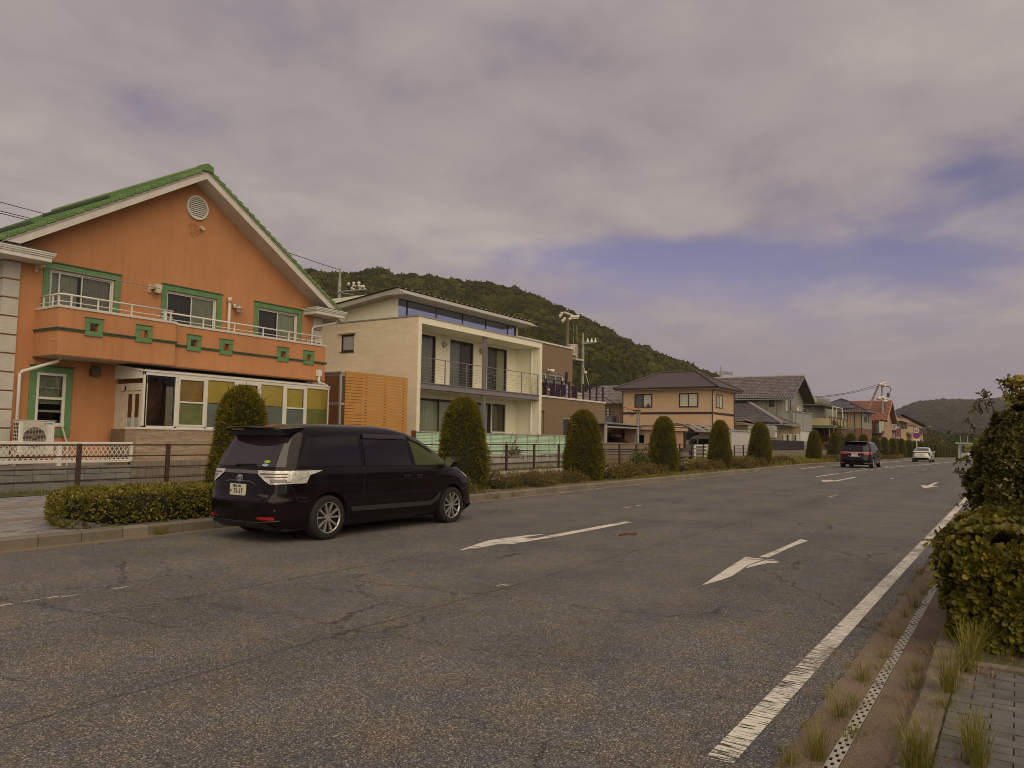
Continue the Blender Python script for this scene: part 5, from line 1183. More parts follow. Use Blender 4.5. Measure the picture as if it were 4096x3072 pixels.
flatwin(h4, F4, gl, gr, FP(*zB(1160, 890), Ta)[1], FP(*zB(1055, 640), Ta)[1], M_bronze, n=2, curt=[M_curtain, None])
F4s = Fr('x', sx0); ya, za_ = SP(*zB(780, 640), sx0); yb, zb_ = SP(*zB(867, 785), sx0)
flatwin(h4, F4s, yb, ya, zb_, za_, M_bronze, n=1)
for yy in (SP(*zB(555, 700), sx0)[0], SP(*zB(733, 700), sx0)[0], SP(*zB(912, 700), sx0)[0]): q = MB(); q.box(sx0-.012, sx0, yy-.012, yy+.012, .5, ze4); part('panel_joint', q, M_bronze, h4)
ov = .65; sl = (zap-ze4)/(sapx-sx0); zl = ze4-ov*sl+.12; yF, yB_ = Ta-1.15, Ta+9.3
ribbed_roof(h4, (sx0-ov, yB_, zl), (sx0-ov, yF, zl), (sapx, yF, zap+.22), (sapx, yB_, zap+.22), 38, M_kawara, .075, nc=14)
ribbed_roof(h4, (sx1+ov, yF, zl), (sx1+ov, yB_, zl), (sapx, yB_, zap+.22), (sapx, yF, zap+.22), 38, M_kawara, .06, nc=10)
m = MB(); m.add([(sx0-ov, yF, zl-.1), (sapx, yF, zap+.1), (sx1+ov, yF, zl-.1), (sx1+ov, yB_, zl-.1), (sapx, yB_, zap+.1), (sx0-ov, yB_, zl-.1)], [(0, 1, 4, 5), (1, 2, 3, 4)]); part('eave_soffit', m, mat('dark_soffit', (.07, .06, .05), .8, .1), h4)
q = MB(); q.tube([(sapx, yF, zap+.3), (sapx, yB_, zap+.3)], .14, 6); part('ridge_tile', q, mat('ridge_grey', (.30, .27, .27), .7, .1), h4)
q = MB()
for sg in (-1, 1): q.bar((sapx+sg*(sapx-sx0+ov), yF-.02, zl+.0), (sapx, yF-.02, zap+.14), .05, .2)
part('barge_board', q, mat('barge_grey', (.16, .155, .14), .7, .1), h4)
q = MB(); q.box(sx0-ov-.12, sx0-ov, yF, yB_, zl-.12, zl+.0); part('gutter', q, mat('gutter_grey', (.20, .21, .20), .5, .1), h4)
# lower hipped roof wing
lxA = 76.0
e0 = SP(*zB(175, 1030), 75.6); e1 = SP(*zB(965, 1080), 75.6); rt = SP(*zB(395, 705), sx0); 
ribbed_roof(h4, (75.6, e0[0]+3, e0[1]), (75.6, e1[0]-.2, e1[1]), (sx0-.05, rt[0], rt[1]), (sx0-.05, e0[0]+5.2, rt[1]), 34, M_kawara, .075, nc=13)
ex1 = FP(*zB(1330, 1105), e1[0]-.3)
ribbed_roof(h4, (75.6, e1[0]-.2, e1[1]), (ex1[0], e1[0]-.3, ex1[1]), (sx0+1.2, Ta-.02, 4.05), (sx0-.05, rt[0], rt[1]), 26, M_kawara, .06, nc=8)
q = MB(); q.tube([(75.6, e1[0]-.2, e1[1]+.1), (sx0-.05, rt[0], rt[1]+.12)], .16, 6); part('hip_tile', q, mat('ridge_grey', (.30, .27, .27)), h4)
q = MB(); q.box(75.5, 75.62, e1[0]-.3, e0[0]+3, e1[1]-.14, e1[1]-.02); q.box(75.5, ex1[0], e1[0]-.42, e1[0]-.3, e1[1]-.14, e1[1]-.02); part('gutter', q, mat('gutter_grey', (.2, .21, .2)), h4)
m = MB(); m.box(76.4, sx0, e1[0]+.6, e0[0]+4, .3, e1[1]); part('lower_wall', m, M_panel, h4)
# grey block with satellite dish, next to the gable
blk = thing('grey_annex_block', 'grey two storey annex block with satellite dish beside the tiled gable', 'building', (88, 20, .5))
bR, bT = FP(*zB(1540, 920), 19.55); bL = FP(*zB(1205, 880), 19.55)[0]
m = MB(); m.box(bL-.1, bR, 19.55, 24, .3, bT+.02); part('wall', m, M_panel2, blk)
m = MB(); m.box(bL-.1, bR+.1, 19.45, 24, bT+.02, bT+.12); part('coping', m, M_cop, blk)
for x in (bL+1.0, (bL+bR)/2): q = MB(); q.box(x-.02, x+.02, 19.53, 19.55, .5, bT); part('panel_joint', q, M_bronze, blk)
for z_ in (bT+.3, bT+.5): q = MB(); q.box(bL, bR-1.5, 19.6, 19.64, z_, z_+.04); part('roof_rail', q, M_steel, blk)
dx, dz = FP(*zB(1323, 812), 19.3)
q = MB(); n = 20; rad = .28; vs = [(dx+.10, 19.3, dz)]; fs = []
for j in range(1, 5):
    for k in range(n): rr = rad*j/4; vs.append((dx+.10-.10*(j/4)**2, 19.3+rr*math.cos(2*math.pi*k/n), dz+rr*math.sin(2*math.pi*k/n)))
for k in range(n): fs.append((0, 1+k, 1+(k+1) % n))
for j in range(3):
    for k in range(n): fs.append((1+j*n+k, 1+j*n+(k+1) % n, 1+(j+1)*n+(k+1) % n, 1+(j+1)*n+k))
q.add(vs, fs); dsh = part('satellite_dish', q, mat('dish_white', (.62, .60, .56), .6, .04), blk, smooth=True)
q = MB(); q.tube([(dx+.08, 19.3, dz), (dx+.12, 19.3, dz-.6)], .03, 6); q.tube([(dx+.1, 19.3, dz-.2), (dx-.25, 19.3, dz-.05)], .012, 5); part('dish_arm', q, M_bronze, dsh)
# white block and lean-to with corrugated roof
wb = thing('white_outbuilding', 'plain white outbuilding between lean-to and autumn tree', 'outbuilding', (90, 19.4, .5))
wl, wt = FP(*zB(1335, 1205), 19.35); wr, _ = FP(*zB(1555, 1215), 19.35)
m = MB(); m.box(wl, wr, 19.35, 21, .3, wt); part('wall', m, mat('white_board', (.55, .53, .50), .7, .04, 1, dirt=.08), wb)
m = MB(); m.box(wl-.1, wr+.2, 19.25, 21, wt, wt+.14); part('roof_edge', m, M_cop, wb)
lt = thing('lean_to', 'weathered yellow lean-to with corrugated roof and small white windows', 'outbuilding', (78, 19.6, .5))
l0, l0z = FP(*zB(890, 1225), 19.4); l1, l1z = FP(*zB(1335, 1125), 19.4)
M_ylw = mat('yellowed_boards', (.28, .23, .13), .85, .2, 1.5, col2=(.20, .155, .09), dirt=.4)
m = MB(); m.prism([(l0, .4), (l1, .4), (l1, l1z), (l0, l0z)], 'y', 19.42, 19.55); m.prism([(19.42, .4), (22.5, .4), (22.5, l1z+.2), (19.42, l0z)], 'x', l0, l0+.1); part('wall', m, M_ylw, lt)
ribbed_roof(lt, (l0-.4, 19.2, l0z-.0), (l1+.1, 19.2, l1z+.02), (l1+.1, 22.4, l1z+.5), (l0-.4, 22.4, l1z+.42), 36, mat('corrugated_roof', (.25, .20, .13), .7, .2, 1), .05)
for (xa_, xb_) in ((1000, 1062), (1078, 1170), (1215, 1308)):
    a0, z_t = FP(*zB(xa_, 1262), 19.42); a1 = FP(*zB(xb_, 1265), 19.42)[0]
    flatwin(lt, Fr('y', 19.42), a0, a1, 1.75, z_t, M_white, n=2, curt=[None, M_curtain])
for i, pxx in enumerate((498, 812)):
    tb = thing('cage_tank', ('white plastic tank in a steel cage behind the shed, left of the clipped conifer', 'white plastic tank in a steel cage at the left end of the lean-to')[i], 'tank', (76, 20, 2.1), 'caged water tanks')
    yc, zt_ = SP(*zB(pxx, 1112), 75.8); zb2_ = SP(*zB(pxx, 1350), 75.8)[1]; yc += -.0
    q = MB(); q.box(75.3, 76.3, yc-.47, yc+.47, zb2_+.1, zt_-.05); part('tank_body', q, mat('tank_plastic', (.58, .57, .52), .5, .05), tb, bevel=.06)
    for k in range(7): q = MB(); q.box(75.24, 75.27, yc-.5+k*.16, yc-.475+k*.16, zb2_, zt_); part('cage_bar', q, M_steel, tb)
    for k in range(5): q = MB(); z_ = zb2_+.05+k*(zt_-zb2_-.1)/4; q.box(75.22, 75.25, yc-.5, yc+.5, z_, z_+.03); part('cage_bar', q, M_steel, tb)
    q = MB(); q.box(75.2, 76.4, yc-.5, yc+.5, 1.5, zb2_); part('stand', q, M_steel, tb)
# slanted board roof between carport and tiled house
q = MB(); a, b = zA(1825, 852), zA(2200, 905)
p0, p1 = SP(a[0], a[1], 69.0), SP(b[0], b[1], 69.0)
q.hexa([(68.5, p1[0], p1[1]-.1), (71, p1[0], p1[1]-.1), (71, p0[0], p0[1]-.1), (68.5, p0[0], p0[1]-.1)], [(68.5, p1[0], p1[1]), (71, p1[0], p1[1]), (71, p0[0], p0[1]), (68.5, p0[0], p0[1])])
q.box(68.9, 69.0, p1[0]+.1, p0[0]-.5, .4, p1[1]-.1)
tag(part('lean_to_roof', q, M_ylw), 'slanted brown board roof between the tan house and the grey tiled house', 'roof')
# far block wall with dark slat fence and brown mesh fence
bw2 = thing('block_wall', 'weathered stone coloured block wall along the verge below the dark slat fence', 'wall', (85, 18.9, 0))
x = 68.5; bb = MB(); bb.box(.004, .386, 0, .12, .004, .19); bme = mesh_of('block', bb, mat('mossy_block', (.17, .14, .095), .95, .3, 3, col2=(.25, .21, .15), dirt=.5, bump=.6))
for r_ in range(4):
    x = 68.3-(.195 if r_ % 2 else 0)
    while x < 96: o = link(bpy.data.objects.new('block', bme), bw2); o.location = (x-85, 0, gz(x)+.12+r_*.195); x += .39
m = MB(); m.box(68.3, 96.3, 18.93, 19.0, .0, .95); part('mortar_core', m, mat('block_mortar', (.19, .165, .14)), bw2)
df = thing('slat_fence', 'near black vertical slat fence on the weathered block wall', 'fence', (78, 18.95, 1))
f0 = 71.0; f1 = FP(*zB(1385, 1390), 18.95)[0]; k = 0; x = f0
dsl = MB(); dsl.box(0, .115, 0, .02, 0, .95); dme = mesh_of('slat', dsl, mat('black_slat', (.028, .022, .024), .6, .2))
while x < f1: o = link(bpy.data.objects.new('slat', dme), df); o.location = (x-78, 0, -.02); x += .14
q = MB(); q.box(f0, f1, 18.98, 19.02, 1.0, 1.05); q.box(f0, f1, 18.98, 19.02, 1.80, 1.85); part('rail', q, M_black, df)
bf = thing('mesh_fence', 'brown mesh panel fence on the block wall in front of the autumn tree', 'fence', (91, 18.95, 1))
f2 = FP(*zB(1850, 1405), 18.95)[0]
x = f1+.1
while x < f2: q = MB(); q.box(x-.03, x+.03, 18.92, 18.98, .9, 1.9); part('post', q, M_brown, bf); x += 1.9
q = MB()
for k in range(14): q.box(f1, f2, 18.955, 18.965, .95+k*.07, .98+k*.07)
part('mesh_panel', q, mat('brown_mesh', (.085, .05, .035), .7, .2), bf)
for k in range(2): q = MB(); q.box(f1, f2, 18.94, 18.97, (.92, 1.86)[k], (.96, 1.9)[k]); part('rail', q, M_brown, bf)

# ================================================================ HOUSE 5: flat roofed house with green eaves
zC = ZM(3200, 1500, .27125); z3z = ZM(3400, 1550, .18083)
h5 = thing('green_eaved_house', 'pale flat roofed house with green edged eaves and long cream balcony', 'house', (103, 20, .5))
M_g5 = mat('grey_green_render', (.22, .21, .18), .9, .08, 1); M_c5 = mat('cream_balcony', (.42, .36, .21), .8, .06, 1, dirt=.15); M_e5 = mat('green_eave', (.13, .17, .09), .6, .1); M_eu = mat('eave_grey', (.20, .20, .18), .7, .05)
m = MB(); m.box(99.0, 114, 21.0, 29, .3, 6.35); part('wall', m, M_g5, h5)
m = MB(); m.box(97.6, 106.6, 19.5, 29, 6.34, 6.50); part('eave', m, M_eu, h5); m = MB(); m.box(97.5, 106.7, 19.4, 29, 6.50, 6.66); part('eave_edge', m, M_e5, h5)
m = MB(); m.box(99.0, 111.2, 19.0, 19.12, 3.95, 4.80); m.box(99.0, 99.12, 19.12, 21, 3.95, 4.80); part('balcony_front', m, M_c5, h5)
m = MB(); m.box(98.6, 112.8, 18.5, 21, 3.62, 3.78); part('eave', m, M_eu, h5); m = MB(); m.box(98.5, 112.9, 18.4, 21, 3.78, 3.95); part('eave_edge', m, M_e5, h5)
for k in range(13): q = MB(); x = 99.3+k*.97; q.box(x-.04, x+.04, 18.93, 18.99, 3.98, 5.0); part('balcony_post', q, M_bronze, h5)
q = MB(); q.box(99, 111.2, 18.94, 18.99, 4.95, 5.02); part('hand_rail', q, M_bronze, h5)
for k in range(3): q = MB(); x = (101.6, 104.0, 107.8)[k]; q.box(x-.05, x+.05, 19.0, 19.1, 4.8, 6.35); part('drying_post', q, M_white, h5)
q = MB(); q.box(101.6, 107.8, 19.0, 19.08, 6.28, 6.36); part('drying_post', q, M_white, h5)
flatwin(h5, Fr('x', 99.0), 21.6, 23.0, 4.2, 6.1, M_bronze, n=2)
m = MB(); m.box(100.5, 108, 22.0, 29, 6.6, 7.5); part('penthouse', m, mat('cream_wall', (.44, .36, .20), .85, .05), h5)
q = MB()
for x in np.arange(99.2, 107.5, .5): q.box(x-.02, x+.02, 20.4, 20.44, 6.6, 7.45)
for y in np.arange(20.4, 23.4, .3): q.box(99.2, 99.24, y-.015, y+.015, 6.6, 7.45)
for z_ in (6.9, 7.15): q.box(99.2, 99.24, 20.4, 24, z_, z_+.03)
q.box(99.18, 107.5, 20.38, 20.46, 7.44, 7.52); q.box(99.18, 99.28, 20.4, 24, 7.44, 7.52); part('roof_railing', q, M_cop, h5)
q = MB(); q.box(100, 107.4, 20.5, 20.54, 6.7, 7.3); part('roof_screen', q, mat('screen_grey', (.22, .20, .15), .8, .1), h5)
q = MB(); q.box(98.9, 99.0, 18.9, 19.0, .5, 3.7); q.tube([(99.5, 18.55, 3.7), (99.5, 18.6, 3.3)], .06, 6); part('downpipe', q, M_eu, h5)
# HOUSE 6: brown hip roof with solar panels
h6 = thing('solar_roof_house', 'two tone brown house with dark hipped roof carrying solar panels', 'house', (130, 22, .3))
T6 = 19.6; x6 = FP(*zC(905, 540), T6)[0]; x6r = FP(*zC(1025, 570), T6)[0]; ze6 = FP(*zC(905, 540), T6)[1]; zm6 = FP(*zC(905, 785), T6)[1]; yl6 = SP(*zC(330, 500), x6)[0]
M_up6 = mat('tan_upper_siding', (.30, .225, .135), .85, .07, 1, bump=.5, bscale=10, stretch=(.3, .3, 9)); M_lo6 = mat('brown_brick_siding', (.155, .085, .060), .85, .12, 2); M_up6b = mat('grey_upper_siding', (.24, .23, .22), .85, .06, 1)
m = MB(); m.box(x6, x6r+2, T6, yl6+2, zm6, ze6); part('upper_wall', m, M_up6, h6)
m = MB(); m.box(x6-.02, x6r+2, T6-.02, yl6+2, .0, zm6); part('lower_wall', m, M_lo6, h6)
m = MB(); m.box(x6+.05, x6r, T6-.03, T6-.005, zm6, ze6); part('front_cladding', m, M_up6b, h6)
y2, zr6 = SP(*zC(470, 335), x6+5); hip_roof(h6, x6-.9, x6r+2.5, T6-.9, yl6+2, ze6+.12, 2.0, mat('dark_ribbed_roof', (.045, .032, .034), .5, .2, 2, col2=(.09, .07, .07)), inset=3.6)
m = MB(); m.box(x6-1.0, x6r+2.6, T6-1.0, yl6+2, ze6-.02, ze6+.11); part('eave', m, M_eu, h6)
rise = 2.0/3.6
for (pa, pb, zz0, zz1) in ((330, 740, 415, 440), (330, 820, 445, 472)):
    y_a, z_a = SP(*zC(pa, zz1), x6+.8); y_b = SP(*zC(pb, zz1), x6+.8)[0]
    d0 = (.55 if zz0 > 430 else 1.5)
    for k in range(4):
        ya_ = y_b+(y_a+.5-y_b)*k/4+.03; yb_ = y_b+(y_a+.5-y_b)*(k+1)/4-.03; q = MB()
        zA0 = ze6+.12+(d0)*rise+.10; zA1 = zA0+.8*rise; xA0 = x6-.9+d0
        q.hexa([(xA0, ya_, zA0), (xA0, yb_, zA0), (xA0+.8, yb_, zA1), (xA0+.8, ya_, zA1)][::-1], [(xA0, ya_, zA0+.05), (xA0, yb_, zA0+.05), (xA0+.8, yb_, zA1+.05), (xA0+.8, ya_, zA1+.05)][::-1]); part('solar_panel', q, mat('solar_panel', (.06, .055, .075), .25, .1, spec=.8), h6)
F6 = Fr('x', x6); wa, wza = SP(*zC(615, 560), x6); wb_, wzb = SP(*zC(705, 690), x6); flatwin(h6, F6, wb_, wa, wzb, wza, M_bronze, n=2, curt=[M_curt3, M_curtain])
for pxp in (805, 910): q = MB(); yy = SP(*zC(pxp, 600), x6)[0]; q.box(x6-.06, x6, yy-.05, yy+.05, .5, ze6); part('downpipe', q, M_bronze, h6)
F6b = Fr('y', T6-.03); a0, b1 = FP(*zC(942, 565), T6); a1, b0 = FP(*zC(975, 700), T6); flatwin(h6, F6b, a0, a1, b0, b1, M_bronze, n=2)
a0, b1 = FP(*zC(1003, 580), T6); a1, b0 = FP(*zC(1015, 705), T6); flatwin(h6, F6b, a0, a1, b0, b1, M_bronze, n=1)
# HOUSE 7: steep red roof
h7 = thing('red_roofed_house', 'house with tall faded red gable roof and dark brown balcony with laundry', 'house', (152, 22, 0))
T7 = 19.0; ax7, az7 = FP(*z3z(928, 292), T7-.8); lx7, lz7 = FP(*z3z(822, 735), T7-.8); rx7, rz7 = FP(*z3z(1000, 615), T7-.8)
M_red = mat('faded_red_roof', (.20, .075, .045), .7, .25, 1.2, col2=(.30, .13, .085), stretch=(1, 6, 1), bump=.4)
yL7 = SP(*z3z(-60, 292), ax7)[0]
ribbed_roof(h7, (lx7, yL7, lz7), (lx7, T7-.8, lz7), (ax7, T7-.8, az7), (ax7, yL7, az7), 40, M_red, .08, nc=10)
ribbed_roof(h7, (2*ax7-lx7, T7-.8, lz7), (2*ax7-lx7, yL7, lz7), (ax7, yL7, az7), (ax7, T7-.8, az7), 30, M_red, .08, nc=6)
m = MB(); m.add([(lx7, T7-.8, lz7-.2), (ax7, T7-.8, az7-.2), (2*ax7-lx7, T7-.8, lz7-.2), (2*ax7-lx7, yL7, lz7-.2), (ax7, yL7, az7-.2), (lx7, yL7, lz7-.2)], [(0, 1, 4, 5), (1, 2, 3, 4)]); part('roof_underside', m, mat('red_soffit', (.19, .09, .06), .8, .1), h7)
q = MB(); q.bar((lx7, T7-.85, lz7-.05), (ax7, T7-.85, az7-.05), .08, .3); q.bar((2*ax7-lx7, T7-.85, lz7-.05), (ax7, T7-.85, az7-.05), .08, .3); part('barge_board', q, mat('pink_barge', (.42, .28, .22), .7, .1), h7)
m = MB(); m.prism([(lx7+.8, 0), (2*ax7-lx7-.8, 0), (2*ax7-lx7-.8, lz7), (ax7, az7-.6), (lx7+.8, lz7)], 'y', T7, T7+8); part('wall', m, mat('pinkish_render', (.36, .24, .17), .9, .06), h7)
xb = lx7-4.0; q = MB(); y0_, z0_ = SP(*z3z(660, 785), xb); y1_, z1_ = SP(*z3z(430, 1010), xb)
q.box(xb, lx7+1, y0_, y1_, z1_, z0_); part('balcony', q, mat('dark_red_brown', (.085, .038, .032), .7, .1), h7)
q = MB(); q.box(xb-.05, xb-.01, y0_, y0_+(y1_-y0_)*.3, z1_, z0_-.05); part('balcony_panel', q, M_eu, h7)
q = MB(); q.box(xb-.1, lx7+1, y0_+.2, y1_, .0, z1_-.8); part('ground_floor', q, mat('beige_low', (.30, .25, .19), .9, .1), h7)
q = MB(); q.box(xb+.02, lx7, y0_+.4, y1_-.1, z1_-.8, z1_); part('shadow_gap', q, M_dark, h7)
for a, b in ((645, 700), (705, 745)):
    ya_, zt_ = SP(*z3z(a, 750), xb-.4); yb_, zb3 = SP(*z3z(b, 1000 if a == 645 else 965), xb-.4); q = MB(); q.box(xb-.45, xb-.38, yb_, ya_, zb3, zt_); part('hanging_futon', q, M_curt2, h7)
# HOUSE 8: brick bay house
h8 = thing('brick_bay_house', 'house with olive hipped bay roof, dark red brick walls and white balustrade', 'house', (160, 20, 0))
M_brk = mat('dark_red_brick', (.145, .055, .040), .85, .2, 4, bump=.3); M_oli = mat('olive_roof', (.25, .21, .085), .7, .1, 2); M_y8 = mat('yellow_render', (.42, .31, .15), .85, .06, 1)
T8 = 19.0; cx8, cz8 = FP(*z3z(1005, 720), T8); x8r = FP(*z3z(1120, 730), T8)[0]; x8e, z8e = FP(*z3z(1285, 790), T8)
yl8 = SP(*z3z(815, 720), cx8)[0]
m = MB(); m.box(cx8, x8r, T8, yl8+1, -.5, cz8); part('wall', m, M_brk, h8)
m = MB(); m.box(x8r, x8e, T8+.2, T8+6, -.5, z8e+.5); part('side_wall', m, M_y8, h8)
m = MB(); z8 = cz8; pk = SP(*z3z(870, 575), cx8+2)
m.add([(cx8-1.2, T8-1.0, z8), (x8r+4, T8-1.0, z8), (x8r+4, yl8+2, z8), (cx8-1.2, yl8+2, z8), (cx8+2, yl8+.2, pk[1]), (x8r+2, yl8+.2, pk[1])], [(0, 1, 5, 4), (3, 0, 4), (1, 2, 5), (2, 3, 4, 5)]); part('roof', m, M_oli, h8)
m = MB(); m.box(cx8-1.25, x8r+4, T8-1.05, T8-.95, z8-.18, z8); m.box(cx8-1.25, cx8-1.15, T8-.95, yl8+2, z8-.18, z8); part('eave_board', m, mat('pink_barge', (.42, .28, .22)), h8)
m = MB(); m.prism([(T8-.9, z8e), (T8+.2, z8e+.9), (T8+.2, z8e+.75), (T8-.9, z8e-.15)], 'x', x8r+.5, x8e+1); part('side_roof', m, M_red, h8)
F8 = Fr('x', cx8-.0); ya_, za1 = SP(*z3z(852, 730), cx8); yb_, zb1_ = SP(*z3z(950, 835), cx8); flatwin(h8, F8, yb_, ya_, zb1_-.3, za1, M_white, n=1, fw=.1, curt=[mat('blue_blind', (.10, .10, .26), .6, .1)])
F8b = Fr('y', T8); a0, b1 = FP(*z3z(1018, 740), T8); a1, b0 = FP(*z3z(1088, 905), T8); flatwin(h8, F8b, a0, a1, b0, b1, M_white, n=1, fw=.3)
a0, b1 = FP(*z3z(1020, 1090), T8); a1, b0 = FP(*z3z(1095, 1140), T8); flatwin(h8, F8b, a0, a1, b0, b1, M_white, n=1, fw=.25)
a0, b1 = FP(*z3z(1130, 790), T8+.2); a1, b0 = FP(*z3z(1200, 920), T8+.2); flatwin(h8, Fr('y', T8+.2), a0, a1, b0, b1, M_bronze, n=2); a0, b1 = FP(*z3z(1215, 820), T8+.2); a1, b0 = FP(*z3z(1255, 920), T8+.2); flatwin(h8, Fr('y', T8+.2), a0, a1, b0, b1, M_bronze, n=2)
xb8 = cx8-2.2; y0_, z0_ = SP(*z3z(1000, 880), xb8); y1_, z1_ = SP(*z3z(765, 900), xb8)
q = MB(); q.box(xb8, cx8, y0_, y1_, z0_-.55, z0_); part('balcony', q, mat('pink_balcony', (.44, .30, .24), .8, .05), h8)
q = MB(); q.box(xb8-.3, cx8, y0_-.2, y1_+.2, z0_-.72, z0_-.55); part('balcony_roof', q, M_bronze, h8)
for k in range(9): q = MB(); yy = y0_+(y1_-y0_)*k/8; q.box(xb8, xb8+.1, yy-.05, yy+.05, z0_, z0_+.5); part('baluster', q, M_white, h8)
q = MB(); q.box(xb8, xb8+.1, y0_, y1_, z0_+.45, z0_+.56); part('hand_rail', q, M_white, h8)
m = MB(); m.box(xb8+.3, cx8, y0_+.3, y1_+1.5, -.5, z0_-.7); part('ground_wall', m, mat('beige_low', (.30, .25, .19)), h8)
# HOUSE 9: long yellow gable
h9 = thing('yellow_gable_house', 'yellow house with long asymmetrical dark gable, last of the row before the wooded hill', 'house', (200, 22, -1))
T9 = 19.0; p9, zp9 = FP(*z3z(1140, 545), T9); r9, zr9 = FP(*z3z(1770, 860), T9); w9, _ = FP(*z3z(1690, 870), T9); wz9 = FP(*z3z(1690, 880), T9)[1]
l9 = p9-6
m = MB(); zl9 = zp9-2.6
m.prism([(l9+1, -2), (w9, -2), (w9, wz9), (p9, zp9-.3), (l9+1, zl9)], 'y', T9+.8, T9+9); part('wall', m, M_y8, h9)
m = MB(); m.prism([(l9-.5, zl9-.3), (p9, zp9-.3), (r9, zr9-.2), (r9, zr9), (p9, zp9), (l9-.5, zl9)], 'y', T9, T9+9.5); part('roof', m, mat('dark_roof', (.05, .04, .04), .7, .2), h9)
q = MB(); q.box(r9-8, r9+1, T9-.3, T9+.6, zr9-.25, zr9+.0); part('eave', q, M_eu, h9)
for (pa, qa, pb, qb_) in ((1530, 895, 1610, 1010), (1620, 930, 1680, 1010)):
    a0, b1 = FP(*z3z(pa, qa), T9+.8); a1, b0 = FP(*z3z(pb, qb_), T9+.8); flatwin(h9, Fr('y', T9+.8), a0, a1, b0, b1, M_bronze, n=2)
a0, b0 = FP(*z3z(1530, 1010), T9+.3); a1 = FP(*z3z(1690, 1010), T9+.3)[0]; q = MB(); q.box(a0, a1, T9+.25, T9+.3, b0, b0+.9); part('balcony_rail', q, M_bronze, h9)
h10 = thing('grey_roofed_house', 'small grey roofed house squeezed between brick bay house and yellow gable', 'house', (185, 20, -1))
a, b = FP(*z3z(1010, 600), T8+2.5), FP(*z3z(1500, 835), T8+.0)
m = MB(); x0_, zt_ = FP(*z3z(1020, 605), T8+.5); x1_, zb_3 = FP(*z3z(1495, 835), T8+.5)
m.prism([(x0_, zb_3-.4), (x1_, zb_3-.3), (x1_, zb_3), (x0_, zt_)], 'y', T8+.5, T8+2); part('roof', m, mat('grey_metal_roof', (.17, .17, .18), .5, .1), h10)
m = MB(); m.box(x8e+1, x1_-2, T8+.9, T8+6, -2, zb_3-.3); part('wall', m, mat('beige_low', (.30, .25, .19)), h10)
a0, b1 = FP(*z3z(1285, 890), T8+.9); a1, b0 = FP(*z3z(1390, 1000), T8+.9); flatwin(h10, Fr('y', T8+.9), a0, a1, b0, b1, M_bronze, n=3)
m = MB(); a0, b0 = FP(*z3z(1270, 1045), T8+.0); a1 = FP(*z3z(1400, 1000), T8)[0]; m.prism([(T8-1, b0), (T8+.9, b0+.9), (T8+.9, b0+.75), (T8-1, b0-.15)], 'x', a0, a1+4); part('porch_roof', m, mat('grey_metal_roof', (.17, .17, .18)), h10)

# ================================================================ poles and wires
M_pole = mat('concrete_pole', (.30, .28, .25), .85, .12, 3); M_pole2 = mat('brown_pole', (.17, .12, .08), .85, .2, 3)
M_ins = mat('white_insulator', (.62, .56, .47), .3, .05); M_wire = mat('black_wire', (.02, .018, .02), .6, 0)
def insul(m, p, r=.09): m.ball((p[0], p[1], p[2]+r), r, 8); m.tube([(p[0], p[1], p[2]-.03), (p[0], p[1], p[2]+.06)], r*.5, 6)
def rel(rt, y): return lambda px, py, zf: FP(*zf(px, py), y)
zP1, zP2 = ZM(1200, 1030, .36166), ZM(2000, 1200, .18083)
y = 35.0; x, zt_ = FP(*zP1(445, 120), y); nk = FP(*zP1(445, 300), y)[1]
p1 = thing('utility_pole', 'grey utility pole with cluster of white insulators behind the white box house roof', 'utility pole', (x, y, .5), 'utility poles')
q = MB(); q.tube([(x, y, 0), (x, y, nk)], .13, 12, .10); q.tube([(x, y, nk-.2), (x, y, nk+.35)], .12, 12, .07); q.tube([(x, y, nk+.3), (x, y, zt_)], .06, 8); part('pole_shaft', q, M_pole, p1)
q = MB(); q.tube([(x-.15, y, nk-.5), (x+.1, y-2.2, nk-.5)], .05, 6); q.tube([(x, y, nk-.5), (x+2.6, y-.1, nk-.45)], .04, 6); part('cross_arm', q, M_steel, p1)
for (a, b, r_) in ((525, 297, .1), (582, 290, .1), (638, 290, .11), (640, 318, .1), (663, 325, .1), (690, 328, .1), (560, 342, .08), (583, 355, .08), (700, 347, .08), (650, 350, .07), (572, 312, .07), (600, 314, .07)):
    xx, z_ = FP(*zP1(a, b), y); q = MB(); insul(q, (xx, y-.1, z_-.08), r_); part('insulator', q, M_ins, p1, smooth=True)
for k in range(6): q = MB(); xx, z_ = FP(*zP1(640+k*18, 340), y); q.tube([(xx, y, z_), (xx-.1, y, z_-1.4)], .012, 4); part('drop_wire', q, M_wire, p1)
y = 30.0; x, zt_ = FP(*zP2(1500, 250), y)
p2 = thing('utility_pole', 'weathered brown utility pole with slanting white crossarm behind the brown house', 'utility pole', (x, y, .5), 'utility poles')
q = MB(); q.tube([(x, y, 0), (x, y, zt_)], .15, 12, .12); part('pole_shaft', q, M_pole2, p2)
a, b = FP(*zP2(1425, 270), y-.3), FP(*zP2(1670, 370), y-.3); q = MB(); q.bar((a[0], y-.3, a[1]), (b[0], y-.3, b[1]), .1, .12); a, b = FP(*zP2(1610, 408), y-.4), FP(*zP2(1725, 400), y-.4); q.bar((a[0], y-.4, a[1]), (b[0], y-.4, b[1]), .08, .1); part('cross_arm', q, M_white, p2)
for (a, b) in ((1370, 305), (1330, 358), (1425, 423), (1385, 467), (1585, 383), (1632, 378), (1683, 376), (1728, 372), (1545, 430)):
    xx, z_ = FP(*zP2(a, b), y-.4); q = MB(); insul(q, (xx, y-.4, z_-.1), .13); part('insulator', q, M_ins, p2, smooth=True)
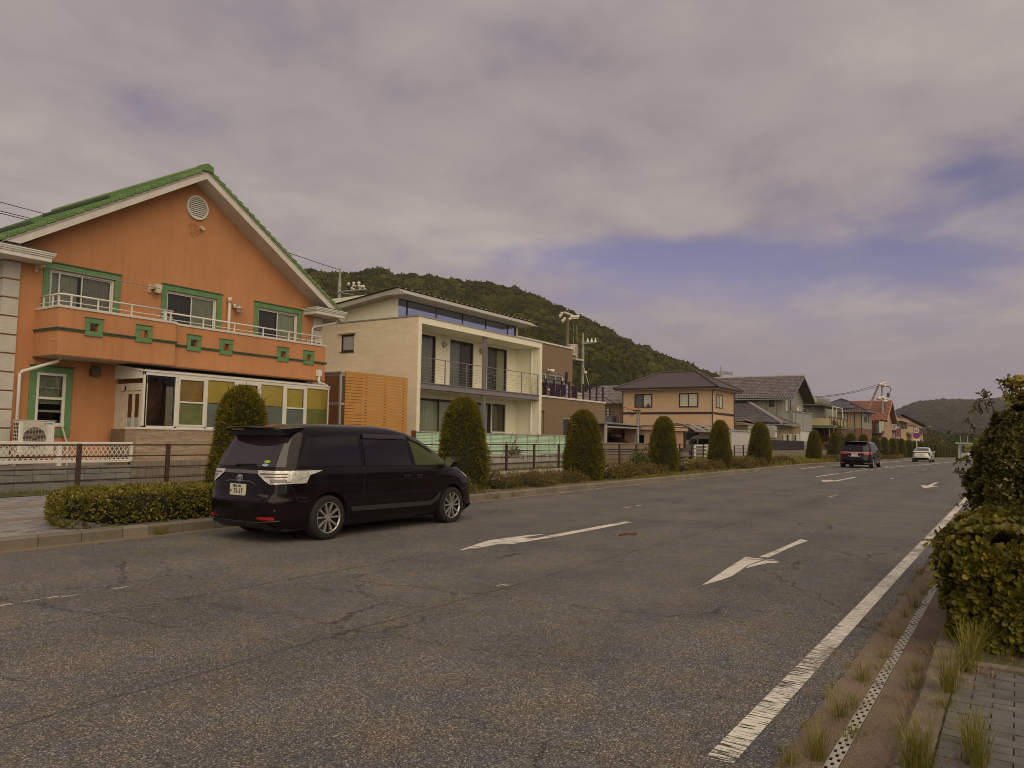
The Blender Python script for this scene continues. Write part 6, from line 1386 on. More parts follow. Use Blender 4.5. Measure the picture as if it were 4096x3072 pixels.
for (a, b, c, d) in ((1300, 375, 1190, 470), (1350, 480, 1240, 570)):
    A_, B_ = FP(*zP2(a, b), y-.4), FP(*zP2(c, d), y-.4); q = MB(); q.tube([(A_[0], y-.4, A_[1]), (B_[0], y-.4, B_[1])], .05, 6); part('cable_sleeve', q, M_black, p2)
A_, B_ = FP(*zP2(1545, 430), y-.5), FP(*zP2(1690, 960), y-.5); q = MB(); q.tube([(A_[0], y-.5, A_[1]), ((A_[0]+B_[0])/2, y-.5, (A_[1]+B_[1])/2-.2), (B_[0], y-.5, B_[1])], .04, 6); part('cable', q, M_black, p2)
for k in (1630, 1690, 1725): A_, B_ = FP(*zP2(k, 540), y-.5), FP(*zP2(k-10, 1000), y-.5); q = MB(); q.tube([(A_[0], y-.5, A_[1]), (B_[0], y-.5, B_[1])], .012, 4); part('drop_wire', q, mat('yellow_wire', (.3, .27, .14), .6, 0), p2)
y = 24.0; x, zt_ = FP(*zP2(1838, 705), y); nk = FP(*zP2(1835, 890), y)[1]
p3 = thing('utility_pole', 'pale slim utility pole with three bell insulators and transformer, right of the brown house', 'utility pole', (x, y, .5), 'utility poles')
q = MB(); q.tube([(x, y, 0), (x, y, nk)], .12, 12, .085); q.tube([(x, y, nk-.02), (x, y, zt_-.1)], .06, 8, .045); q.tube([(x, y, zt_-.1), (x, y, zt_)], .03, 6); part('pole_shaft', q, M_pole, p3)
a, b = FP(*zP2(1805, 960), y-.2), FP(*zP2(2120, 935), y-.2); q = MB(); q.bar((a[0], y-.2, a[1]), (b[0], y-.2, b[1]), .08, .09); part('cross_arm', q, M_steel, p3)
for a in (1940, 2028, 2110): xx, z_ = FP(*zP2(a, 930), y-.2); q = MB(); q.tube([(xx, y-.2, z_), (xx, y-.2, z_+.1), (xx, y-.2, z_+.28)], .11, 8, .02); part('insulator', q, M_ins, p3)
xt, zt1 = FP(*zP2(1660, 1010), y-.2); zt0 = FP(*zP2(1660, 1230), y-.2)[1]
q = MB(); q.tube([(xt, y, zt0), (xt, y, zt1)], .33, 14); q.tube([(xt, y, zt1), (xt, y, zt1+.06)], .37, 14); part('transformer', q, M_cream, p3)
for k in range(5): q = MB(); an_ = -2.4+k*.45; q.box(xt+.34*math.cos(an_)-.02, xt+.34*math.cos(an_)+.02, y+.34*math.sin(an_)-.05, y+.34*math.sin(an_), zt0+.1, zt1-.1); part('cooling_fin', q, mat('fin_shade', (.33, .29, .23), .6, .1), p3)
q = MB(); q.box(xt-.5, x, y-.1, y+.1, zt0-.22, zt0-.12); insul(q, (xt+.15, y-.2, zt0-.15), .12); part('transformer_bracket', q, M_cream, p3)
for k in range(14): q = MB(); z_ = zt0+.35-k*.13; q.tube([(x, y, z_), (x, y, z_+.03)], .125, 10); part('band', q, M_steel, p3)
A_ = FP(*ZM(2000, 1300, .22604)(1475, 720), y-.2); Bq = FP(*ZM(2000, 1300, .22604)(1585, 1100), y-.2); Cq = FP(*ZM(2000, 1300, .22604)(1510, 840), y-.2)
q = MB(); q.tube([(A_[0], y-.2, A_[1]), (Cq[0], y-.2, Cq[1]), (Bq[0], y-.2, Bq[1])], .025, 5); q.ball((Cq[0], y-.2, Cq[1]), .12, 8); part('guy_wire', q, M_ins, p3)
y = 19.2; x, zt_ = FP(*zC(1210, 95), y)
p4 = thing('utility_pole', 'far grey utility pole with leaning brace pole in front of the red roofed house', 'utility pole', (x, y, 0), 'utility poles')
q = MB(); q.tube([(x, y, -1), (x, y, zt_)], .20, 10, .15); part('pole_shaft', q, M_pole, p4)
A_, B_ = FP(*zC(1180, 175), y), FP(*zC(1095, 530), y); q = MB(); q.tube([(A_[0], y+.3, A_[1]), (B_[0], y+1.0, B_[1]), (B_[0]-3, y+2, 0)], .18, 8); part('brace_pole', q, M_pole2, p4)
for (a, b) in ((1190, 140), (1240, 155), (1225, 120), (1215, 330), (1250, 350), (1250, 385), (1165, 345)): xx, z_ = FP(*zC(a, b), y-.3); q = MB(); q.ball((xx, y-.3, z_), .45, 8, .6); part('insulator', q, M_ins, p4, smooth=True)
P_ = [FP(*zC(a, b), y-.2) for a, b in ((1265, 172), (1310, 170), (1340, 200), (1335, 235), (1305, 280), (1300, 330), (1270, 390), (1245, 440), (1240, 540))]
q = MB(); q.tube([(a, y-.2, b) for a, b in P_], .07, 6); part('cable', q, M_black, p4)
xx, z_ = FP(*zC(1303, 290), y-.2); q = MB(); q.tube([(xx, y-.2, z_-.4), (xx, y-.2, z_+.3)], .2, 8); part('cable_head', q, M_black, p4)
A_, B_ = FP(*zC(1215, 320), y), FP(*zC(1310, 320), y); q = MB(); q.bar((A_[0], y, A_[1]), (B_[0], y, B_[1]), .1, .12); part('cross_arm', q, M_steel, p4)
def wire(pa, pb, sag, label, r=.02, n=14):
    pa, pb = Vector(pa), Vector(pb); m = MB(); pts = []
    for i in range(n+1): t = i/n; p = pa.lerp(pb, t); p.z -= sag*4*t*(1-t); pts.append(p)
    m.tube(pts, r, 5); tag(part('overhead_wire', m, M_wire), label, 'wire')
a = FP(*zC(1180, 130), 19.2); b = SP(*zC(270, 318), 128)
for k in range(2): wire((a[0], 19.2, a[1]-.3*k), (128+.0, b[0]+.4*k, b[1]-.15*k), .35, ('upper', 'lower')[k]+' overhead wire running left from the far pole by the red roof', .035)
for k, (ya_, yb_) in enumerate(((785, 843), (826, 868), (836, 876))):
    a = FP(0-300, (785, 826, 836)[k]-58, 38); b = FP(140+260, (843, 868, 876)[k]+70, 38); wire((a[0], 38, a[1]), (b[0]+3, 38, b[1]), .05, ('highest', 'middle', 'lowest')[k]+' of the wires crossing the sky left of the orange house roof', .018)
a = FP(1222, 1055, 35); b = FP(*zP1(430, 135), 35); wire((a[0]-6, 35, a[1]+.75), (b[0], 35, b[1]), .05, 'thin wire from behind the orange house to the grey pole', .02)
a = FP(*zP1(470, 150), 35); b = FP(*zP1(1000, 335), 35); wire((a[0], 35, a[1]), (b[0], 35, b[1]), .1, 'thin wire descending right from the grey pole over the hill', .014)
for k, (xa_, ya_, xb_, yb_) in enumerate(((1530, 790, 2190, 1010), (1500, 680, 2200, 890), (1560, 850, 2190, 1190))):
    zq = ZM(2000, 1300, .22604); a = FP(*zq(xa_, ya_), 24); b = FP(*zq(xb_, yb_), 24); wire((a[0], 24, a[1]), (b[0]+1, 24, b[1]), .12, ('upper', 'topmost', 'lowest')[k]+' wire from the pale slim pole towards the tan house', .012)
a = SP(*zA(500, 700), 46.2); b = SP(*zA(-20, 440), 52); wire((46.2, a[0], a[1]), (52, b[0], b[1]), .2, 'wire from the beacon pole up to the left', .018)
# distant pole with small crossarm near the tan house ridge
y = 32; x, zt_ = FP(*zA(1785, 45), y)
p5 = thing('utility_pole', 'small distant pole with row of insulators above the tan house roof', 'utility pole', (x, y, .5), 'utility poles')
q = MB(); q.tube([(x, y, 0), (x, y, FP(*zA(1785, 130), y)[1])], .22, 8); q.tube([(x, y, 5), (x, y, zt_)], .08, 6); part('pole_shaft', q, M_pole, p5)
A_, B_ = FP(*zA(1790, 155), y), FP(*zA(1955, 170), y); q = MB(); q.bar((A_[0], y, A_[1]), (B_[0], y, B_[1]), .1, .1); part('cross_arm', q, M_steel, p5)
for k in range(6): xx, z_ = FP(*zA(1800+k*29, 150+k*2), y); q = MB(); q.tube([(xx, y, z_-.28), (xx, y, z_+.22)], .055, 6); part('insulator', q, M_bronze, p5)
# road sign: speed limit 60 over no parking
sg_ = thing('road_sign', 'round 60 speed limit sign above blue no parking disc on white post', 'road sign', (115, 11.6, 0))
xS, yS = 115.0, 11.6; xs_, zc1 = SP(*zC(1716, 822), xS); zc2 = SP(*zC(1716, 890), xS)[1]; yS = xs_; R_ = .40*115/105
M_sred = mat('sign_red', (.48, .035, .025), .5, .05); M_sblue = mat('sign_blue', (.03, .05, .40), .5, .05); M_swhite = mat('sign_white', (.62, .60, .58), .5, .03)
q = MB(); q.tube([(xS+.06, yS, gz(xS)), (xS+.06, yS, zc1+.45)], .05, 8); part('post', q, M_white, sg_)
def disc_part(nm, x, zc, r, mt, th=.02): q = MB(); q.disc((x, yS, zc), r, 'x', 28, th); return part(nm, q, mt, sg_)
disc_part('sign_disc', xS, zc1, R_, M_sred); disc_part('sign_face', xS-.01, zc1, R_*.78, M_swhite, .01)
disc_part('sign_disc', xS, zc2, R_, M_sred); disc_part('sign_face', xS-.01, zc2, R_*.72, M_sblue, .01)
q = MB(); q.bar((xS-.015, yS+R_*.55, zc2+R_*.55), (xS-.015, yS-R_*.55, zc2-R_*.55), .02, .11); part('sign_slash', q, M_sred, sg_)
q = MB(); q.box(xS-.01, xS+.01, yS-.38, yS+.38, zc2-R_-.25, zc2-R_-.03); part('sub_plate', q, M_swhite, sg_)
def text(body, size, loc, mt, parent, name='lettering', R3=None, sx=1.0, bold=0):
    c = bpy.data.curves.new(name, 'FONT'); c.body = body; c.size = size; c.align_x = 'CENTER'; c.align_y = 'CENTER'; c.extrude = .001; c.offset = bold; c.space_character = 1.05
    o = bpy.data.objects.new(name, c); COL.objects.link(o); bpy.context.view_layer.update(); me = bpy.data.meshes.new_from_object(o.evaluated_get(bpy.context.evaluated_depsgraph_get())); bpy.data.objects.remove(o)
    me.materials.clear(); me.materials.append(mt); o = link(bpy.data.objects.new(name, me), parent)
    R3 = R3 or Matrix(((0, 0, -1), (-1, 0, 0), (0, 1, 0)))
    M4 = R3.to_4x4() @ Matrix.Diagonal((sx, 1, 1, 1)); M4.translation = Vector(loc)-Vector(ORG.get(parent.name, (0, 0, 0))); o.matrix_local = M4
    return o
text('60', R_*1.05, (xS-.025, yS, zc1), mat('sign_numeral_blue', (.02, .04, .25), .5, 0), sg_, bold=.01)

# ================================================================ vehicles
M_tyre = mat('tyre_rubber', (.016, .014, .014), .85, .2, 20); M_rim = mat('machined_alloy', (.46, .44, .42), .3, .05, metal=.7); M_rimd = mat('rim_dark', (.02, .02, .022), .4, .1)
M_chrome = mat('chrome', (.55, .53, .52), .15, 0, metal=.9); M_redlens = mat('red_lens', (.30, .010, .010), .25, .1, spec=.7); M_plate_w = mat('number_plate', (.60, .57, .46), .5, .03)
M_clear = mat('clear_lamp', (.62, .60, .55), .12, .3, 30, metal=.3, spec=.8); M_ink = mat('plate_green_ink', (.01, .03, .015), .6, 0)
M_cglass = glass('car_glass', trans=False, refl=.0, dark=(.012, .009, .010)); M_gtint = glass('green_tinted_glass', trans=False, refl=.0, dark=(.05, .06, .012))
class Car:
    def __init__(s, prof): s.p = {k: np.array(v, float) for k, v in prof.items()}
    def g(s, k, z): return float(np.interp(z, s.p['z'], s.p[k]))
    def y(s, x, z):
        r, f, w, n = s.g('xr', z), s.g('xf', z), s.g('w', z), s.g('n', z); c, a = (r+f)/2, (f-r)/2
        return w*max(0, 1-min(1, abs((x-c)/a))**n)**(1/n)
    def xr(s, y, z):
        r, f, w, n = s.g('xr', z), s.g('xf', z), s.g('w', z), s.g('n', z); c, a = (r+f)/2, (f-r)/2
        return c-a*max(0, 1-min(1, abs(y/w))**n)**(1/n)
    def xf_(s, y, z):
        r, f, w, n = s.g('xr', z), s.g('xf', z), s.g('w', z), s.g('n', z); c, a = (r+f)/2, (f-r)/2
        return c+a*max(0, 1-min(1, abs(y/w))**n)**(1/n)
    def body(s, root, paint, wheels, wr, K=96, nz=46, dark=None):
        z0, z1 = s.p['z'][0], s.p['z'][-1]; m = MB(); zs = []
        for a, b in zip(s.p['z'][:-1], s.p['z'][1:]):
            k = max(1, int(round((b-a)/(z1-z0)*nz))); zs += [a+(b-a)*i/k for i in range(k)]
        zs.append(z1)
        for z in zs:
            r, f, w, n = s.g('xr', z), s.g('xf', z), s.g('w', z), s.g('n', z); c, a = (r+f)/2, (f-r)/2
            for k in range(K):
                t = 2*math.pi*k/K; ct, st_ = math.cos(t), math.sin(t)
                m.v.append((c+a*math.copysign(abs(ct)**(2/n), ct), w*math.copysign(abs(st_)**(2/n), st_), z))
        for j in range(len(zs)-1):
            for k in range(K): m.f.append((j*K+k, j*K+(k+1) % K, (j+1)*K+(k+1) % K, (j+1)*K+k))
        m.f.append(tuple(range(K))[::-1]); m.f.append(tuple(range((len(zs)-1)*K, len(zs)*K)))
        o = bpy.data.objects.new('body', mesh_of('body', m, paint, smooth=True)); COL.objects.link(o); o.data.materials.append(dark or M_black)
        for (wx_) in wheels:
            cm = MB(); cm.tube([(wx_, -1.3, wr*.98), (wx_, 1.3, wr*.98)], wr+.055, 40); cme = bpy.data.meshes.new('cut'); cme.from_pydata(cm.v, [], cm.f); cme.materials.append(dark or M_black); co = bpy.data.objects.new('cut', cme); COL.objects.link(co)
            b = o.modifiers.new('b', 'BOOLEAN'); b.operation = 'DIFFERENCE'; b.object = co; b.solver = 'EXACT'; b.material_mode = 'TRANSFER'
            bpy.context.view_layer.update(); me = bpy.data.meshes.new_from_object(o.evaluated_get(bpy.context.evaluated_depsgraph_get())); o.modifiers.clear(); o.data = me; bpy.data.objects.remove(co)
        o.data.polygons.foreach_set('use_smooth', [abs(p.normal.z) < .98 or p.area < .5 for p in o.data.polygons])
        es = o.modifiers.new('split', 'EDGE_SPLIT'); es.split_angle = math.radians(42)
        o.parent = root; ORG[o.name] = (0, 0, 0); return o
    def side(s, nm, root, bot, top, mt, sg=-1, off=.006, rows=4, cols=26, smooth=True):
        m = MB(); bx = np.array(bot, float); tx = np.array(top, float)
        def along(P, t): L_ = np.r_[0, np.cumsum(np.hypot(*np.diff(P, axis=0).T))]; L_ /= L_[-1]; return np.interp(t, L_, P[:, 0]), np.interp(t, L_, P[:, 1])
        for j in range(rows+1):
            for i in range(cols+1):
                a = along(bx, i/cols); b = along(tx, i/cols); v = j/rows; x, z = a[0]*(1-v)+b[0]*v, a[1]*(1-v)+b[1]*v
                m.v.append((x, sg*(s.y(x, z)+off), z))
        for j in range(rows):
            for i in range(cols): a = j*(cols+1)+i; f = (a, a+1, a+cols+2, a+cols+1); m.f.append(f if sg < 0 else f[::-1])
        return part(nm, m, mt, root, smooth=smooth)
    def end(s, nm, root, bot, top, mt, front=False, off=.006, rows=4, cols=26):
        m = MB(); bx = np.array(bot, float); tx = np.array(top, float)
        def along(P, t): L_ = np.r_[0, np.cumsum(np.hypot(*np.diff(P, axis=0).T))]; L_ /= L_[-1]; return np.interp(t, L_, P[:, 0]), np.interp(t, L_, P[:, 1])
        for j in range(rows+1):
            for i in range(cols+1):
                a = along(bx, i/cols); b = along(tx, i/cols); v = j/rows; y, z = a[0]*(1-v)+b[0]*v, a[1]*(1-v)+b[1]*v
                m.v.append(((s.xf_(y, z)+off) if front else (s.xr(y, z)-off), y, z))
        for j in range(rows):
            for i in range(cols): a = j*(cols+1)+i; f = (a, a+1, a+cols+2, a+cols+1); m.f.append(f)
        return part(nm, m, mt, root, smooth=True)
    def seam(s, root, pts, sg=-1, w=.007, nm='panel_gap'):
        m = MB(); P = []
        for (x0, z0), (x1, z1) in zip(pts[:-1], pts[1:]):
            for k in range(9): t = k/9; P.append((x0+(x1-x0)*t, z0+(z1-z0)*t))
        P.append(pts[-1]); V = []
        for i, (x, z) in enumerate(P):
            a, b = P[max(0, i-1)], P[min(len(P)-1, i+1)]; d = Vector((b[0]-a[0], b[1]-a[1])).normalized(); nx, nz_ = -d.y*w/2, d.x*w/2
            for q in (1, -1): xx, zz_ = x+q*nx, z+q*nz_; V.append((xx, sg*(s.y(xx, zz_)+.0035), zz_))
        m.add(V, [(2*i, 2*i+1, 2*i+3, 2*i+2) for i in range(len(P)-1)]); return part(nm, m, M_black, root)
    def rseam(s, root, pts, w=.008, mt=None, nm='panel_gap', off=.0035):
        m = MB(); P = []
        for (x0, z0), (x1, z1) in zip(pts[:-1], pts[1:]):
            for k in range(9): t = k/9; P.append((x0+(x1-x0)*t, z0+(z1-z0)*t))
        P.append(pts[-1]); V = []
        for i, (y, z) in enumerate(P):
            a, b = P[max(0, i-1)], P[min(len(P)-1, i+1)]; d = Vector((b[0]-a[0], b[1]-a[1])).normalized(); ny, nz_ = -d.y*w/2, d.x*w/2
            for q in (1, -1): yy, zz_ = y+q*ny, z+q*nz_; V.append((s.xr(yy, zz_)-off, yy, zz_))
        m.add(V, [(2*i, 2*i+1, 2*i+3, 2*i+2) for i in range(len(P)-1)]); return part(nm, m, mt or M_black, root)
def wheel(root, x, ys, r, w=.215, spokes=10, side=-1, simple=False):
    y0 = ys; m = MB(); n = 36; prof = [(r*.66, 0), (r*.70, -.006), (r*.80, -.014), (r*.93, -.008), (r*.985, .012), (r, .04), (r, w-.04), (r*.985, w-.012), (r*.8, w), (r*.6, w)]
    vs = [(x+rr*math.cos(2*math.pi*k/n), y0-side*(-0)+(d if side < 0 else -d), r+rr*math.sin(2*math.pi*k/n)) for rr, d in prof for k in range(n)]
    fs = [(i*n+k, i*n+(k+1) % n, (i+1)*n+(k+1) % n, (i+1)*n+k) for i in range(len(prof)-1) for k in range(n)]
    m.add(vs, fs); wh = part('wheel', m, M_tyre, root, smooth=True)
    D = lambda d: y0+(d if side < 0 else -d)
    q = MB(); ring = []; n = 36
    for rr, d in ((r*.70, -.004), (r*.665, -.008), (r*.655, .03)): ring += [(x+rr*math.cos(2*math.pi*k/n), D(d), r+rr*math.sin(2*math.pi*k/n)) for k in range(n)]
    q.add(ring, [(i*n+k, i*n+(k+1) % n, (i+1)*n+(k+1) % n, (i+1)*n+k) for i in range(2) for k in range(n)]); part('rim', q, M_rim, wh, smooth=True)
    q = MB(); q.disc((x, D(.06) if side < 0 else D(.07), r), r*.66, 'y', 28, .01); part('rim_back', q, M_rimd, wh)
    for k in range(spokes):
        pair = k % 2; a = 2*math.pi*(k//2)/(spokes/2)+(.17 if pair else -.17)+.3; a2 = a+(.13 if pair else -.13); q = MB()
        ri, ro = r*.12, r*.665; wi, wo = .010, .016
        def pt(rad, ang, off, d): return (x+rad*math.cos(ang)-off*math.sin(ang), D(d), r+rad*math.sin(ang)+off*math.cos(ang))
        aa = (a+a2)/2-.0
        q.add([pt(ri, a, -wi, .012), pt(ri, a, wi, .012), pt(ro, a2, wo, -.004), pt(ro, a2, -wo, -.004), pt(ri, a, -wi, .05), pt(ri, a, wi, .05), pt(ro, a2, wo, .03), pt(ro, a2, -wo, .03)], [(0, 1, 2, 3), (7, 6, 5, 4), (0, 4, 5, 1), (1, 5, 6, 2), (2, 6, 7, 3), (3, 7, 4, 0)])
        part('spoke', q, M_rim, wh)
    q = MB(); q.disc((x, D(.008) if side < 0 else D(.018), r), r*.16, 'y', 16, .01); part('hub_cap', q, M_rim, wh)
    return wh
def plate(root, car, y, z, serial, top, kana, w=.33, h=.165):
    x = car.xr(y, z)-.03; q = MB(); q.box(x, x+.03, y-w/2, y+w/2, z-h/2, z+h/2); p = part('number_plate', q, M_plate_w, root, bevel=.004)
    text(serial, .105, (x-.004, y-.025, z-.022), M_ink, p, 'plate_number', sx=.78, bold=.002)
    text(top, .044, (x-.004, y, z+.054), M_ink, p, 'plate_region', bold=.0008)
    if kana: text(kana, .045, (x-.004, y+.135, z-.02), M_ink, p, 'plate_kana')
def oval_ring(root, car, y, z, rx, rz, mt, nm='emblem', t=.008):
    m = MB(); n = 24; V = []
    for k in range(n):
        a = 2*math.pi*k/n
        for rr in (1, 1-t/rx*1.6):
            yy, zz_ = y+rx*rr*math.cos(a), z+rz*rr*math.sin(a); V.append((car.xr(yy, zz_)-.014, yy, zz_))
    m.add(V, [(2*k, 2*k+1, (2*k+3) % (2*n), (2*k+2) % (2*n)) for k in range(n)]); return part(nm, m, mt, root)

def place(root, x, y, rz=0): root.location = (x, y, gz(x)+.0); root.rotation_euler = (0, 0, rz)

# ---- black minivan
mv = thing('minivan', 'shiny black minivan with clear tail lamps passing the orange house in the near lane', 'minivan')
M_bpaint = mat('black_paint', (.007, .004, .005), .13, .1, 2, spec=.26)
Cv = Car(dict(z=[.20, .26, .33, .47, .60, .66, .70, .86, 1.00, 1.08, 1.35, 1.55, 1.63, 1.70, 1.735, 1.75],
              xr=[.18, .07, .03, .005, .0, .02, .05, .07, .09, .11, .25, .36, .42, .55, .85, 1.25],
              xf=[4.62, 4.74, 4.80, 4.80, 4.78, 4.76, 4.74, 4.62, 4.38, 4.12, 3.62, 3.20, 2.98, 2.66, 2.38, 2.0],
              w=[.78, .85, .885, .90, .905, .90, .90, .90, .888, .87, .80, .742, .712, .64, .54, .30],
              n=[7, 6.5, 6, 5.5, 5.5, 5.5, 6, 6, 6, 6.2, 7, 7, 7, 6.5, 6, 5]))
Cv.body(mv, M_bpaint, (.97, 3.92), .335)
for x in (.97, 3.92):
    wheel(mv, x, -.875, .335, side=-1); wheel(mv, x, .875, .335, side=1)
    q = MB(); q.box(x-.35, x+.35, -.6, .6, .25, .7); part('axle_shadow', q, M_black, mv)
q = MB(); q.box(.3, 4.5, -.7, .7, .17, .24); part('underbody', q, M_black, mv)
for sg in (-1, 1):
    Cv.side('window_quarter', mv, [(.40, 1.12), (1.62, 1.10)], [(.62, 1.53), (1.64, 1.58)], M_cglass, sg)
    Cv.side('window_rear_door', mv, [(1.70, 1.10), (2.80, 1.09)], [(1.74, 1.585), (2.72, 1.575)], M_cglass, sg)
    Cv.side('window_front_door', mv, [(2.90, 1.09), (3.90, 1.075)], [(2.82, 1.56), (3.02, 1.54), (3.35, 1.40)], M_gtint if sg < 0 else M_cglass, sg)
    Cv.side('window_corner', mv, [(3.95, 1.075), (4.02, 1.075)], [(3.50, 1.34), (3.56, 1.32)], M_cglass, sg)
    Cv.side('rain_visor', mv, [(1.72, 1.535), (2.76, 1.525)], [(1.75, 1.61), (2.70, 1.60)], mat('visor_smoke', (.03, .024, .028), .25, .1), sg, off=.03)
    Cv.side('rain_visor', mv, [(2.86, 1.52), (3.05, 1.47), (3.45, 1.29)], [(2.80, 1.59), (3.05, 1.56), (3.42, 1.40)], mat('visor_smoke', (.03, .024, .028)), sg, off=.03)
    Cv.side('door_trim', mv, [(1.42, .40), (3.30, .38), (3.50, .47)], [(1.38, .475), (3.30, .46), (3.55, .62)], mat('sill_trim', (.035, .03, .034), .4, .1), sg, off=.012)
    for pts in ([(1.66, .26), (1.66, 1.0), (1.655, 1.62)], [(2.85, .26), (2.85, 1.0), (2.78, 1.60)], [(3.98, .95), (3.95, .85), (3.72, .80), (3.60, .62), (3.62, .30)], [(.25, 1.065), (1.66, 1.06)], [(1.66, 1.055), (4.05, 1.03)], [(.30, .86), (.42, .60), (.62, .60)]): Cv.seam(mv, pts, sg)
    Cv.side('tail_lamp_side', mv, [(.10, .86), (.35, .91), (.78, 1.035)], [(.10, 1.045), (.35, 1.05), (.82, 1.05)], M_clear, sg, off=.010)
    Cv.side('rear_reflector_side', mv, [(.03, .35), (.10, .35)], [(.03, .39), (.10, .39)], M_redlens, sg)
    for x in (2.66, 2.98):
        q = MB(); y_ = sg*(Cv.y(x, .90)+.028); q.tube([(x-.10, y_-sg*.02, .90), (x-.06, y_, .905), (x+.06, y_, .905), (x+.10, y_-sg*.02, .90)], .014, 6); part('door_handle', q, M_bpaint, mv, smooth=True)
        Cv.side('handle_recess', mv, [(x-.07, .865), (x+.07, .865)], [(x-.07, .93), (x+.07, .93)], M_black, sg, off=.004, cols=4)
    q = MB(); y_ = sg*1.0; q.ball((3.72, y_, 1.13), .12, 12, .78); q.v = [(3.72+(a-3.72)*.75, b, c) for a, b, c in q.v]; part('door_mirror', q, M_bpaint, mv, smooth=True)
    q = MB(); q.disc((3.63, y_, 1.13), .085, 'x', 16, .005); part('mirror_glass', q, mat('mirror_green', (.10, .13, .05), .1, 0, spec=.9), mv)
    q = MB(); q.box(3.68, 3.76, sg*.86, sg*.94, 1.07, 1.12); part('mirror_arm', q, M_black, mv)
    q = MB(); q.box(3.79, 3.80, y_-.05, y_+.08, 1.12, 1.145); part('mirror_indicator', q, M_clear, mv)
    Cv.side('head_lamp', mv, [(4.35, .86), (4.66, .72)], [(4.22, .96), (4.62, .84)], mat('head_lamp', (.42, .40, .24), .15, .1), sg, off=.008)
    Cv.side('front_spat', mv, [(4.50, .20), (4.72, .22)], [(4.46, .30), (4.76, .32)], M_bpaint, sg, off=.03)
Cv.end('tailgate_glass', mv, [(.74, 1.10), (-.74, 1.10)], [(.63, 1.60), (-.63, 1.60)], glass('tailgate_privacy_glass', trans=False, refl=.03, dark=(.03, .02, .026)))
Cv.end('rear_garnish', mv, [(.45, .995), (-.45, .995)], [(.45, 1.045), (-.45, 1.045)], mat('chrome_dark', (.16, .15, .14), .25, .2, 30, metal=.6), off=.012)
for sg in (-1, 1):
    Cv.end('tail_lamp', mv, [(sg*.86, .865), (sg*.62, .85), (sg*.52, .90), (sg*.38, .99)][::sg], [(sg*.86, 1.045), (sg*.62, 1.047), (sg*.50, 1.047), (sg*.36, 1.047)][::sg], M_clear, off=.014)
    for k, (z_, a, b) in enumerate(((.998, .42, .84), (.955, .52, .82))):
        Cv.end('lamp_led_row', mv, [(sg*b, z_-.010), (sg*a, z_-.010)][::sg], [(sg*b, z_+.010), (sg*a, z_+.010)][::sg], mat('led_strip', (.12, .10, .09), .2, .6, 60), off=.019)
    Cv.end('lamp_bulb_cell', mv, [(sg*.80, .875), (sg*.62, .87)][::sg], [(sg*.80, .925), (sg*.60, .925)][::sg], mat('lamp_cell', (.22, .20, .20), .15, .4, 40), off=.019)
    Cv.end('rear_reflector', mv, [(sg*.70, .345), (sg*.50, .345)][::sg], [(sg*.70, .385), (sg*.48, .385)][::sg], M_redlens, off=.016)
    Cv.rseam(mv, [(sg*.70, 1.04), (sg*.70, .70), (sg*.62, .635)])
Cv.rseam(mv, [(.62, .635), (-.62, .635)]); Cv.rseam(mv, [(.86, .66), (.72, .66)]); Cv.rseam(mv, [(-.86, .66), (-.72, .66)])
Cv.rseam(mv, [(.74, .335), (.4, .30), (-.4, .30), (-.74, .335)], w=.014, mt=mat('bumper_edge', (.10, .09, .09), .3, .1), nm='bumper_crease', off=.008)
Cv.rseam(mv, [(.30, .87), (.22, .885), (-.22, .885), (-.34, .85)], w=.012, mt=mat('bumper_edge', (.10, .09, .09)), nm='tailgate_grip_edge', off=.01)
Cv.end('lower_diffuser', mv, [(.66, .21), (-.66, .21)], [(.60, .29), (-.60, .29)], M_black, off=.02)
q = MB(); yy = np.linspace(-.66, .66, 13); vs = []
for y_ in yy: e_ = .05*abs(y_/.66)**3; vs += [(.10+e_*3, y_, 1.672-e_), (.14+e_*2, y_, 1.690-e_*.8), (.62, y_, 1.722-e_*.8), (.62, y_, 1.68-e_), (.36+e_, y_, 1.652-e_)]
q.add(vs, [(5*i+a, 5*i+5+a, 5*i+5+(a+1) % 5, 5*i+(a+1) % 5) for i in range(12) for a in range(5)]+[(0, 1, 2, 3, 4), (64, 63, 62, 61, 60)]); part('roof_spoiler', q, M_bpaint, mv, smooth=False)
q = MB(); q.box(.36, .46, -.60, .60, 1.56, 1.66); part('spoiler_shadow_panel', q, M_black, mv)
q = MB(); q.box(.16, .20, .1, .36, 1.635, 1.655); part('high_brake_lamp', q, mat('brake_lamp_off', (.22, .17, .15), .3, .3, 60), mv)
q = MB(); q.tube([(Cv.xr(.12, 1.12)-.02, .12, 1.12), (Cv.xr(-.25, 1.13)-.025, -.28, 1.135)], .012, 6); q.ball((Cv.xr(.14, 1.11)-.015, .14, 1.11), .03, 8); part('rear_wiper', q, M_black, mv)
oval_ring(mv, Cv, 0, .925, .072, .052, M_chrome); oval_ring(mv, Cv, 0, .925, .026, .050, M_chrome); oval_ring(mv, Cv, 0, .945, .048, .020, M_chrome)
plate(mv, Cv, .0, .755, '71-17', '岡山 340', 'の')
text('AERAS', .052, (Cv.xr(-.60, .685)-.03, -.53, .685), M_chrome, mv, 'badge_lettering', sx=1.5, bold=.001)
text('ESTIMA', .045, (Cv.xr(.64, .70)-.02, .56, .70), M_chrome, mv, 'badge_lettering', sx=1.3, bold=.001)
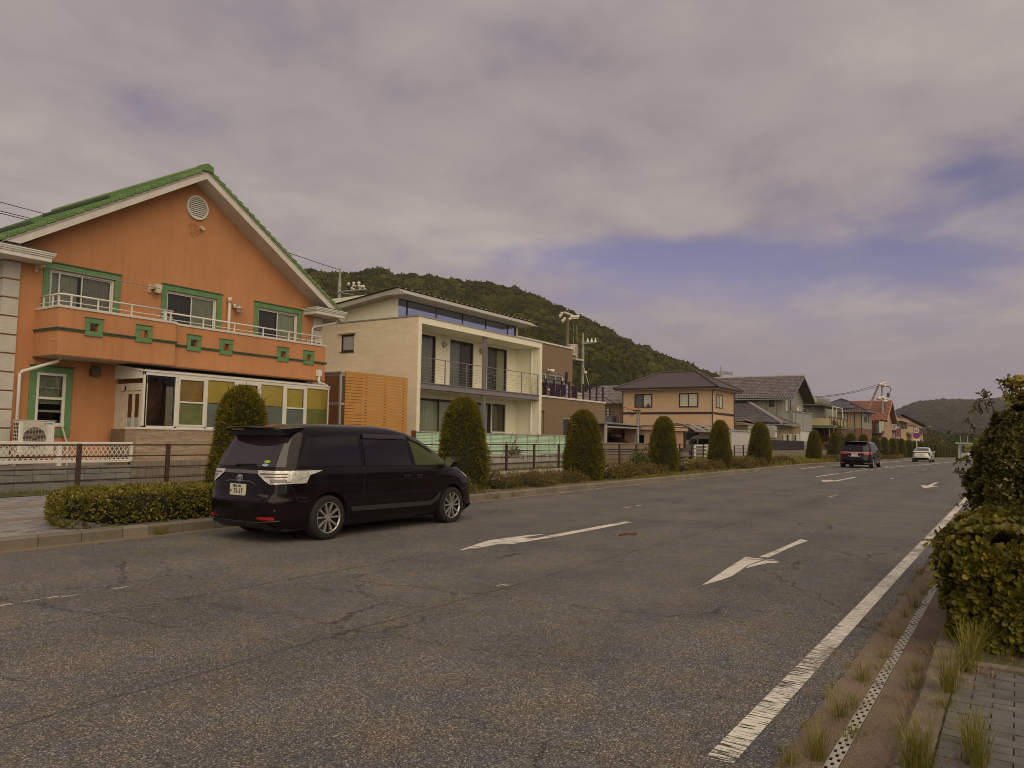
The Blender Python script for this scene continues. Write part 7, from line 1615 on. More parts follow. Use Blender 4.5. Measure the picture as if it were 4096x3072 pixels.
for (y_, z_, c_, nm) in ((-.47, 1.175, (.28, .45, .03), 'green_sticker'), (-.46, 1.125, (.25, .40, .45), 'blue_sticker')):
    q = MB(); n = 16; q.add([(Cv.xr(y_+.06*math.cos(2*math.pi*k/n), z_+.02*math.sin(2*math.pi*k/n))-.009, y_+.06*math.cos(2*math.pi*k/n), z_+.02*math.sin(2*math.pi*k/n)) for k in range(n)][::-1], [tuple(range(n))]); part(nm, q, mat(nm, c_, .5, .1), mv)
q = MB(); q.ball((Cv.xr(-.70, .48)-.003, -.70, .48), .018, 8); part('parking_sensor', q, M_bronze, mv)
place(mv, 7.30, 9.62); mv.scale = (1.03, 1.03, 1.0)

# ---- dark family minivan further on
od = thing('minivan', 'dark minivan with red tail lamps and chrome strip driving away beyond the last near conifer', 'minivan')
M_navy = mat('midnight_paint', (.006, .004, .007), .13, .1, 2, spec=.28)
Co = Car(dict(z=[.20, .30, .47, .62, .72, .86, .98, 1.06, 1.35, 1.52, 1.60, 1.65, 1.69], xr=[.15, .04, .0, .02, .07, .10, .12, .14, .26, .34, .42, .6, 1.2], xf=[4.7, 4.78, 4.8, 4.78, 4.72, 4.58, 4.3, 4.05, 3.55, 3.2, 3.0, 2.75, 2.1],
              w=[.80, .87, .90, .90, .895, .89, .88, .86, .79, .74, .70, .62, .35], n=[6.5, 6, 5.5, 5.5, 6, 6, 6, 6.2, 7, 7, 6.5, 6, 5]))
Co.body(od, M_navy, (.95, 3.8), .33, K=72, nz=34)
for x in (.95, 3.8): wheel(od, x, -.87, .33, side=-1); wheel(od, x, .87, .33, side=1)
for sg in (-1, 1):
    Co.side('window', od, [(.45, 1.08), (1.55, 1.08)], [(.65, 1.50), (1.6, 1.54)], M_cglass, sg); Co.side('window', od, [(1.65, 1.08), (2.7, 1.08)], [(1.68, 1.54), (2.65, 1.54)], M_cglass, sg); Co.side('window', od, [(2.8, 1.08), (3.85, 1.07)], [(2.75, 1.53), (2.95, 1.51), (3.3, 1.38)], M_gtint, sg)
    Co.side('tail_lamp_side', od, [(.10, .86), (.5, .93)], [(.10, 1.02), (.5, 1.0)], M_redlens, sg, off=.01)
    Co.end('tail_lamp', od, [(sg*.86, .84), (sg*.45, .86)][::sg], [(sg*.86, .95), (sg*.36, .95)][::sg], M_redlens, off=.014)
    Co.end('upper_lamp', od, [(sg*.86, .955), (sg*.40, .955)][::sg], [(sg*.86, 1.02), (sg*.40, 1.02)][::sg], mat('pink_lens', (.40, .16, .18), .2, .3, 30), off=.014)
    Co.end('bumper_chrome', od, [(sg*.86, .31), (sg*.52, .29)][::sg], [(sg*.86, .335), (sg*.50, .325)][::sg], M_chrome, off=.02)
    Co.seam(od, [(1.6, .28), (1.6, 1.55)], sg, .01); Co.seam(od, [(2.75, .28), (2.74, 1.5)], sg, .01)
    q = MB(); q.ball((3.65, sg*.99, 1.1), .12, 10, .7); part('door_mirror', q, M_navy, od, smooth=True)
Co.end('tailgate_glass', od, [(.76, 1.08), (-.76, 1.08)], [(.66, 1.54), (-.66, 1.54)], M_cglass)
Co.end('chrome_strip', od, [(.40, .955), (-.40, .955)], [(.40, 1.005), (-.40, 1.005)], M_chrome, off=.02)
Co.rseam(od, [(.34, .80), (.24, .72), (-.24, .72), (-.34, .80)], w=.03, mt=M_chrome, nm='plate_surround', off=.015)
plate(od, Co, .0, .825, '・1 37', '岡山 300', None)
q = MB(); q.tube([(Co.xr(.2, 1.12)-.02, .2, 1.14), (Co.xr(-.1, 1.15)-.02, -.12, 1.16)], .014, 5); part('rear_wiper', q, M_black, od)
q = MB(); q.box(.14, .5, -.68, .68, 1.60, 1.66); part('roof_spoiler', q, M_navy, od, bevel=.02)
place(od, 50.4, 8.26); od.scale = (1.0, 1.05, .97)

# ---- white hatchback
pr_ = thing('hatchback', 'white sloping hatchback with slanted black tail lamps driving away below the speed sign', 'car')
M_wpaint = mat('white_paint', (.58, .56, .52), .2, .03, 2, spec=.5, coat=.5)
Cp = Car(dict(z=[.18, .30, .45, .60, .78, .90, .98, 1.10, 1.25, 1.38, 1.44, 1.47], xr=[.20, .08, .0, .0, .06, .10, .16, .62, 1.15, 1.70, 2.0, 2.3], xf=[4.45, 4.54, 4.56, 4.5, 4.3, 3.8, 3.55, 3.30, 3.0, 2.75, 2.62, 2.5],
              w=[.78, .85, .88, .88, .875, .86, .84, .75, .68, .62, .55, .35], n=[6, 5.5, 5, 5, 5, 5, 5, 5.5, 6, 6, 5.5, 5]))
Cp.body(pr_, M_wpaint, (.85, 3.55), .31, K=72, nz=34)
for x in (.85, 3.55): wheel(pr_, x, -.85, .31, side=-1); wheel(pr_, x, .85, .31, side=1)
for sg in (-1, 1):
    Cp.side('window', pr_, [(1.15, 1.0), (2.2, .98), (3.3, .96)], [(1.6, 1.30), (2.3, 1.38), (2.75, 1.34)], M_cglass, sg)
    Cp.end('tail_lamp', pr_, [(sg*.80, .58), (sg*.74, .56)][::sg], [(sg*.82, .95), (sg*.58, .95)][::sg], M_black, off=.012)
    q = MB(); q.ball((3.0, sg*.93, 1.0), .10, 10, .7); part('door_mirror', q, M_wpaint, pr_, smooth=True)
Cp.end('rear_window', pr_, [(.64, 1.12), (-.64, 1.12)], [(.52, 1.42), (-.52, 1.42)], M_cglass, off=.01)
Cp.end('upper_dark_band', pr_, [(.72, .93), (-.72, .93)], [(.70, 1.0), (-.70, 1.0)], M_black, off=.01)
Cp.end('lower_bumper', pr_, [(.80, .20), (-.80, .20)], [(.62, .44), (-.62, .44)], M_black, off=.012)
Cp.rseam(pr_, [(.45, .80), (.30, .78), (-.30, .78), (-.45, .80)], w=.02, mt=mat('trim_grey', (.16, .15, .14), .4, .1), nm='boot_crease')
plate(pr_, Cp, 0, .70, '・・33', '岡山 300', None)
q = MB(); q.box(.10, .22, -.66, .66, .99, 1.03); part('boot_spoiler', q, M_wpaint, pr_, bevel=.01)
place(pr_, 86.5, 8.05)

# ---- oncoming pale saloon beyond the bush
fa = thing('saloon_car', 'pale oncoming saloon car partly behind the tall roadside bush', 'car')
Cf = Car(dict(z=[.18, .30, .5, .70, .85, .95, 1.10, 1.30, 1.38, 1.42], xr=[.15, .05, .0, .03, .2, .5, .9, 1.3, 1.6, 1.9], xf=[4.5, 4.58, 4.6, 4.5, 4.1, 3.5, 3.2, 2.85, 2.7, 2.5], w=[.78, .83, .85, .85, .84, .82, .74, .64, .56, .3], n=[6, 5.5, 5, 5, 5, 5, 6, 6, 6, 5]))
Cf.body(fa, mat('silver_paint', (.50, .48, .46), .25, .03, spec=.6, coat=.4), (.9, 3.6), .31, K=56, nz=26)
for x in (.9, 3.6): wheel(fa, x, -.82, .31, side=-1); wheel(fa, x, .82, .31, side=1)
Cf.end('windscreen', fa, [(-.7, .98), (.7, .98)], [(-.58, 1.30), (.58, 1.30)], M_cglass, front=True, off=.01)
for sg in (-1, 1):
    Cf.side('window', fa, [(1.2, .98), (3.1, .98)], [(1.5, 1.28), (2.75, 1.28)], M_cglass, sg); Cf.end('head_lamp', fa, [(sg*.80, .58), (sg*.5, .56)][::-sg], [(sg*.80, .72), (sg*.5, .70)][::-sg], M_clear, front=True, off=.01)
Cf.end('front_grille', fa, [(-.45, .35), (.45, .35)], [(-.45, .50), (.45, .50)], M_black, front=True, off=.01)
place(fa, 110, 4.2, math.pi)

# ---- kei van in the carport and dark estate in the yard
kv = thing('microvan', 'pale grey green microvan parked sideways under the arched carport behind the white gate', 'van')
Ck = Car(dict(z=[.22, .35, .7, .95, 1.2, 1.5, 1.7, 1.80, 1.86], xr=[.05, .0, .0, .02, .05, .10, .14, .2, .5], xf=[3.55, 3.6, 3.58, 3.45, 3.15, 2.85, 2.65, 2.45, 2.2], w=[.68, .72, .735, .73, .71, .67, .63, .55, .35], n=[7, 6, 6, 6, 6.5, 7, 7, 6, 5]))
Ck.body(kv, mat('pale_sage_paint', (.36, .36, .31), .3, .03, spec=.5, coat=.3), (.6, 2.9), .27, K=56, nz=24)
for x in (.6, 2.9): wheel(kv, x, -.70, .27, side=-1, w=.16); wheel(kv, x, .70, .27, side=1, w=.16)
for sg in (-1, 1):
    for a, b in ((.2, 1.1), (1.2, 2.1), (2.2, 3.0)): Ck.side('window', kv, [(a, 1.08), (b, 1.08)], [(a+.05, 1.52), (min(b, 2.72), 1.52)], M_cglass, sg)
    q = MB(); q.ball((2.95, sg*.82, 1.12), .1, 8, .8); part('door_mirror', q, M_wpaint, kv)
Ck.end('windscreen', kv, [(-.6, 1.1), (.6, 1.1)], [(-.55, 1.6), (.55, 1.6)], M_cglass, front=True, off=.01)
kv.location = (60.5, 19.25, .36); kv.rotation_euler = (0, 0, math.pi/2)
ec = thing('estate_car', 'dark car whose roof shows above the brown boundary wall under the steel canopy', 'car')
Ce = Car(dict(z=[.22, .35, .7, .95, 1.1, 1.3, 1.42, 1.48], xr=[.1, .0, .0, .05, .2, .55, .8, 1.2], xf=[4.3, 4.4, 4.35, 3.8, 3.4, 2.9, 2.6, 2.2], w=[.8, .86, .88, .87, .8, .7, .6, .35], n=[6]*8))
Ce.body(ec, M_bpaint, (.8, 3.5), .31, K=56, nz=22)
for x in (.8, 3.5): wheel(ec, x, -.85, .31, side=-1); wheel(ec, x, .85, .31, side=1)
for sg in (-1, 1): Ce.side('window', ec, [(.7, 1.02), (3.2, 1.02)], [(1.0, 1.36), (2.7, 1.36)], M_cglass, sg)
Ce.end('rear_window', ec, [(.6, 1.05), (-.6, 1.05)], [(.52, 1.38), (-.52, 1.38)], M_cglass)
ec.location = (44.6, 20.45, .42); ec.rotation_euler = (0, 0, math.pi/2)

# ================================================================ vegetation
def leaf_cards(P, Nn, size, shape='rhomb', tilt=.6, aspect=.42, upbias=0.0, jit=.35):
    """one folded leaf per point: P points, Nn outward directions"""
    n = len(P); Nn = Nn+rng.normal(0, tilt, (n, 3)); Nn[:, 2] += upbias; Nn /= np.linalg.norm(Nn, axis=1)[:, None]+1e-9
    r = rng.normal(0, 1, (n, 3)); S = np.cross(Nn, r); S /= np.linalg.norm(S, axis=1)[:, None]+1e-9
    B = np.cross(S, Nn)                                   # leaf plane: Nn is the leaf axis, S its width
    sz = size*(1+rng.uniform(-jit, jit, n))[:, None]
    if shape == 'needle':
        V = np.stack([P-S*sz*aspect*.5, P+S*sz*aspect*.5, P+Nn*sz], 1); F = np.arange(n*3).reshape(n, 3)
    elif shape == 'leaf':      # obovate, folded on the midrib: 8 vertices
        a = aspect
        V = np.stack([P, P+Nn*sz*.45+S*sz*a*.36+B*sz*.06, P+Nn*sz*.78+S*sz*a*.5+B*sz*.07, P+Nn*sz*.97+S*sz*a*.22+B*sz*.0, P+Nn*sz*.97-S*sz*a*.22+B*sz*.0, P+Nn*sz*.78-S*sz*a*.5+B*sz*.07, P+Nn*sz*.45-S*sz*a*.36+B*sz*.06, P+Nn*sz*.6-B*sz*.02], 1)
        b = np.arange(n)[:, None]*8
        F = np.concatenate([b+np.array([t]) for t in ((7, 0, 1), (7, 1, 2), (7, 2, 3), (7, 3, 4), (7, 4, 5), (7, 5, 6), (7, 6, 0))], 0)
    else:
        V = np.stack([P, P+Nn*sz*.5+S*sz*aspect*.5, P+Nn*sz, P+Nn*sz*.5-S*sz*aspect*.5], 1); F = np.arange(n*4).reshape(n, 4)
    return V.reshape(-1, 3), F
M_topi = leafmat('topiary_green', [(.040, .036, .005), (.105, .092, .010), (.185, .150, .016), (.29, .22, .028)], rough=.7, spec=.15)
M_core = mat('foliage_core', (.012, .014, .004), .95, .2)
def bullet(h, R, H): # radius at height fraction
    f = np.clip(h/H, 0, 1); base = .80+.20*np.sin(np.clip(f/.38, 0, 1)*math.pi/2); taper = 1-.50*np.clip((f-.18)/.82, 0, 1)**1.2
    dome = np.sqrt(np.clip(1-np.clip((f-.80)/.20, 0, 1)**2.2, 0, 1)); return R*base*taper*dome
def topiary_meshes(H, R, n, seed, size, asp=.30):
    r_ = np.random.default_rng(seed); th = r_.uniform(0, 2*math.pi, n); h = H*(r_.uniform(0, 1, n)**.92)*.985+.02
    lump = 1+.06*np.sin(th*3+h*2.1+seed)+.05*np.sin(th*7-h*5)+.04*np.sin(th*13+h*9+seed)+r_.normal(0, .035, n)
    rr = bullet(h, R, H)*lump*.96; P = np.stack([rr*np.cos(th), rr*np.sin(th), h], 1); up = np.clip((h/H-.75)*3, 0, 1)
    Nn = np.stack([np.cos(th)*(1-up*.7), np.sin(th)*(1-up*.7), .25+up*1.2], 1)
    Vs, Fs, o = [], [], 0
    for k in range(3):
        V, F = leaf_cards(P-Nn*.02, Nn.copy(), size, 'needle', tilt=.5, aspect=asp); Vs.append(V); Fs.append(F+o); o += len(V)
    # a few long wisps
    idx = r_.choice(n, n//40); V, F = leaf_cards(P[idx], Nn[idx]*1.2, size*2.0, 'needle', tilt=.35, aspect=.18); Vs.append(V); Fs.append(F+o)
    me = np_mesh('crown', np.concatenate(Vs), np.concatenate(Fs), M_topi)
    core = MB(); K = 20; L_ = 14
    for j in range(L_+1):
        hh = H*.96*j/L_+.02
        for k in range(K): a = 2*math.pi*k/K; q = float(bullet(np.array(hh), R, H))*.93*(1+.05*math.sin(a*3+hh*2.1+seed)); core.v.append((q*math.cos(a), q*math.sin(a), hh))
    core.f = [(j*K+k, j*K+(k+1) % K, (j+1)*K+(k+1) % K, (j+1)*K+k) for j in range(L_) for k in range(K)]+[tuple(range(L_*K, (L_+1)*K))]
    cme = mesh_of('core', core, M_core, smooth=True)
    tk_ = MB(); tk_.tube([(0, 0, -.05), (0, 0, .5)], .06, 8, .05); tme = mesh_of('trunk', tk_, mat('bark', (.08, .06, .04), .95, .3))
    return me, cme, tme
hi = [topiary_meshes(2.42, .66, 10000, 1, .078, .20), topiary_meshes(2.5, .70, 10000, 2, .072, .20)]
lo = [topiary_meshes(2.5, .62, 2200, 3, .10), topiary_meshes(2.45, .66, 2200, 4, .10)]
tops = [(9.62, 2.44, .60, 'bushy clipped conifer directly behind the black minivan roof, before the sunroom'), (16.85, 2.52, .66, 'clipped bullet conifer in front of the white box house, right of the minivan'),
        (23.75, 2.50, .70, 'broad clipped conifer with pointed tip in front of the brown house'), (31.2, 2.42, .60, 'clipped conifer in front of the pink annex shed'),
        (38.2, 2.52, .585, 'clipped conifer hiding half the microvan and white gate'), (45.8, 2.50, .64, 'clipped conifer between white shed and dark slat fence'), (60.4, 2.42, .55, 'clipped conifer left of the dark minivan driving away')]
fars = [(67.7, 2.4), (74.8, 2.55), (82.0, 2.5), (89.0, 2.5), (96.0, 2.45), (103.5, 2.5), (111, 2.5), (119, 2.5), (127, 2.5), (135, 2.5), (143, 2.45), (151, 2.5), (159.5, 2.5), (168, 2.5), (176, 2.5), (184.5, 2.5), (193, 2.5), (202, 2.5), (212, 2.5)]
names = ['first clipped conifer showing right of the autumn tree above the dark minivan', 'rounded conifer top above the middle of the dark minivan roof', 'broad conifer above the right end of the dark minivan roof', 'first full conifer right of the dark minivan', 'second full conifer right of the dark minivan', 'third full conifer right of the dark minivan, under the brick house', 'conifer standing just left of the round speed sign']
def add_topi(x, H, R, label, ms, i):
    t = thing('clipped_conifer', label, 'tree', (x, 12.6+random.uniform(-.1, .1), gz(x)+.13), 'clipped conifers in the planting strip'); t.rotation_euler = (0, 0, i*1.7); t.scale = (R/.63, R/.63, H/2.5)
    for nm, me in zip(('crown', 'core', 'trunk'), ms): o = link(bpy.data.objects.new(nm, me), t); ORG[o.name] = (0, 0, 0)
for i, (x, H, R, lb) in enumerate(tops): add_topi(x, H, R, lb, hi[i % 2], i)
for i, (x, H) in enumerate(fars): add_topi(x, H, .60+.08*((i*37) % 5)/5, names[i] if i < len(names) else 'clipped conifer, '+('first', 'second', 'third', 'fourth', 'fifth', 'sixth', 'seventh', 'eighth', 'ninth', 'tenth', 'eleventh', 'last')[i-7]+' in the shrinking row right of the speed sign', lo[i % 2], i)
# far end of the row: these look alike
q = MB(); cx_, cz_ = FP(2346, 1640, 12.6); q.tube([(23.8, 12.6, 2.6), (23.75, 12.58, 2.98)], .008, 5); 

# ---- leafy hedge block by the left kerb
def box_surface(n, x0, x1, y0, y1, z0, z1, rnd=.12, lump=.05, seed=0):
    r_ = np.random.default_rng(seed); dx, dy, dz = x1-x0, y1-y0, z1-z0
    A = np.array([dy*dz, dy*dz, dx*dz, dx*dz, dx*dy]); f = r_.choice(5, n, p=A/A.sum()); u, v = r_.uniform(0, 1, n), r_.uniform(0, 1, n)
    P = np.zeros((n, 3)); Nn = np.zeros((n, 3))
    for k, (ax, sd) in enumerate(((0, -1), (0, 1), (1, -1), (1, 1), (2, 1))):
        m_ = f == k
        if ax == 0: P[m_] = np.stack([np.full(m_.sum(), x0 if sd < 0 else x1), y0+dy*u[m_], z0+dz*v[m_]], 1)
        elif ax == 1: P[m_] = np.stack([x0+dx*u[m_], np.full(m_.sum(), y0 if sd < 0 else y1), z0+dz*v[m_]], 1)
        else: P[m_] = np.stack([x0+dx*u[m_], y0+dy*v[m_], np.full(m_.sum(), z1)], 1)
        Nn[m_, ax] = sd
    c = np.array([(x0+x1)/2, (y0+y1)/2, (z0+z1)/2]); h = np.array([dx, dy, dz])/2; q = (P-c)/h
    nrm_ = np.linalg.norm(np.abs(q)**6, axis=1, ord=1)**(1/6); P = c+(P-c)/nrm_[:, None]**.8
    off = np.array([mnoise.noise(Vector(p*3.1))*lump+mnoise.noise(Vector(p*8))*lump*.5 for p in P]); P = P+Nn*off[:, None]
    Nn = Nn*.75+(P-c)/np.linalg.norm(P-c, axis=1)[:, None]*.5
    return P, Nn
def core_box(x0, x1, y0, y1, z0, z1, name, parent, d=.09):
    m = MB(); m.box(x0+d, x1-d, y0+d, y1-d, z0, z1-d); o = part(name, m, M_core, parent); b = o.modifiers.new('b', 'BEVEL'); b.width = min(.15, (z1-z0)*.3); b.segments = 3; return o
M_hedge = leafmat('hedge_leaf', [(.05, .048, .008), (.12, .108, .014), (.21, .18, .025), (.30, .245, .05)], rough=.5, trans=.12)
M_hedge2 = leafmat('big_hedge_leaf', [(.04, .042, .007), (.10, .092, .012), (.18, .15, .018), (.30, .18, .022)], rough=.5, trans=.12, spec=.3)
M_twig = mat('twig', (.09, .05, .03), .9, .3)
hl = thing('leafy_hedge', 'low rounded leafy hedge along the kerb left of the black minivan', 'hedge', (7.2, 12.5, .15))
P, Nn = box_surface(4200, 5.75, 9.4, 11.5, 13.35, .16, .63, seed=5, lump=.035); P[:, 0] += (P[:, 1]-11.6)*.42*np.clip((7.5-P[:, 0])/1.5, 0, 1)
m_ = rng.uniform(0, 1, len(P)) < np.where(P[:, 0] > 8.5, .75, 1); P, Nn = P[m_], Nn[m_]
Vs, Fs, o_ = [], [], 0
for k in range(5): V, F = leaf_cards(P+rng.normal(0, .014, P.shape), Nn.copy(), .050, 'leaf', tilt=.75, aspect=.5, upbias=.25); Vs.append(V); Fs.append(F+o_); o_ += len(V)
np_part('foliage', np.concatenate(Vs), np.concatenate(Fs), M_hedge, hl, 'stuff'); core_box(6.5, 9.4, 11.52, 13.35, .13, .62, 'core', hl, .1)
for (x, y, z) in ((6.5, 11.5, .5), (7.6, 11.5, .28)): q = MB(); q.ball((x, y-.02, z), .012, 6); part('red_berry', q, mat('berry', (.4, .05, .02), .5, .1), hl)
# ---- big leaved hedge and tall bush by the camera
def rosettes(P, Nn, size, per, spread, matl, parent, name, nobj, seed, aspect=.48):
    """whorls of leaves; the nobj leaves nearest the viewer become single objects"""
    r_ = np.random.default_rng(seed); n = len(P); Nn = Nn/np.linalg.norm(Nn, axis=1)[:, None]; A = np.cross(Nn, r_.normal(0, 1, (n, 3))); A /= np.linalg.norm(A, axis=1)[:, None]; B = np.cross(Nn, A)
    tips, dirs = [], []
    for k in range(per):
        a = 2*math.pi*k*.381966*1.0+r_.uniform(0, .5, n); s_ = spread*(.35+.65*k/per)
        D = Nn*(1-.35*s_)[:, None] if np.ndim(s_) else Nn*(1-.35*s_); D = D+(A*np.cos(a)[:, None]+B*np.sin(a)[:, None])*s_; D /= np.linalg.norm(D, axis=1)[:, None]
        tips.append(P+D*.004); dirs.append(D)
    tips = np.concatenate(tips); dirs = np.concatenate(dirs); N_ = len(tips); sz = size*r_.uniform(.65, 1.15, N_)
    NN = np.tile(Nn, (per, 1)); S = np.cross(dirs, NN); S /= np.linalg.norm(S, axis=1)[:, None]+1e-9; Bn = np.cross(S, dirs)
    a = aspect; L2 = [(0, 0, 0), (.45, .30, .05), (.76, .5, .05), (.95, .26, -.02), (1.0, 0, -.06), (.95, -.26, -.02), (.76, -.5, .05), (.45, -.30, .05), (.4, 0, -.01), (.75, 0, -.02)]
    FF = [(0, 1, 8), (0, 8, 7), (1, 2, 9, 8), (8, 9, 6, 7), (2, 3, 4, 9), (9, 4, 5, 6)]
    tri = []
    for f in FF: tri += [f] if len(f) == 3 else [(f[0], f[1], f[2]), (f[0], f[2], f[3])]
    d2 = np.linalg.norm(tips-np.array([0, 0, EYE]), axis=1)-.0; vis = (dirs@CW < .5); order = np.argsort(d2+np.where(vis, 0, 100)); single = set(order[:nobj].tolist())
    one = MB(); one.add([(l, w*a, h) for l, w, h in L2], FF); lme = mesh_of('leaf', one, matl)
    org = np.array(ORG[parent.name])
    for i in order[:nobj]:
        o = bpy.data.objects.new('leaf', lme); COL.objects.link(o); o.parent = parent; M4 = Matrix((tuple(dirs[i]), tuple(S[i]), tuple(Bn[i]))).transposed().to_4x4() @ Matrix.Scale(float(sz[i]), 4); M4.translation = Vector(tips[i]-org); o.matrix_local = M4
    keep = np.array([i for i in range(N_) if i not in single]); T, D, S_, B_ = tips[keep], dirs[keep], S[keep], Bn[keep]; z_ = sz[keep][:, None]
    V = np.stack([T+(D*l+S_*w*a+B_*h)*z_ for l, w, h in L2], 1).reshape(-1, 3); b = np.arange(len(keep))[:, None]*10; F = np.concatenate([b+np.array([t]) for t in tri], 0)
    return np_part(name, V, F, matl, parent, 'stuff')
bh = thing('big_leaved_hedge', 'glossy big leaved waist high hedge at the right edge beside the slotted drain', 'hedge', (7.4, 0, .1))
HX0, HX1, HY0, HY1 = 6.6, 9.0, -.75, .44
P, Nn = box_surface(4600, HX0, HX1, HY0, HY1, .12, .91, seed=11, lump=.13)
m_ = (P[:, 0] < 8.8) & (P[:, 1] > -.6); P, Nn = P[m_], Nn[m_]
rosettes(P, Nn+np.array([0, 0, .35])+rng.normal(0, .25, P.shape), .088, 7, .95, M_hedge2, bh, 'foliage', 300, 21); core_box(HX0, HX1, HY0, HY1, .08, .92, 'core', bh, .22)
# a few shoots poking out towards the road
tb_ = thing('tall_bush', 'tall dark green bush with reddish shoots rising behind the big leaved hedge', 'bush', (9.8, -.2, .1))
M_bush = leafmat('bush_leaf', [(.026, .030, .008), (.07, .068, .015), (.125, .112, .022), (.19, .16, .034)], rough=.5, trans=.08, spec=.3)
BX0, BX1, BY0, BY1 = 8.75, 11.2, -.9, .31
P, Nn = box_surface(13000, BX0, BX1, BY0, BY1, .3, 2.02, seed=12, lump=.16); m_ = (P[:, 0] < 10.9) & (P[:, 1] > -.75) & ((P[:, 0] < 9.3) | (P[:, 1] > -.1) | (P[:, 2] > 1.8)); P, Nn = P[m_], Nn[m_]
P[:, 1] = P[:, 1]-np.clip((P[:, 2]-1.15)/.85, 0, 1)**1.3*.24*(P[:, 1] > -.6)
rosettes(P, Nn+np.array([0, 0, .3])+rng.normal(0, .3, P.shape), .060, 7, .95, M_bush, tb_, 'foliage', 300, 22, .50)
m = MB(); m.hexa([(BX0+.15, BY0, .1), (BX1, BY0, .1), (BX1, BY1-.15, .1), (BX0+.15, BY1-.15, .1)], [(BX0+.2, BY0, 1.85), (BX1, BY0, 1.85), (BX1, BY1-.34, 1.85), (BX0+.2, BY1-.34, 1.85)]); part('core', m, M_core, tb_)
M_shoot = leafmat('shoot_leaf', [(.07, .045, .015), (.10, .08, .02), (.13, .11, .03), (.09, .035, .025)], rough=.5, trans=.2)
M_yel = leafmat('yellow_leaf', [(.17, .15, .02), (.24, .20, .02), (.30, .22, .03), (.14, .14, .02)], rough=.5, trans=.25)
def shoot(base, tip, nleaf, size, mt, parent, r=.005):
    b, t = Vector(base), Vector(tip); pts = []
    for k in range(7): f = k/6; p = b.lerp(t, f); p += Vector((0, 0, .05*math.sin(math.pi*f))); pts.append(p)
    m = MB(); m.tube(pts, r, 5, r*.4); part('shoot', m, M_twig, parent)
    P = []; D = []; ax = (t-b).normalized()
    for k in range(nleaf):
        f = .15+.85*k/nleaf; p = b.lerp(t, f)+Vector((0, 0, .05*math.sin(math.pi*f))); P.append(p); s_ = ax.cross(Vector(rng.normal(0, 1, 3))).normalized(); D.append(ax*.6+s_)
    V, F = leaf_cards(np.array([list(p) for p in P]), np.array([list(d.normalized()) for d in D]), size, 'leaf', tilt=.15, aspect=.45); np_part('shoot_leaves', V, F, mt, parent, 'stuff')
def SPp(px, py, s): y_, z_ = SP(px, py, s); return (s, y_, z_)
zr4 = ZM(3700, 1500, .36166)
for (a, b, c, d, n, mt) in ((700, 420, 590, 190, 16, M_shoot), (760, 400, 660, 200, 14, M_shoot), (900, 300, 800, 90, 14, M_shoot), (905, 290, 850, 60, 12, M_shoot), (950, 300, 905, 35, 16, M_shoot), (960, 300, 945, 40, 14, M_shoot), (640, 430, 490, 350, 10, M_shoot), (620, 440, 500, 420, 10, M_shoot),
      (560, 640, 435, 540, 12, M_shoot), (540, 720, 400, 680, 8, M_shoot), (520, 1000, 325, 985, 14, M_shoot), (500, 1160, 300, 1085, 16, M_shoot), (520, 1290, 420, 1190, 8, M_shoot), (520, 1420, 385, 1370, 12, M_shoot), (480, 1500, 360, 1470, 10, M_shoot), (640, 420, 560, 330, 8, M_shoot),
      (1000, 320, 1010, 80, 22, M_yel), (1040, 330, 1090, 50, 22, M_yel), (980, 330, 960, 100, 18, M_yel), (1060, 330, 1050, 120, 18, M_yel), (960, 360, 900, 280, 14, M_yel), (600, 860, 520, 790, 6, M_yel), (640, 760, 590, 720, 6, M_yel), (470, 960, 400, 950, 7, M_yel)):
    pa, pb = zr4(a, b), zr4(c, d); sx = 9.2; shoot(SPp(pa[0], pa[1], sx+.2), SPp(pb[0], pb[1], sx), n, .075 if mt is M_yel else .05, mt, tb_)
for (a, b, c, d) in ((3800, 2200, 3712, 2168), (3790, 2260, 3706, 2262), (3830, 2350, 3735, 2330), (3850, 2440, 3760, 2420)): shoot(SPp(a, b, 6.75), SPp(c, d, 6.6), 12, .075, M_hedge2, bh)

# ---- low shrubs along the planting strip
M_shrub = leafmat('shrub_leaf', [(.03, .03, .006), (.085, .068, .014), (.16, .11, .024), (.23, .155, .035)], rough=.55, trans=.1)
def shrub(x, y, rx, ry, h, label, n=1500, size=.05, mt=None, grp='low shrubs along the kerb'):
    t = thing('low_shrub', label, 'shrub', (x, y, gz(x)+.13), grp); P = []; Nn = []
    k = 0; r_ = np.random.default_rng(int(x*100) % 9999)
    th = r_.uniform(0, 2*math.pi, n); ph = np.arccos(r_.uniform(0, 1, n)); rad = 1+.22*np.sin(th*4+x)*np.sin(ph*3)+r_.normal(0, .10, n)-.25*r_.uniform(0, 1, n)**4
    D = np.stack([np.sin(ph)*np.cos(th), np.sin(ph)*np.sin(th), np.cos(ph)], 1); Pp = D*rad[:, None]*np.array([rx, ry, h])+np.array([x, y, gz(x)+.15])
    Vs, Fs, o = [], [], 0
    for k in range(2): V, F = leaf_cards(Pp+r_.normal(0, .015, Pp.shape), D.copy(), size, 'rhomb', tilt=.9, aspect=.5, upbias=.3); Vs.append(V); Fs.append(F+o); o += len(V)
    np_part('foliage', np.concatenate(Vs), np.concatenate(Fs), mt or M_shrub, t, 'stuff')
    m = MB(); m.ball((x, y, gz(x)+.05), 1, 10); m.v = [(x+(a-x)*rx*.72, y+(b-y)*ry*.72, gz(x)+.1+(c-gz(x)-.05)*h*.72) for a, b, c in m.v]; m.v = [v for v in m.v]; part('core', m, M_core, t)
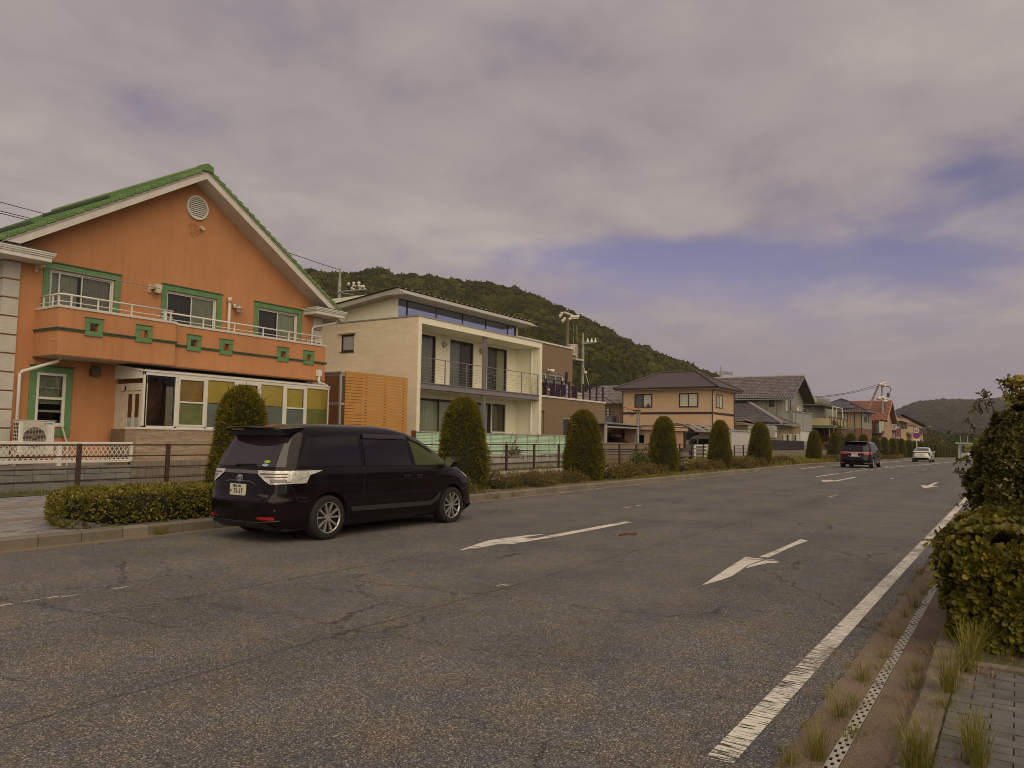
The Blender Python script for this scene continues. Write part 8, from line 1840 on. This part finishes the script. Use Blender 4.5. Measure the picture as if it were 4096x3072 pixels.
zones = [(11.0, 'beside the front wheel of the black minivan'), (12.6, 'right of the black minivan bonnet'), (14.4, 'left of the second near conifer'), (15.5, 'at the left foot of the second near conifer'), (18.2, 'just right of the second near conifer'), (19.5, 'twiggy clump between second and third near conifers'), (20.9, 'spread flat before the green panel fence'), (22.2, 'at the left foot of the third near conifer'),
         (25.2, 'right of the third near conifer'), (26.6, 'below the taupe boundary wall, tall stems beside it'), (28.1, 'broad clump under the boundary wall'), (29.6, 'left foot of the annex conifer'), (32.8, 'right foot of the annex conifer'), (34.3, 'before the rubbish bin'), (36.2, 'left foot of the gate conifer'), (39.8, 'right foot of the gate conifer'), (41.5, 'before the white storage shed'), (43.4, 'middle of the strip before the shed'), (47.6, 'right of the conifer by the slat fence'), (49.6, 'end of the shrubs by the broken kerb'),
         (64, 'under the dark minivan conifers'), (71, 'far shrub in the strip'), (78.5, 'far shrub in the strip'), (86, 'far shrub in the strip'), (93, 'far shrub in the strip'), (100, 'far shrub in the strip'), (107, 'far shrub in the strip')]
for i, (x, lb) in enumerate(zones):
    n = 1900 if x < 24 else (1100 if x < 52 else 500); hh_ = random.uniform(.30, .46)
    shrub(x, 12.35+random.uniform(-.25, .25), random.uniform(.75, 1.05) if x < 60 else 2.6, random.uniform(.65, .85), hh_, ('brownish low shrub '+lb) if x < 60 else ('low brownish shrub at the foot of the far conifers, %s beyond the dark minivan' % {64: 'nearest', 71: 'second', 78.5: 'third', 86: 'fourth', 93: 'fifth', 100: 'sixth', 107: 'last'}[x]), n, .045 if x < 24 else (.07 if x < 52 else .14))
shrub(9.9, 12.2, .9, .75, .42, 'low shrub behind the rear wheel of the black minivan', 1500)
shrub(29.9, 13.2, .45, .45, .75, 'pale green taller shrub at the left of the annex conifer', 900, .09, leafmat('pale_shrub', [(.04, .05, .012), (.085, .10, .025), (.13, .14, .04)], rough=.5))
# ---- grass
M_grass = leafmat('grass_blade', [(.10, .115, .018), (.17, .165, .028), (.26, .225, .055), (.42, .32, .13)], rough=.6, trans=.2, spec=.2)
M_dry = leafmat('dry_grass', [(.20, .10, .035), (.30, .19, .08), (.38, .28, .14)], rough=.8)
def blades(C, n_per, h, spread, lean, w=.004, seed=0):
    """curved two-segment blades fanned round each centre"""
    r_ = np.random.default_rng(seed); C = np.repeat(np.asarray(C, float), n_per, axis=0); n = len(C); a = r_.uniform(0, 2*math.pi, n); rr = spread*r_.uniform(0, 1, n)**.7; b = C+np.stack([rr*np.cos(a), rr*np.sin(a), np.zeros(n)], 1)
    H = h*r_.uniform(.4, 1.1, n); a2 = a+r_.normal(0, .7, n); l = lean*H*r_.uniform(.1, 1, n); d = np.stack([np.cos(a2), np.sin(a2), np.zeros(n)], 1); s = np.stack([-np.sin(a2), np.cos(a2), np.zeros(n)], 1)*(w*r_.uniform(.6, 1.3, n))[:, None]
    Z = np.array([0, 0, 1.]); m1 = b+d*(l*.3)[:, None]+Z*(H*.55)[:, None]; m2 = b+d*(l*.75)[:, None]+Z*(H*.86)[:, None]; t = b+d*l[:, None]+Z*(H*r_.uniform(.8, 1.0, n))[:, None]
    V = np.stack([b-s, b+s, m1-s*.8, m1+s*.8, m2-s*.5, m2+s*.5, t], 1).reshape(-1, 3); k = np.arange(n)[:, None]*7
    F = np.concatenate([k+np.array([f]) for f in ((0, 1, 3), (0, 3, 2), (2, 3, 5), (2, 5, 4), (4, 5, 6))], 0); return V, F
def grass_obj(name, sets, mt):
    Vs, Fs, o = [], [], 0
    for st_ in sets: V, F = blades(*st_); Vs.append(V); Fs.append(F+o); o += len(V)
    ob = np_part(name, np.concatenate(Vs), np.concatenate(Fs), mt, None, 'stuff'); return ob
G_ = lambda px, py, h=0: (lambda d: (lambda k: (k*d[0], k*d[1], gz(k*d[0])+h))((h-EYE+.02)/d[2]))(ray(px, py))
tuft = []
for i, (px, py, h_, hh, n_, ln) in enumerate(((3290, 3040, 0, .22, 90, .8), (3180, 3060, 0, .13, 40, .8), (3380, 2870, 0, .16, 60, .9), (3440, 2840, 0, .12, 40, .9), (3470, 2730, 0, .14, 60, .8), (3560, 2640, 0, .10, 50, .9), (3600, 2560, 0, .12, 50, .9), (3680, 2440, 0, .15, 60, .8), (3720, 2390, 0, .10, 50, .9), (3430, 2950, 0, .08, 30, 1.0),
       (3700, 2310, 0, .12, 60, .8), (3640, 2480, 0, .11, 50, .8), (3550, 2690, 0, .08, 40, 1), (3790, 2690, .02, .16, 70, .7), (3760, 2620, .02, .12, 50, .8), (3655, 2755, .02, .12, 50, .9), (3660, 2690, .02, .10, 40, .9),
       (3795, 2770, .11, .26, 120, .75), (3870, 2690, .11, .30, 130, .8), (3900, 2640, .11, .28, 110, .8), (3910, 3060, .11, .24, 120, .8), (3890, 2990, .11, .20, 90, .8), (3690, 3070, .11, .26, 120, .9), (3640, 3060, .11, .20, 80, .9), (3780, 2830, .11, .08, 50, 1.1), (4010, 2640, .11, .07, 40, 1.2))):
    if h_ == 0: px -= 22
    tuft.append(([G_(px, py, h_)], int(n_*1.1), hh*1.15, .045, ln, .0015, i)); tuft.append(([G_(px+24, py-8, h_), G_(px-18, py+14, h_)], 14, hh*.7, .05, 1.2, .0014, i+200))
grass_obj('gutter_grass', tuft, M_grass)
dry = []
for i, (px, py, h_) in enumerate(((3660, 2760, .02), (3650, 2860, .02), (3690, 2600, .02), (3450, 2800, 0), (3570, 2600, 0), (3360, 2960, 0), (3880, 2760, .11), (3960, 2720, .11), (3600, 2800, .02), (3640, 2830, .02), (3840, 2720, .11), (3920, 2700, .11), (3990, 2680, .11), (4060, 2650, .11), (3880, 3040, .11), (3700, 2900, .11), (3480, 2745, 0), (3260, 2790, 0), (3700, 2620, .02), (3760, 3060, .11))): dry.append(([G_(px, py, h_)], 34, .05, .09, 2.2, .0014, 50+i))
grass_obj('dry_grass', dry, M_dry)
# scattered thin weeds along the pavement edge line of the gutter
r_ = np.random.default_rng(3); c = [(x, 1.03+r_.normal(0, .02), gz(x)) for x in r_.uniform(3.6, 22, 130)]; grass_obj('gutter_weeds', [(c, 9, .055, .03, .9, .0018, 7)], M_grass)
c = [(x, 11.10+r_.normal(0, .03), gz(x)) for x in list(r_.uniform(7.0, 7.25, 6))+list(r_.uniform(12.8, 60, 70))]; grass_obj('kerb_weeds', [(c, 10, .07, .04, .8, .003, 8), ([(7.15, 11.12, .02), (7.05, 11.12, .02)], 60, .17, .06, .8, .003, 9), ([(16.3, 11.12, .05), (17.1, 11.1, .05)], 40, .2, .06, .6, .003, 10)], M_grass)
c = [(x, r_.uniform(18.25, 18.85), gz(x)+.15) for x in r_.uniform(3, 70, 900)]; grass_obj('verge_grass', [(c, 9, .13, .08, .6, .005, 11)], M_grass)
c = [(x, r_.uniform(11.45, 12.1), gz(x)+.13) for x in r_.uniform(26, 36, 500)]+[(x, r_.uniform(11.45, 13.9), gz(x)+.13) for x in r_.uniform(10, 48, 500)]; grass_obj('strip_grass', [(c, 8, .12, .08, .5, .006, 12)], M_grass)
c = [(x, r_.uniform(11.5, 18.3), gz(x)+.13) for x in r_.uniform(46, 66, 1500)]; grass_obj('long_verge_grass', [(c, 9, .34, .12, .5, .010, 13)], M_grass)
c = [(x, r_.uniform(17.5, 18.8), gz(x)+.15) for x in r_.uniform(66, 110, 500)]; grass_obj('far_verge_grass', [(c, 7, .3, .15, .5, .016, 14)], M_grass)
for k, (x, hgt) in enumerate(((28.9, 1.0), (27.0, .7))):
    t = thing('weed_stalk', ('tall thin weed stalk standing before the taupe boundary wall', 'shorter weed stalk left of the tall one by the boundary wall')[k], 'plant', (x, 13.6, gz(x)+.14)); shoot((x, 13.6, gz(x)+.14), (x+.1, 13.6, gz(x)+.14+hgt), 26, .08, M_shrub, t, .008)
# climber leaves on the green fence
t = thing('climbing_plant', 'thin dark climbing plant straggling over the green panel fence', 'plant', (29.5, 19.2, .9)); r_ = np.random.default_rng(8)
for k, (a, b, c_, d) in enumerate(((29.1, .9, 29.3, 1.9), (29.3, 1.2, 29.8, 1.7), (28.7, 1.0, 28.9, 1.5), (31.4, 1.3, 31.6, 1.9), (33.2, 1.2, 33.2, 1.8))): shoot((a, 19.2, b), (c_, 19.18, d), 14, .07, M_shrub, t, .008)
V, F = leaf_cards(np.array([29.4, 19.1, 1.0])+r_.normal(0, 1, (260, 3))*np.array([.28, .08, .12]), np.tile(np.array([0, -.5, .8]), (260, 1)), .11, 'rhomb', tilt=.8, aspect=.4); np_part('foliage', V, F, M_shrub, t, 'stuff')

# ---- autumn tree and generic trees
def tree(name, label, x, y, z0, H, R, mt, n=1600, size=.22, grp=None, squash=1.0, trunk=.12):
    t = thing(name, label, 'tree', (x, y, z0), grp); r_ = np.random.default_rng(int(abs(x*13+y*7)) % 9999)
    m = MB(); m.tube([(x, y, z0), (x+.1, y, z0+H*.35), (x, y, z0+H*.75)], trunk, 7, trunk*.35)
    nb = 9; cl = []
    for k in range(nb):
        a = k*2.4; e_ = r_.uniform(.35, .9); q = (x+R*.6*math.cos(a)*(1.1-e_), y+R*.6*math.sin(a)*(1.1-e_), z0+H*e_); m.tube([(x, y, z0+H*max(.15, e_-.25)), q], trunk*.35, 5, trunk*.1); cl.append((q, R*r_.uniform(.42, .62)))
    cl.append(((x, y, z0+H*.88), R*.45)); part('trunk', m, mat('bark', (.08, .06, .04)), t)
    P = []; D = []
    per = n//len(cl)
    for q, rr in cl:
        d = r_.normal(0, 1, (per, 3)); d /= np.linalg.norm(d, axis=1)[:, None]; rad = rr*r_.uniform(.45, 1.05, per)**.6; P.append(np.array(q)+d*rad[:, None]*np.array([1, 1, .75*squash])); D.append(d)
    P = np.concatenate(P); D = np.concatenate(D); V, F = leaf_cards(P, D, size, 'rhomb', tilt=.9, aspect=.55, upbias=.4); np_part('crown', V, F, mt, t, 'stuff'); return t
M_aut = leafmat('autumn_leaf', [(.045, .022, .008), (.10, .042, .012), (.16, .065, .018), (.09, .06, .015)], rough=.6)
M_tree = leafmat('tree_leaf', [(.014, .022, .006), (.034, .046, .010), (.060, .072, .014), (.090, .092, .018)], rough=.6)
ax_ = FP(*zB(1700, 1200), 19.9)[0]
tree('autumn_tree', 'russet autumn tree behind the brown mesh fence, left of the cream balcony', 101.5, 19.6, .2, 4.2, 2.2, M_aut, 3600, .26)
for i, (px, y_, H, R, lb) in enumerate(((3360, 16.5, 2.2, 1.6, 'small dark tree under the cream balcony, right of the autumn tree'), (3680, 17, 2.9, 3.4, 'dark bushy tree right of the road sign in front of the yellow gable house'), (3725, 18, 3.4, 3.8, 'spreading dark tree below the right end of the yellow gable house'), (3770, 22, 4.2, 4.2, 'dark round tree right of the spreading tree, below the wooded hill'), (3600, 16.5, 2.4, 2.6, 'low dark tree left of the road sign'))):
    xx = FP(px, 1780, y_)[0]; tree('dark_tree', lb, xx, y_, gz(xx), H, R, M_tree, 1300, .4, 'dark garden trees at the far end of the street')
xx = FP(3735, 1745, 19)[0]
tree('ochre_tree', 'ochre tinged tree top at the right foot of the yellow gable house', xx+10, 20, gz(xx), 6.4, 4, leafmat('ochre_leaf', [(.05, .04, .012), (.11, .075, .018), (.16, .10, .02)]), 1300, .5)

# ================================================================ hills
AZ_E = np.array([(72, 12.5), (60, 12.4), (52, 12.2), (48.6, 11.96), (47.3, 11.69), (45.3, 11.98), (43.3, 12.26), (40.5, 12.05), (37.2, 11.81), (34.3, 11.52), (31.9, 10.82), (29.4, 9.7), (27, 8.62), (24.9, 7.44), (23.3, 6.84), (21.5, 6.06), (19.9, 5.38), (18.3, 4.71), (16.1, 3.79), (14.4, 2.9), (11.1, 1.0), (8, .2)])[::-1]
def ridge(a): return np.interp(a, AZ_E[:, 0], AZ_E[:, 1])
R0, R1 = 130.0, 390.0
def hill_z(a, r):
    top = np.tan(np.radians(ridge(a)-.38*np.clip(ridge(a)/4, .3, 1)))*R1; f = np.clip((r-R0)/(R1-R0), 0, 1); f2 = f**1.15; f2 = f2*(1.12-.12*f)
    back = np.clip((r-R1)/250, 0, 1); bumps = 3.5*np.sin(a*.55+r*.02)+2.5*np.sin(a*1.3-r*.035)
    return EYE+(top-EYE)*f2*(1-back)+bumps*f*(1-f)*np.clip(ridge(a)/6, 0, 1)*1.8-1.0*(1-f)
As = np.linspace(8, 72, 97); Rs = np.concatenate([np.linspace(R0, R1, 26), np.linspace(410, 640, 8)]); AA, RR = np.meshgrid(np.radians(As), Rs)
V = np.stack([RR*np.cos(AA), RR*np.sin(AA), hill_z(np.degrees(AA), RR)], 2).reshape(-1, 3); na = len(As); ij = [(j*na+i, j*na+i+1, (j+1)*na+i+1, (j+1)*na+i) for j in range(len(Rs)-1) for i in range(na-1)]
M_hill = mat('forest_floor', (.022, .026, .008), .95, .35, .05)
np_part('hill', V, np.array(ij), M_hill, None, 'structure')
def crown_mesh_bank(nb, seed, nleaf=70, cards=True):
    bank = []
    r_ = np.random.default_rng(seed)
    import bmesh as bm_
    for k in range(nb):
        b = bm_.new(); bm_.ops.create_icosphere(b, subdivisions=2, radius=1.0); off = Vector(r_.uniform(0, 50, 3))
        for v in b.verts:
            n_ = mnoise.noise(v.co*1.6+off)*.30+mnoise.noise(v.co*4.2+off)*.20; v.co *= (1+n_); v.co.z = v.co.z*.78 if v.co.z > 0 else v.co.z*.45
        b.verts.ensure_lookup_table(); V = np.array([v.co[:] for v in b.verts]); F = np.array([[v.index for v in f.verts] for f in b.faces]); b.free()
        if cards:
            idx = r_.choice(len(V), nleaf); P = V[idx]; D = P/np.linalg.norm(P, axis=1)[:, None]; t = np.cross(D, r_.normal(0, 1, D.shape)); t /= np.linalg.norm(t, axis=1)[:, None]; u_ = np.cross(D, t)
            c = P*1.02; s = r_.uniform(.07, .15, (nleaf, 1)); LV = np.stack([c+t*s, c-t*s*.6+u_*s*.8, c+D*s*1.3-u_*s*.5], 1).reshape(-1, 3); LF = np.arange(nleaf*3).reshape(-1, 3)+len(V); V = np.concatenate([V, LV]); F = np.concatenate([F, LF])
        bank.append((V, F))
    return bank
bank = crown_mesh_bank(7, 5, 34)
def forest(name, pts, scales, mt, bank, seed=0):
    r_ = np.random.default_rng(seed); Vs, Fs, o = [], [], 0
    for p, s in zip(pts, scales):
        V, F = bank[r_.integers(len(bank))]; a = r_.uniform(0, 2*math.pi); c, s_ = math.cos(a), math.sin(a); R_ = np.array([[c, -s_, 0], [s_, c, 0], [0, 0, 1]])
        Vs.append((V*s)@R_.T+p); Fs.append(F+o); o += len(V)
    return np_part(name, np.concatenate(Vs), np.concatenate(Fs), mt, None, 'stuff')
M_for = leafmat('forest_canopy', [(.014, .018, .005), (.027, .033, .007), (.046, .050, .009), (.080, .074, .014)], rough=.8, spec=.1)
def canopy_mat(name, cols, big, fine, bstr=1.0):
    m = leafmat(name, cols, rough=.85, spec=.1); t = m.node_tree; L = t.links.new; b = [n for n in t.nodes if n.type == 'BSDF_PRINCIPLED'][0]; g = N(t, 'ShaderNodeNewGeometry')
    n_ = N(t, 'ShaderNodeTexNoise', i_Scale=fine, i_Detail=6.0, i_Roughness=.75); L(g.outputs['Position'], n_.inputs['Vector'])
    bp = N(t, 'ShaderNodeBump', i_Strength=bstr, i_Distance=big); L(n_.outputs[0], bp.inputs['Height']); L(bp.outputs[0], b.inputs['Normal'])
    src = b.inputs['Base Color'].links[0].from_socket; rp = N(t, 'ShaderNodeValToRGB'); rp.color_ramp.elements[0].position = .38; rp.color_ramp.elements[0].color = (.55, .55, .55, 1); rp.color_ramp.elements[1].position = .62; rp.color_ramp.elements[1].color = (1.5, 1.5, 1.35, 1)
    L(n_.outputs[0], rp.inputs[0]); mx = N(t, 'ShaderNodeMixRGB'); mx.blend_type = 'MULTIPLY'; mx.inputs[0].default_value = 1; L(src, mx.inputs[1]); L(rp.outputs[0], mx.inputs[2]); L(mx.outputs[0], b.inputs['Base Color'])
    for nn_ in t.nodes:
        if nn_.type == 'TEX_NOISE' and abs(nn_.inputs['Scale'].default_value-1.6) < .01: nn_.inputs['Scale'].default_value = .028; nn_.inputs['Detail'].default_value = 5
    return m
M_can = canopy_mat('forest_canopy_near', [(.016, .018, .004), (.031, .034, .006), (.055, .054, .009), (.11, .098, .017)], .9, .8)
r_ = np.random.default_rng(17); pts = []; sc = []
N_ = 9500; a = r_.uniform(9, 53, N_); r = R0+(R1+12-R0)*r_.uniform(0, 1, N_)**.85
for aa, rr in zip(a, r):
    if ridge(aa) < 1.2: continue
    s = r_.choice([1.9, 2.6, 3.2, 4.2])*r_.uniform(.8, 1.15)*(.75+.35*rr/R1); z = float(hill_z(np.float64(aa), np.float64(rr)))
    pts.append((rr*math.cos(math.radians(aa)), rr*math.sin(math.radians(aa)), z+s*.25)); sc.append(s)
forest('wooded_hillside', np.array(pts), sc, M_can, bank, 3)
# far hill at the end of the road
FE = np.array([(-14, 1.6), (-6, 2.2), (-.4, 2.75), (.8, 3.03), (2.4, 2.89), (3.9, 2.99), (5.4, 2.85), (6.7, 2.24), (9.5, 1.53), (13, 1.0), (18, .5)])
FR = 1250.0
def far_z(a, r): f = np.clip((r-560)/(FR-560), 0, 1); e = np.interp(a, FE[:, 0], FE[:, 1]); top = np.tan(np.radians(e-.22))*FR; return EYE+(top)*f**1.1*(1-np.clip((r-FR)/500, 0, 1))+4*np.sin(a*1.7+r*.01)*f*(1-f)-3*(1-f)
As = np.linspace(-14, 18, 70); Rs = np.concatenate([np.linspace(560, FR, 18), np.linspace(1330, 1750, 5)]); AA, RR = np.meshgrid(np.radians(As), Rs); V = np.stack([RR*np.cos(AA), RR*np.sin(AA), far_z(np.degrees(AA), RR)], 2).reshape(-1, 3); na = len(As)
np_part('far_hill', V, np.array([(j*na+i, j*na+i+1, (j+1)*na+i+1, (j+1)*na+i) for j in range(len(Rs)-1) for i in range(na-1)]), M_hill, None, 'structure')
a = r_.uniform(-2, 12, 4200); r = 560+(FR+25-560)*r_.uniform(0, 1, 4200)**.75; s = r_.uniform(4.5, 7.5, 4200)*(.7+.5*r/FR)
pts = np.stack([r*np.cos(np.radians(a)), r*np.sin(np.radians(a)), far_z(a, r)+s*.2], 1)
M_farc = canopy_mat('forest_canopy_far', [(.034, .030, .028), (.044, .038, .033), (.054, .047, .038), (.066, .056, .042)], 2.5, .35, .7)
bank2 = [(V[:42], F[:80]) for V, F in bank]
forest('far_wooded_hill', pts, s, M_farc, bank2, 4)
# green wood in the middle distance
r_ = np.random.default_rng(29); n_ = 260; a = r_.uniform(-2, 8.5, n_); r = r_.uniform(260, 420, n_); s = r_.uniform(4.5, 7.5, n_); top = np.interp(a, [-2, 3, 6, 8.5], [5, 6.5, 8, 8]); pts = np.stack([r*np.cos(np.radians(a)), r*np.sin(np.radians(a)), gz(330)+top*(r/420)*.7-1], 1)
forest('distant_wood', pts, s, canopy_mat('wood_canopy', [(.018, .028, .006), (.035, .052, .009), (.060, .078, .012)], 1.2, .9), bank, 5)
fb = thing('low_white_building', 'low pale roadside building with glazed front at the far end of the road', 'building', (200, 7, -1))
b0x, b0z = SP(3832, 1776, 230); b1x = SP(3874, 1776, 230)[0]; m = MB(); m.box(230, 240, b1x, b0x, gz(230), b0z); part('wall', m, mat('far_pale_wall', (.42, .41, .38), .7, .05), fb); q = MB(); q.box(229.9, 230, b1x+.5, b0x-.5, b0z-2.2, b0z-.5); part('glazed_front', q, M_far_glass, fb)
q = MB(); q.box(229, 241, b1x-.5, b0x+.5, b0z, b0z+.4); part('roof', q, mat('pale_green_roof', (.30, .38, .28), .6, .1), fb)
for i, (px, lb) in enumerate(((3842, 'left'), (3870, 'right'))):
    y_, z_ = SP(px, 1760, 225); t = thing('lamp_post', 'thin distant lamp post, %s of the pair above the low white building' % lb, 'lamp post', (225, y_, gz(225))); q = MB(); q.tube([(225, y_, gz(225)), (225, y_, z_+1)], .12, 6); part('post', q, M_steel, t); q = MB(); q.box(224.2, 225.1, y_-.1, y_+.1, z_+.95, z_+1.05); part('lamp_head', q, M_steel, t)
hz = MB(); hz.box(-60, 1700, -420, 950, -8.5, 125); hz_m = bpy.data.materials.new('haze_air'); hz_m.use_nodes = True; hz_m.node_tree.nodes.clear()
pv_ = N(hz_m.node_tree, 'ShaderNodeVolumePrincipled'); pv_.inputs['Color'].default_value = (.86, .84, .92, 1); pv_.inputs['Density'].default_value = .00014
hz_m.node_tree.links.new(pv_.outputs[0], N(hz_m.node_tree, 'ShaderNodeOutputMaterial').inputs['Volume']); struct('haze', hz, hz_m, kind='stuff')
# small twig lying on the road
q = MB(); q.tube([(11.55, 5.45, gz(11.5)+.015), (11.7, 5.40, gz(11.7)+.03), (11.9, 5.30, gz(11.9)+.015)], .013, 6); tag(part('fallen_twig', q, mat('rust_twig', (.12, .035, .015), .9, .2)), 'short reddish brown twig lying on the asphalt right of the worn arrow', 'twig')
for k in range(16): x = -34+k*7.0; tree('reflection_tree', 'unseen dark leafy tree added on the near side of the road for reflections', x+random.uniform(-1, 1), -15-random.uniform(0, 2), gz(x), 5.2, 3.6, M_tree, 700, .55, 'unseen trees added for reflections')  # unseen row, added to darken reflections in car paint and glass
print('objects', len(bpy.data.objects), 'tris', sum(len(o.data.polygons) for o in bpy.data.objects if o.type == 'MESH'))
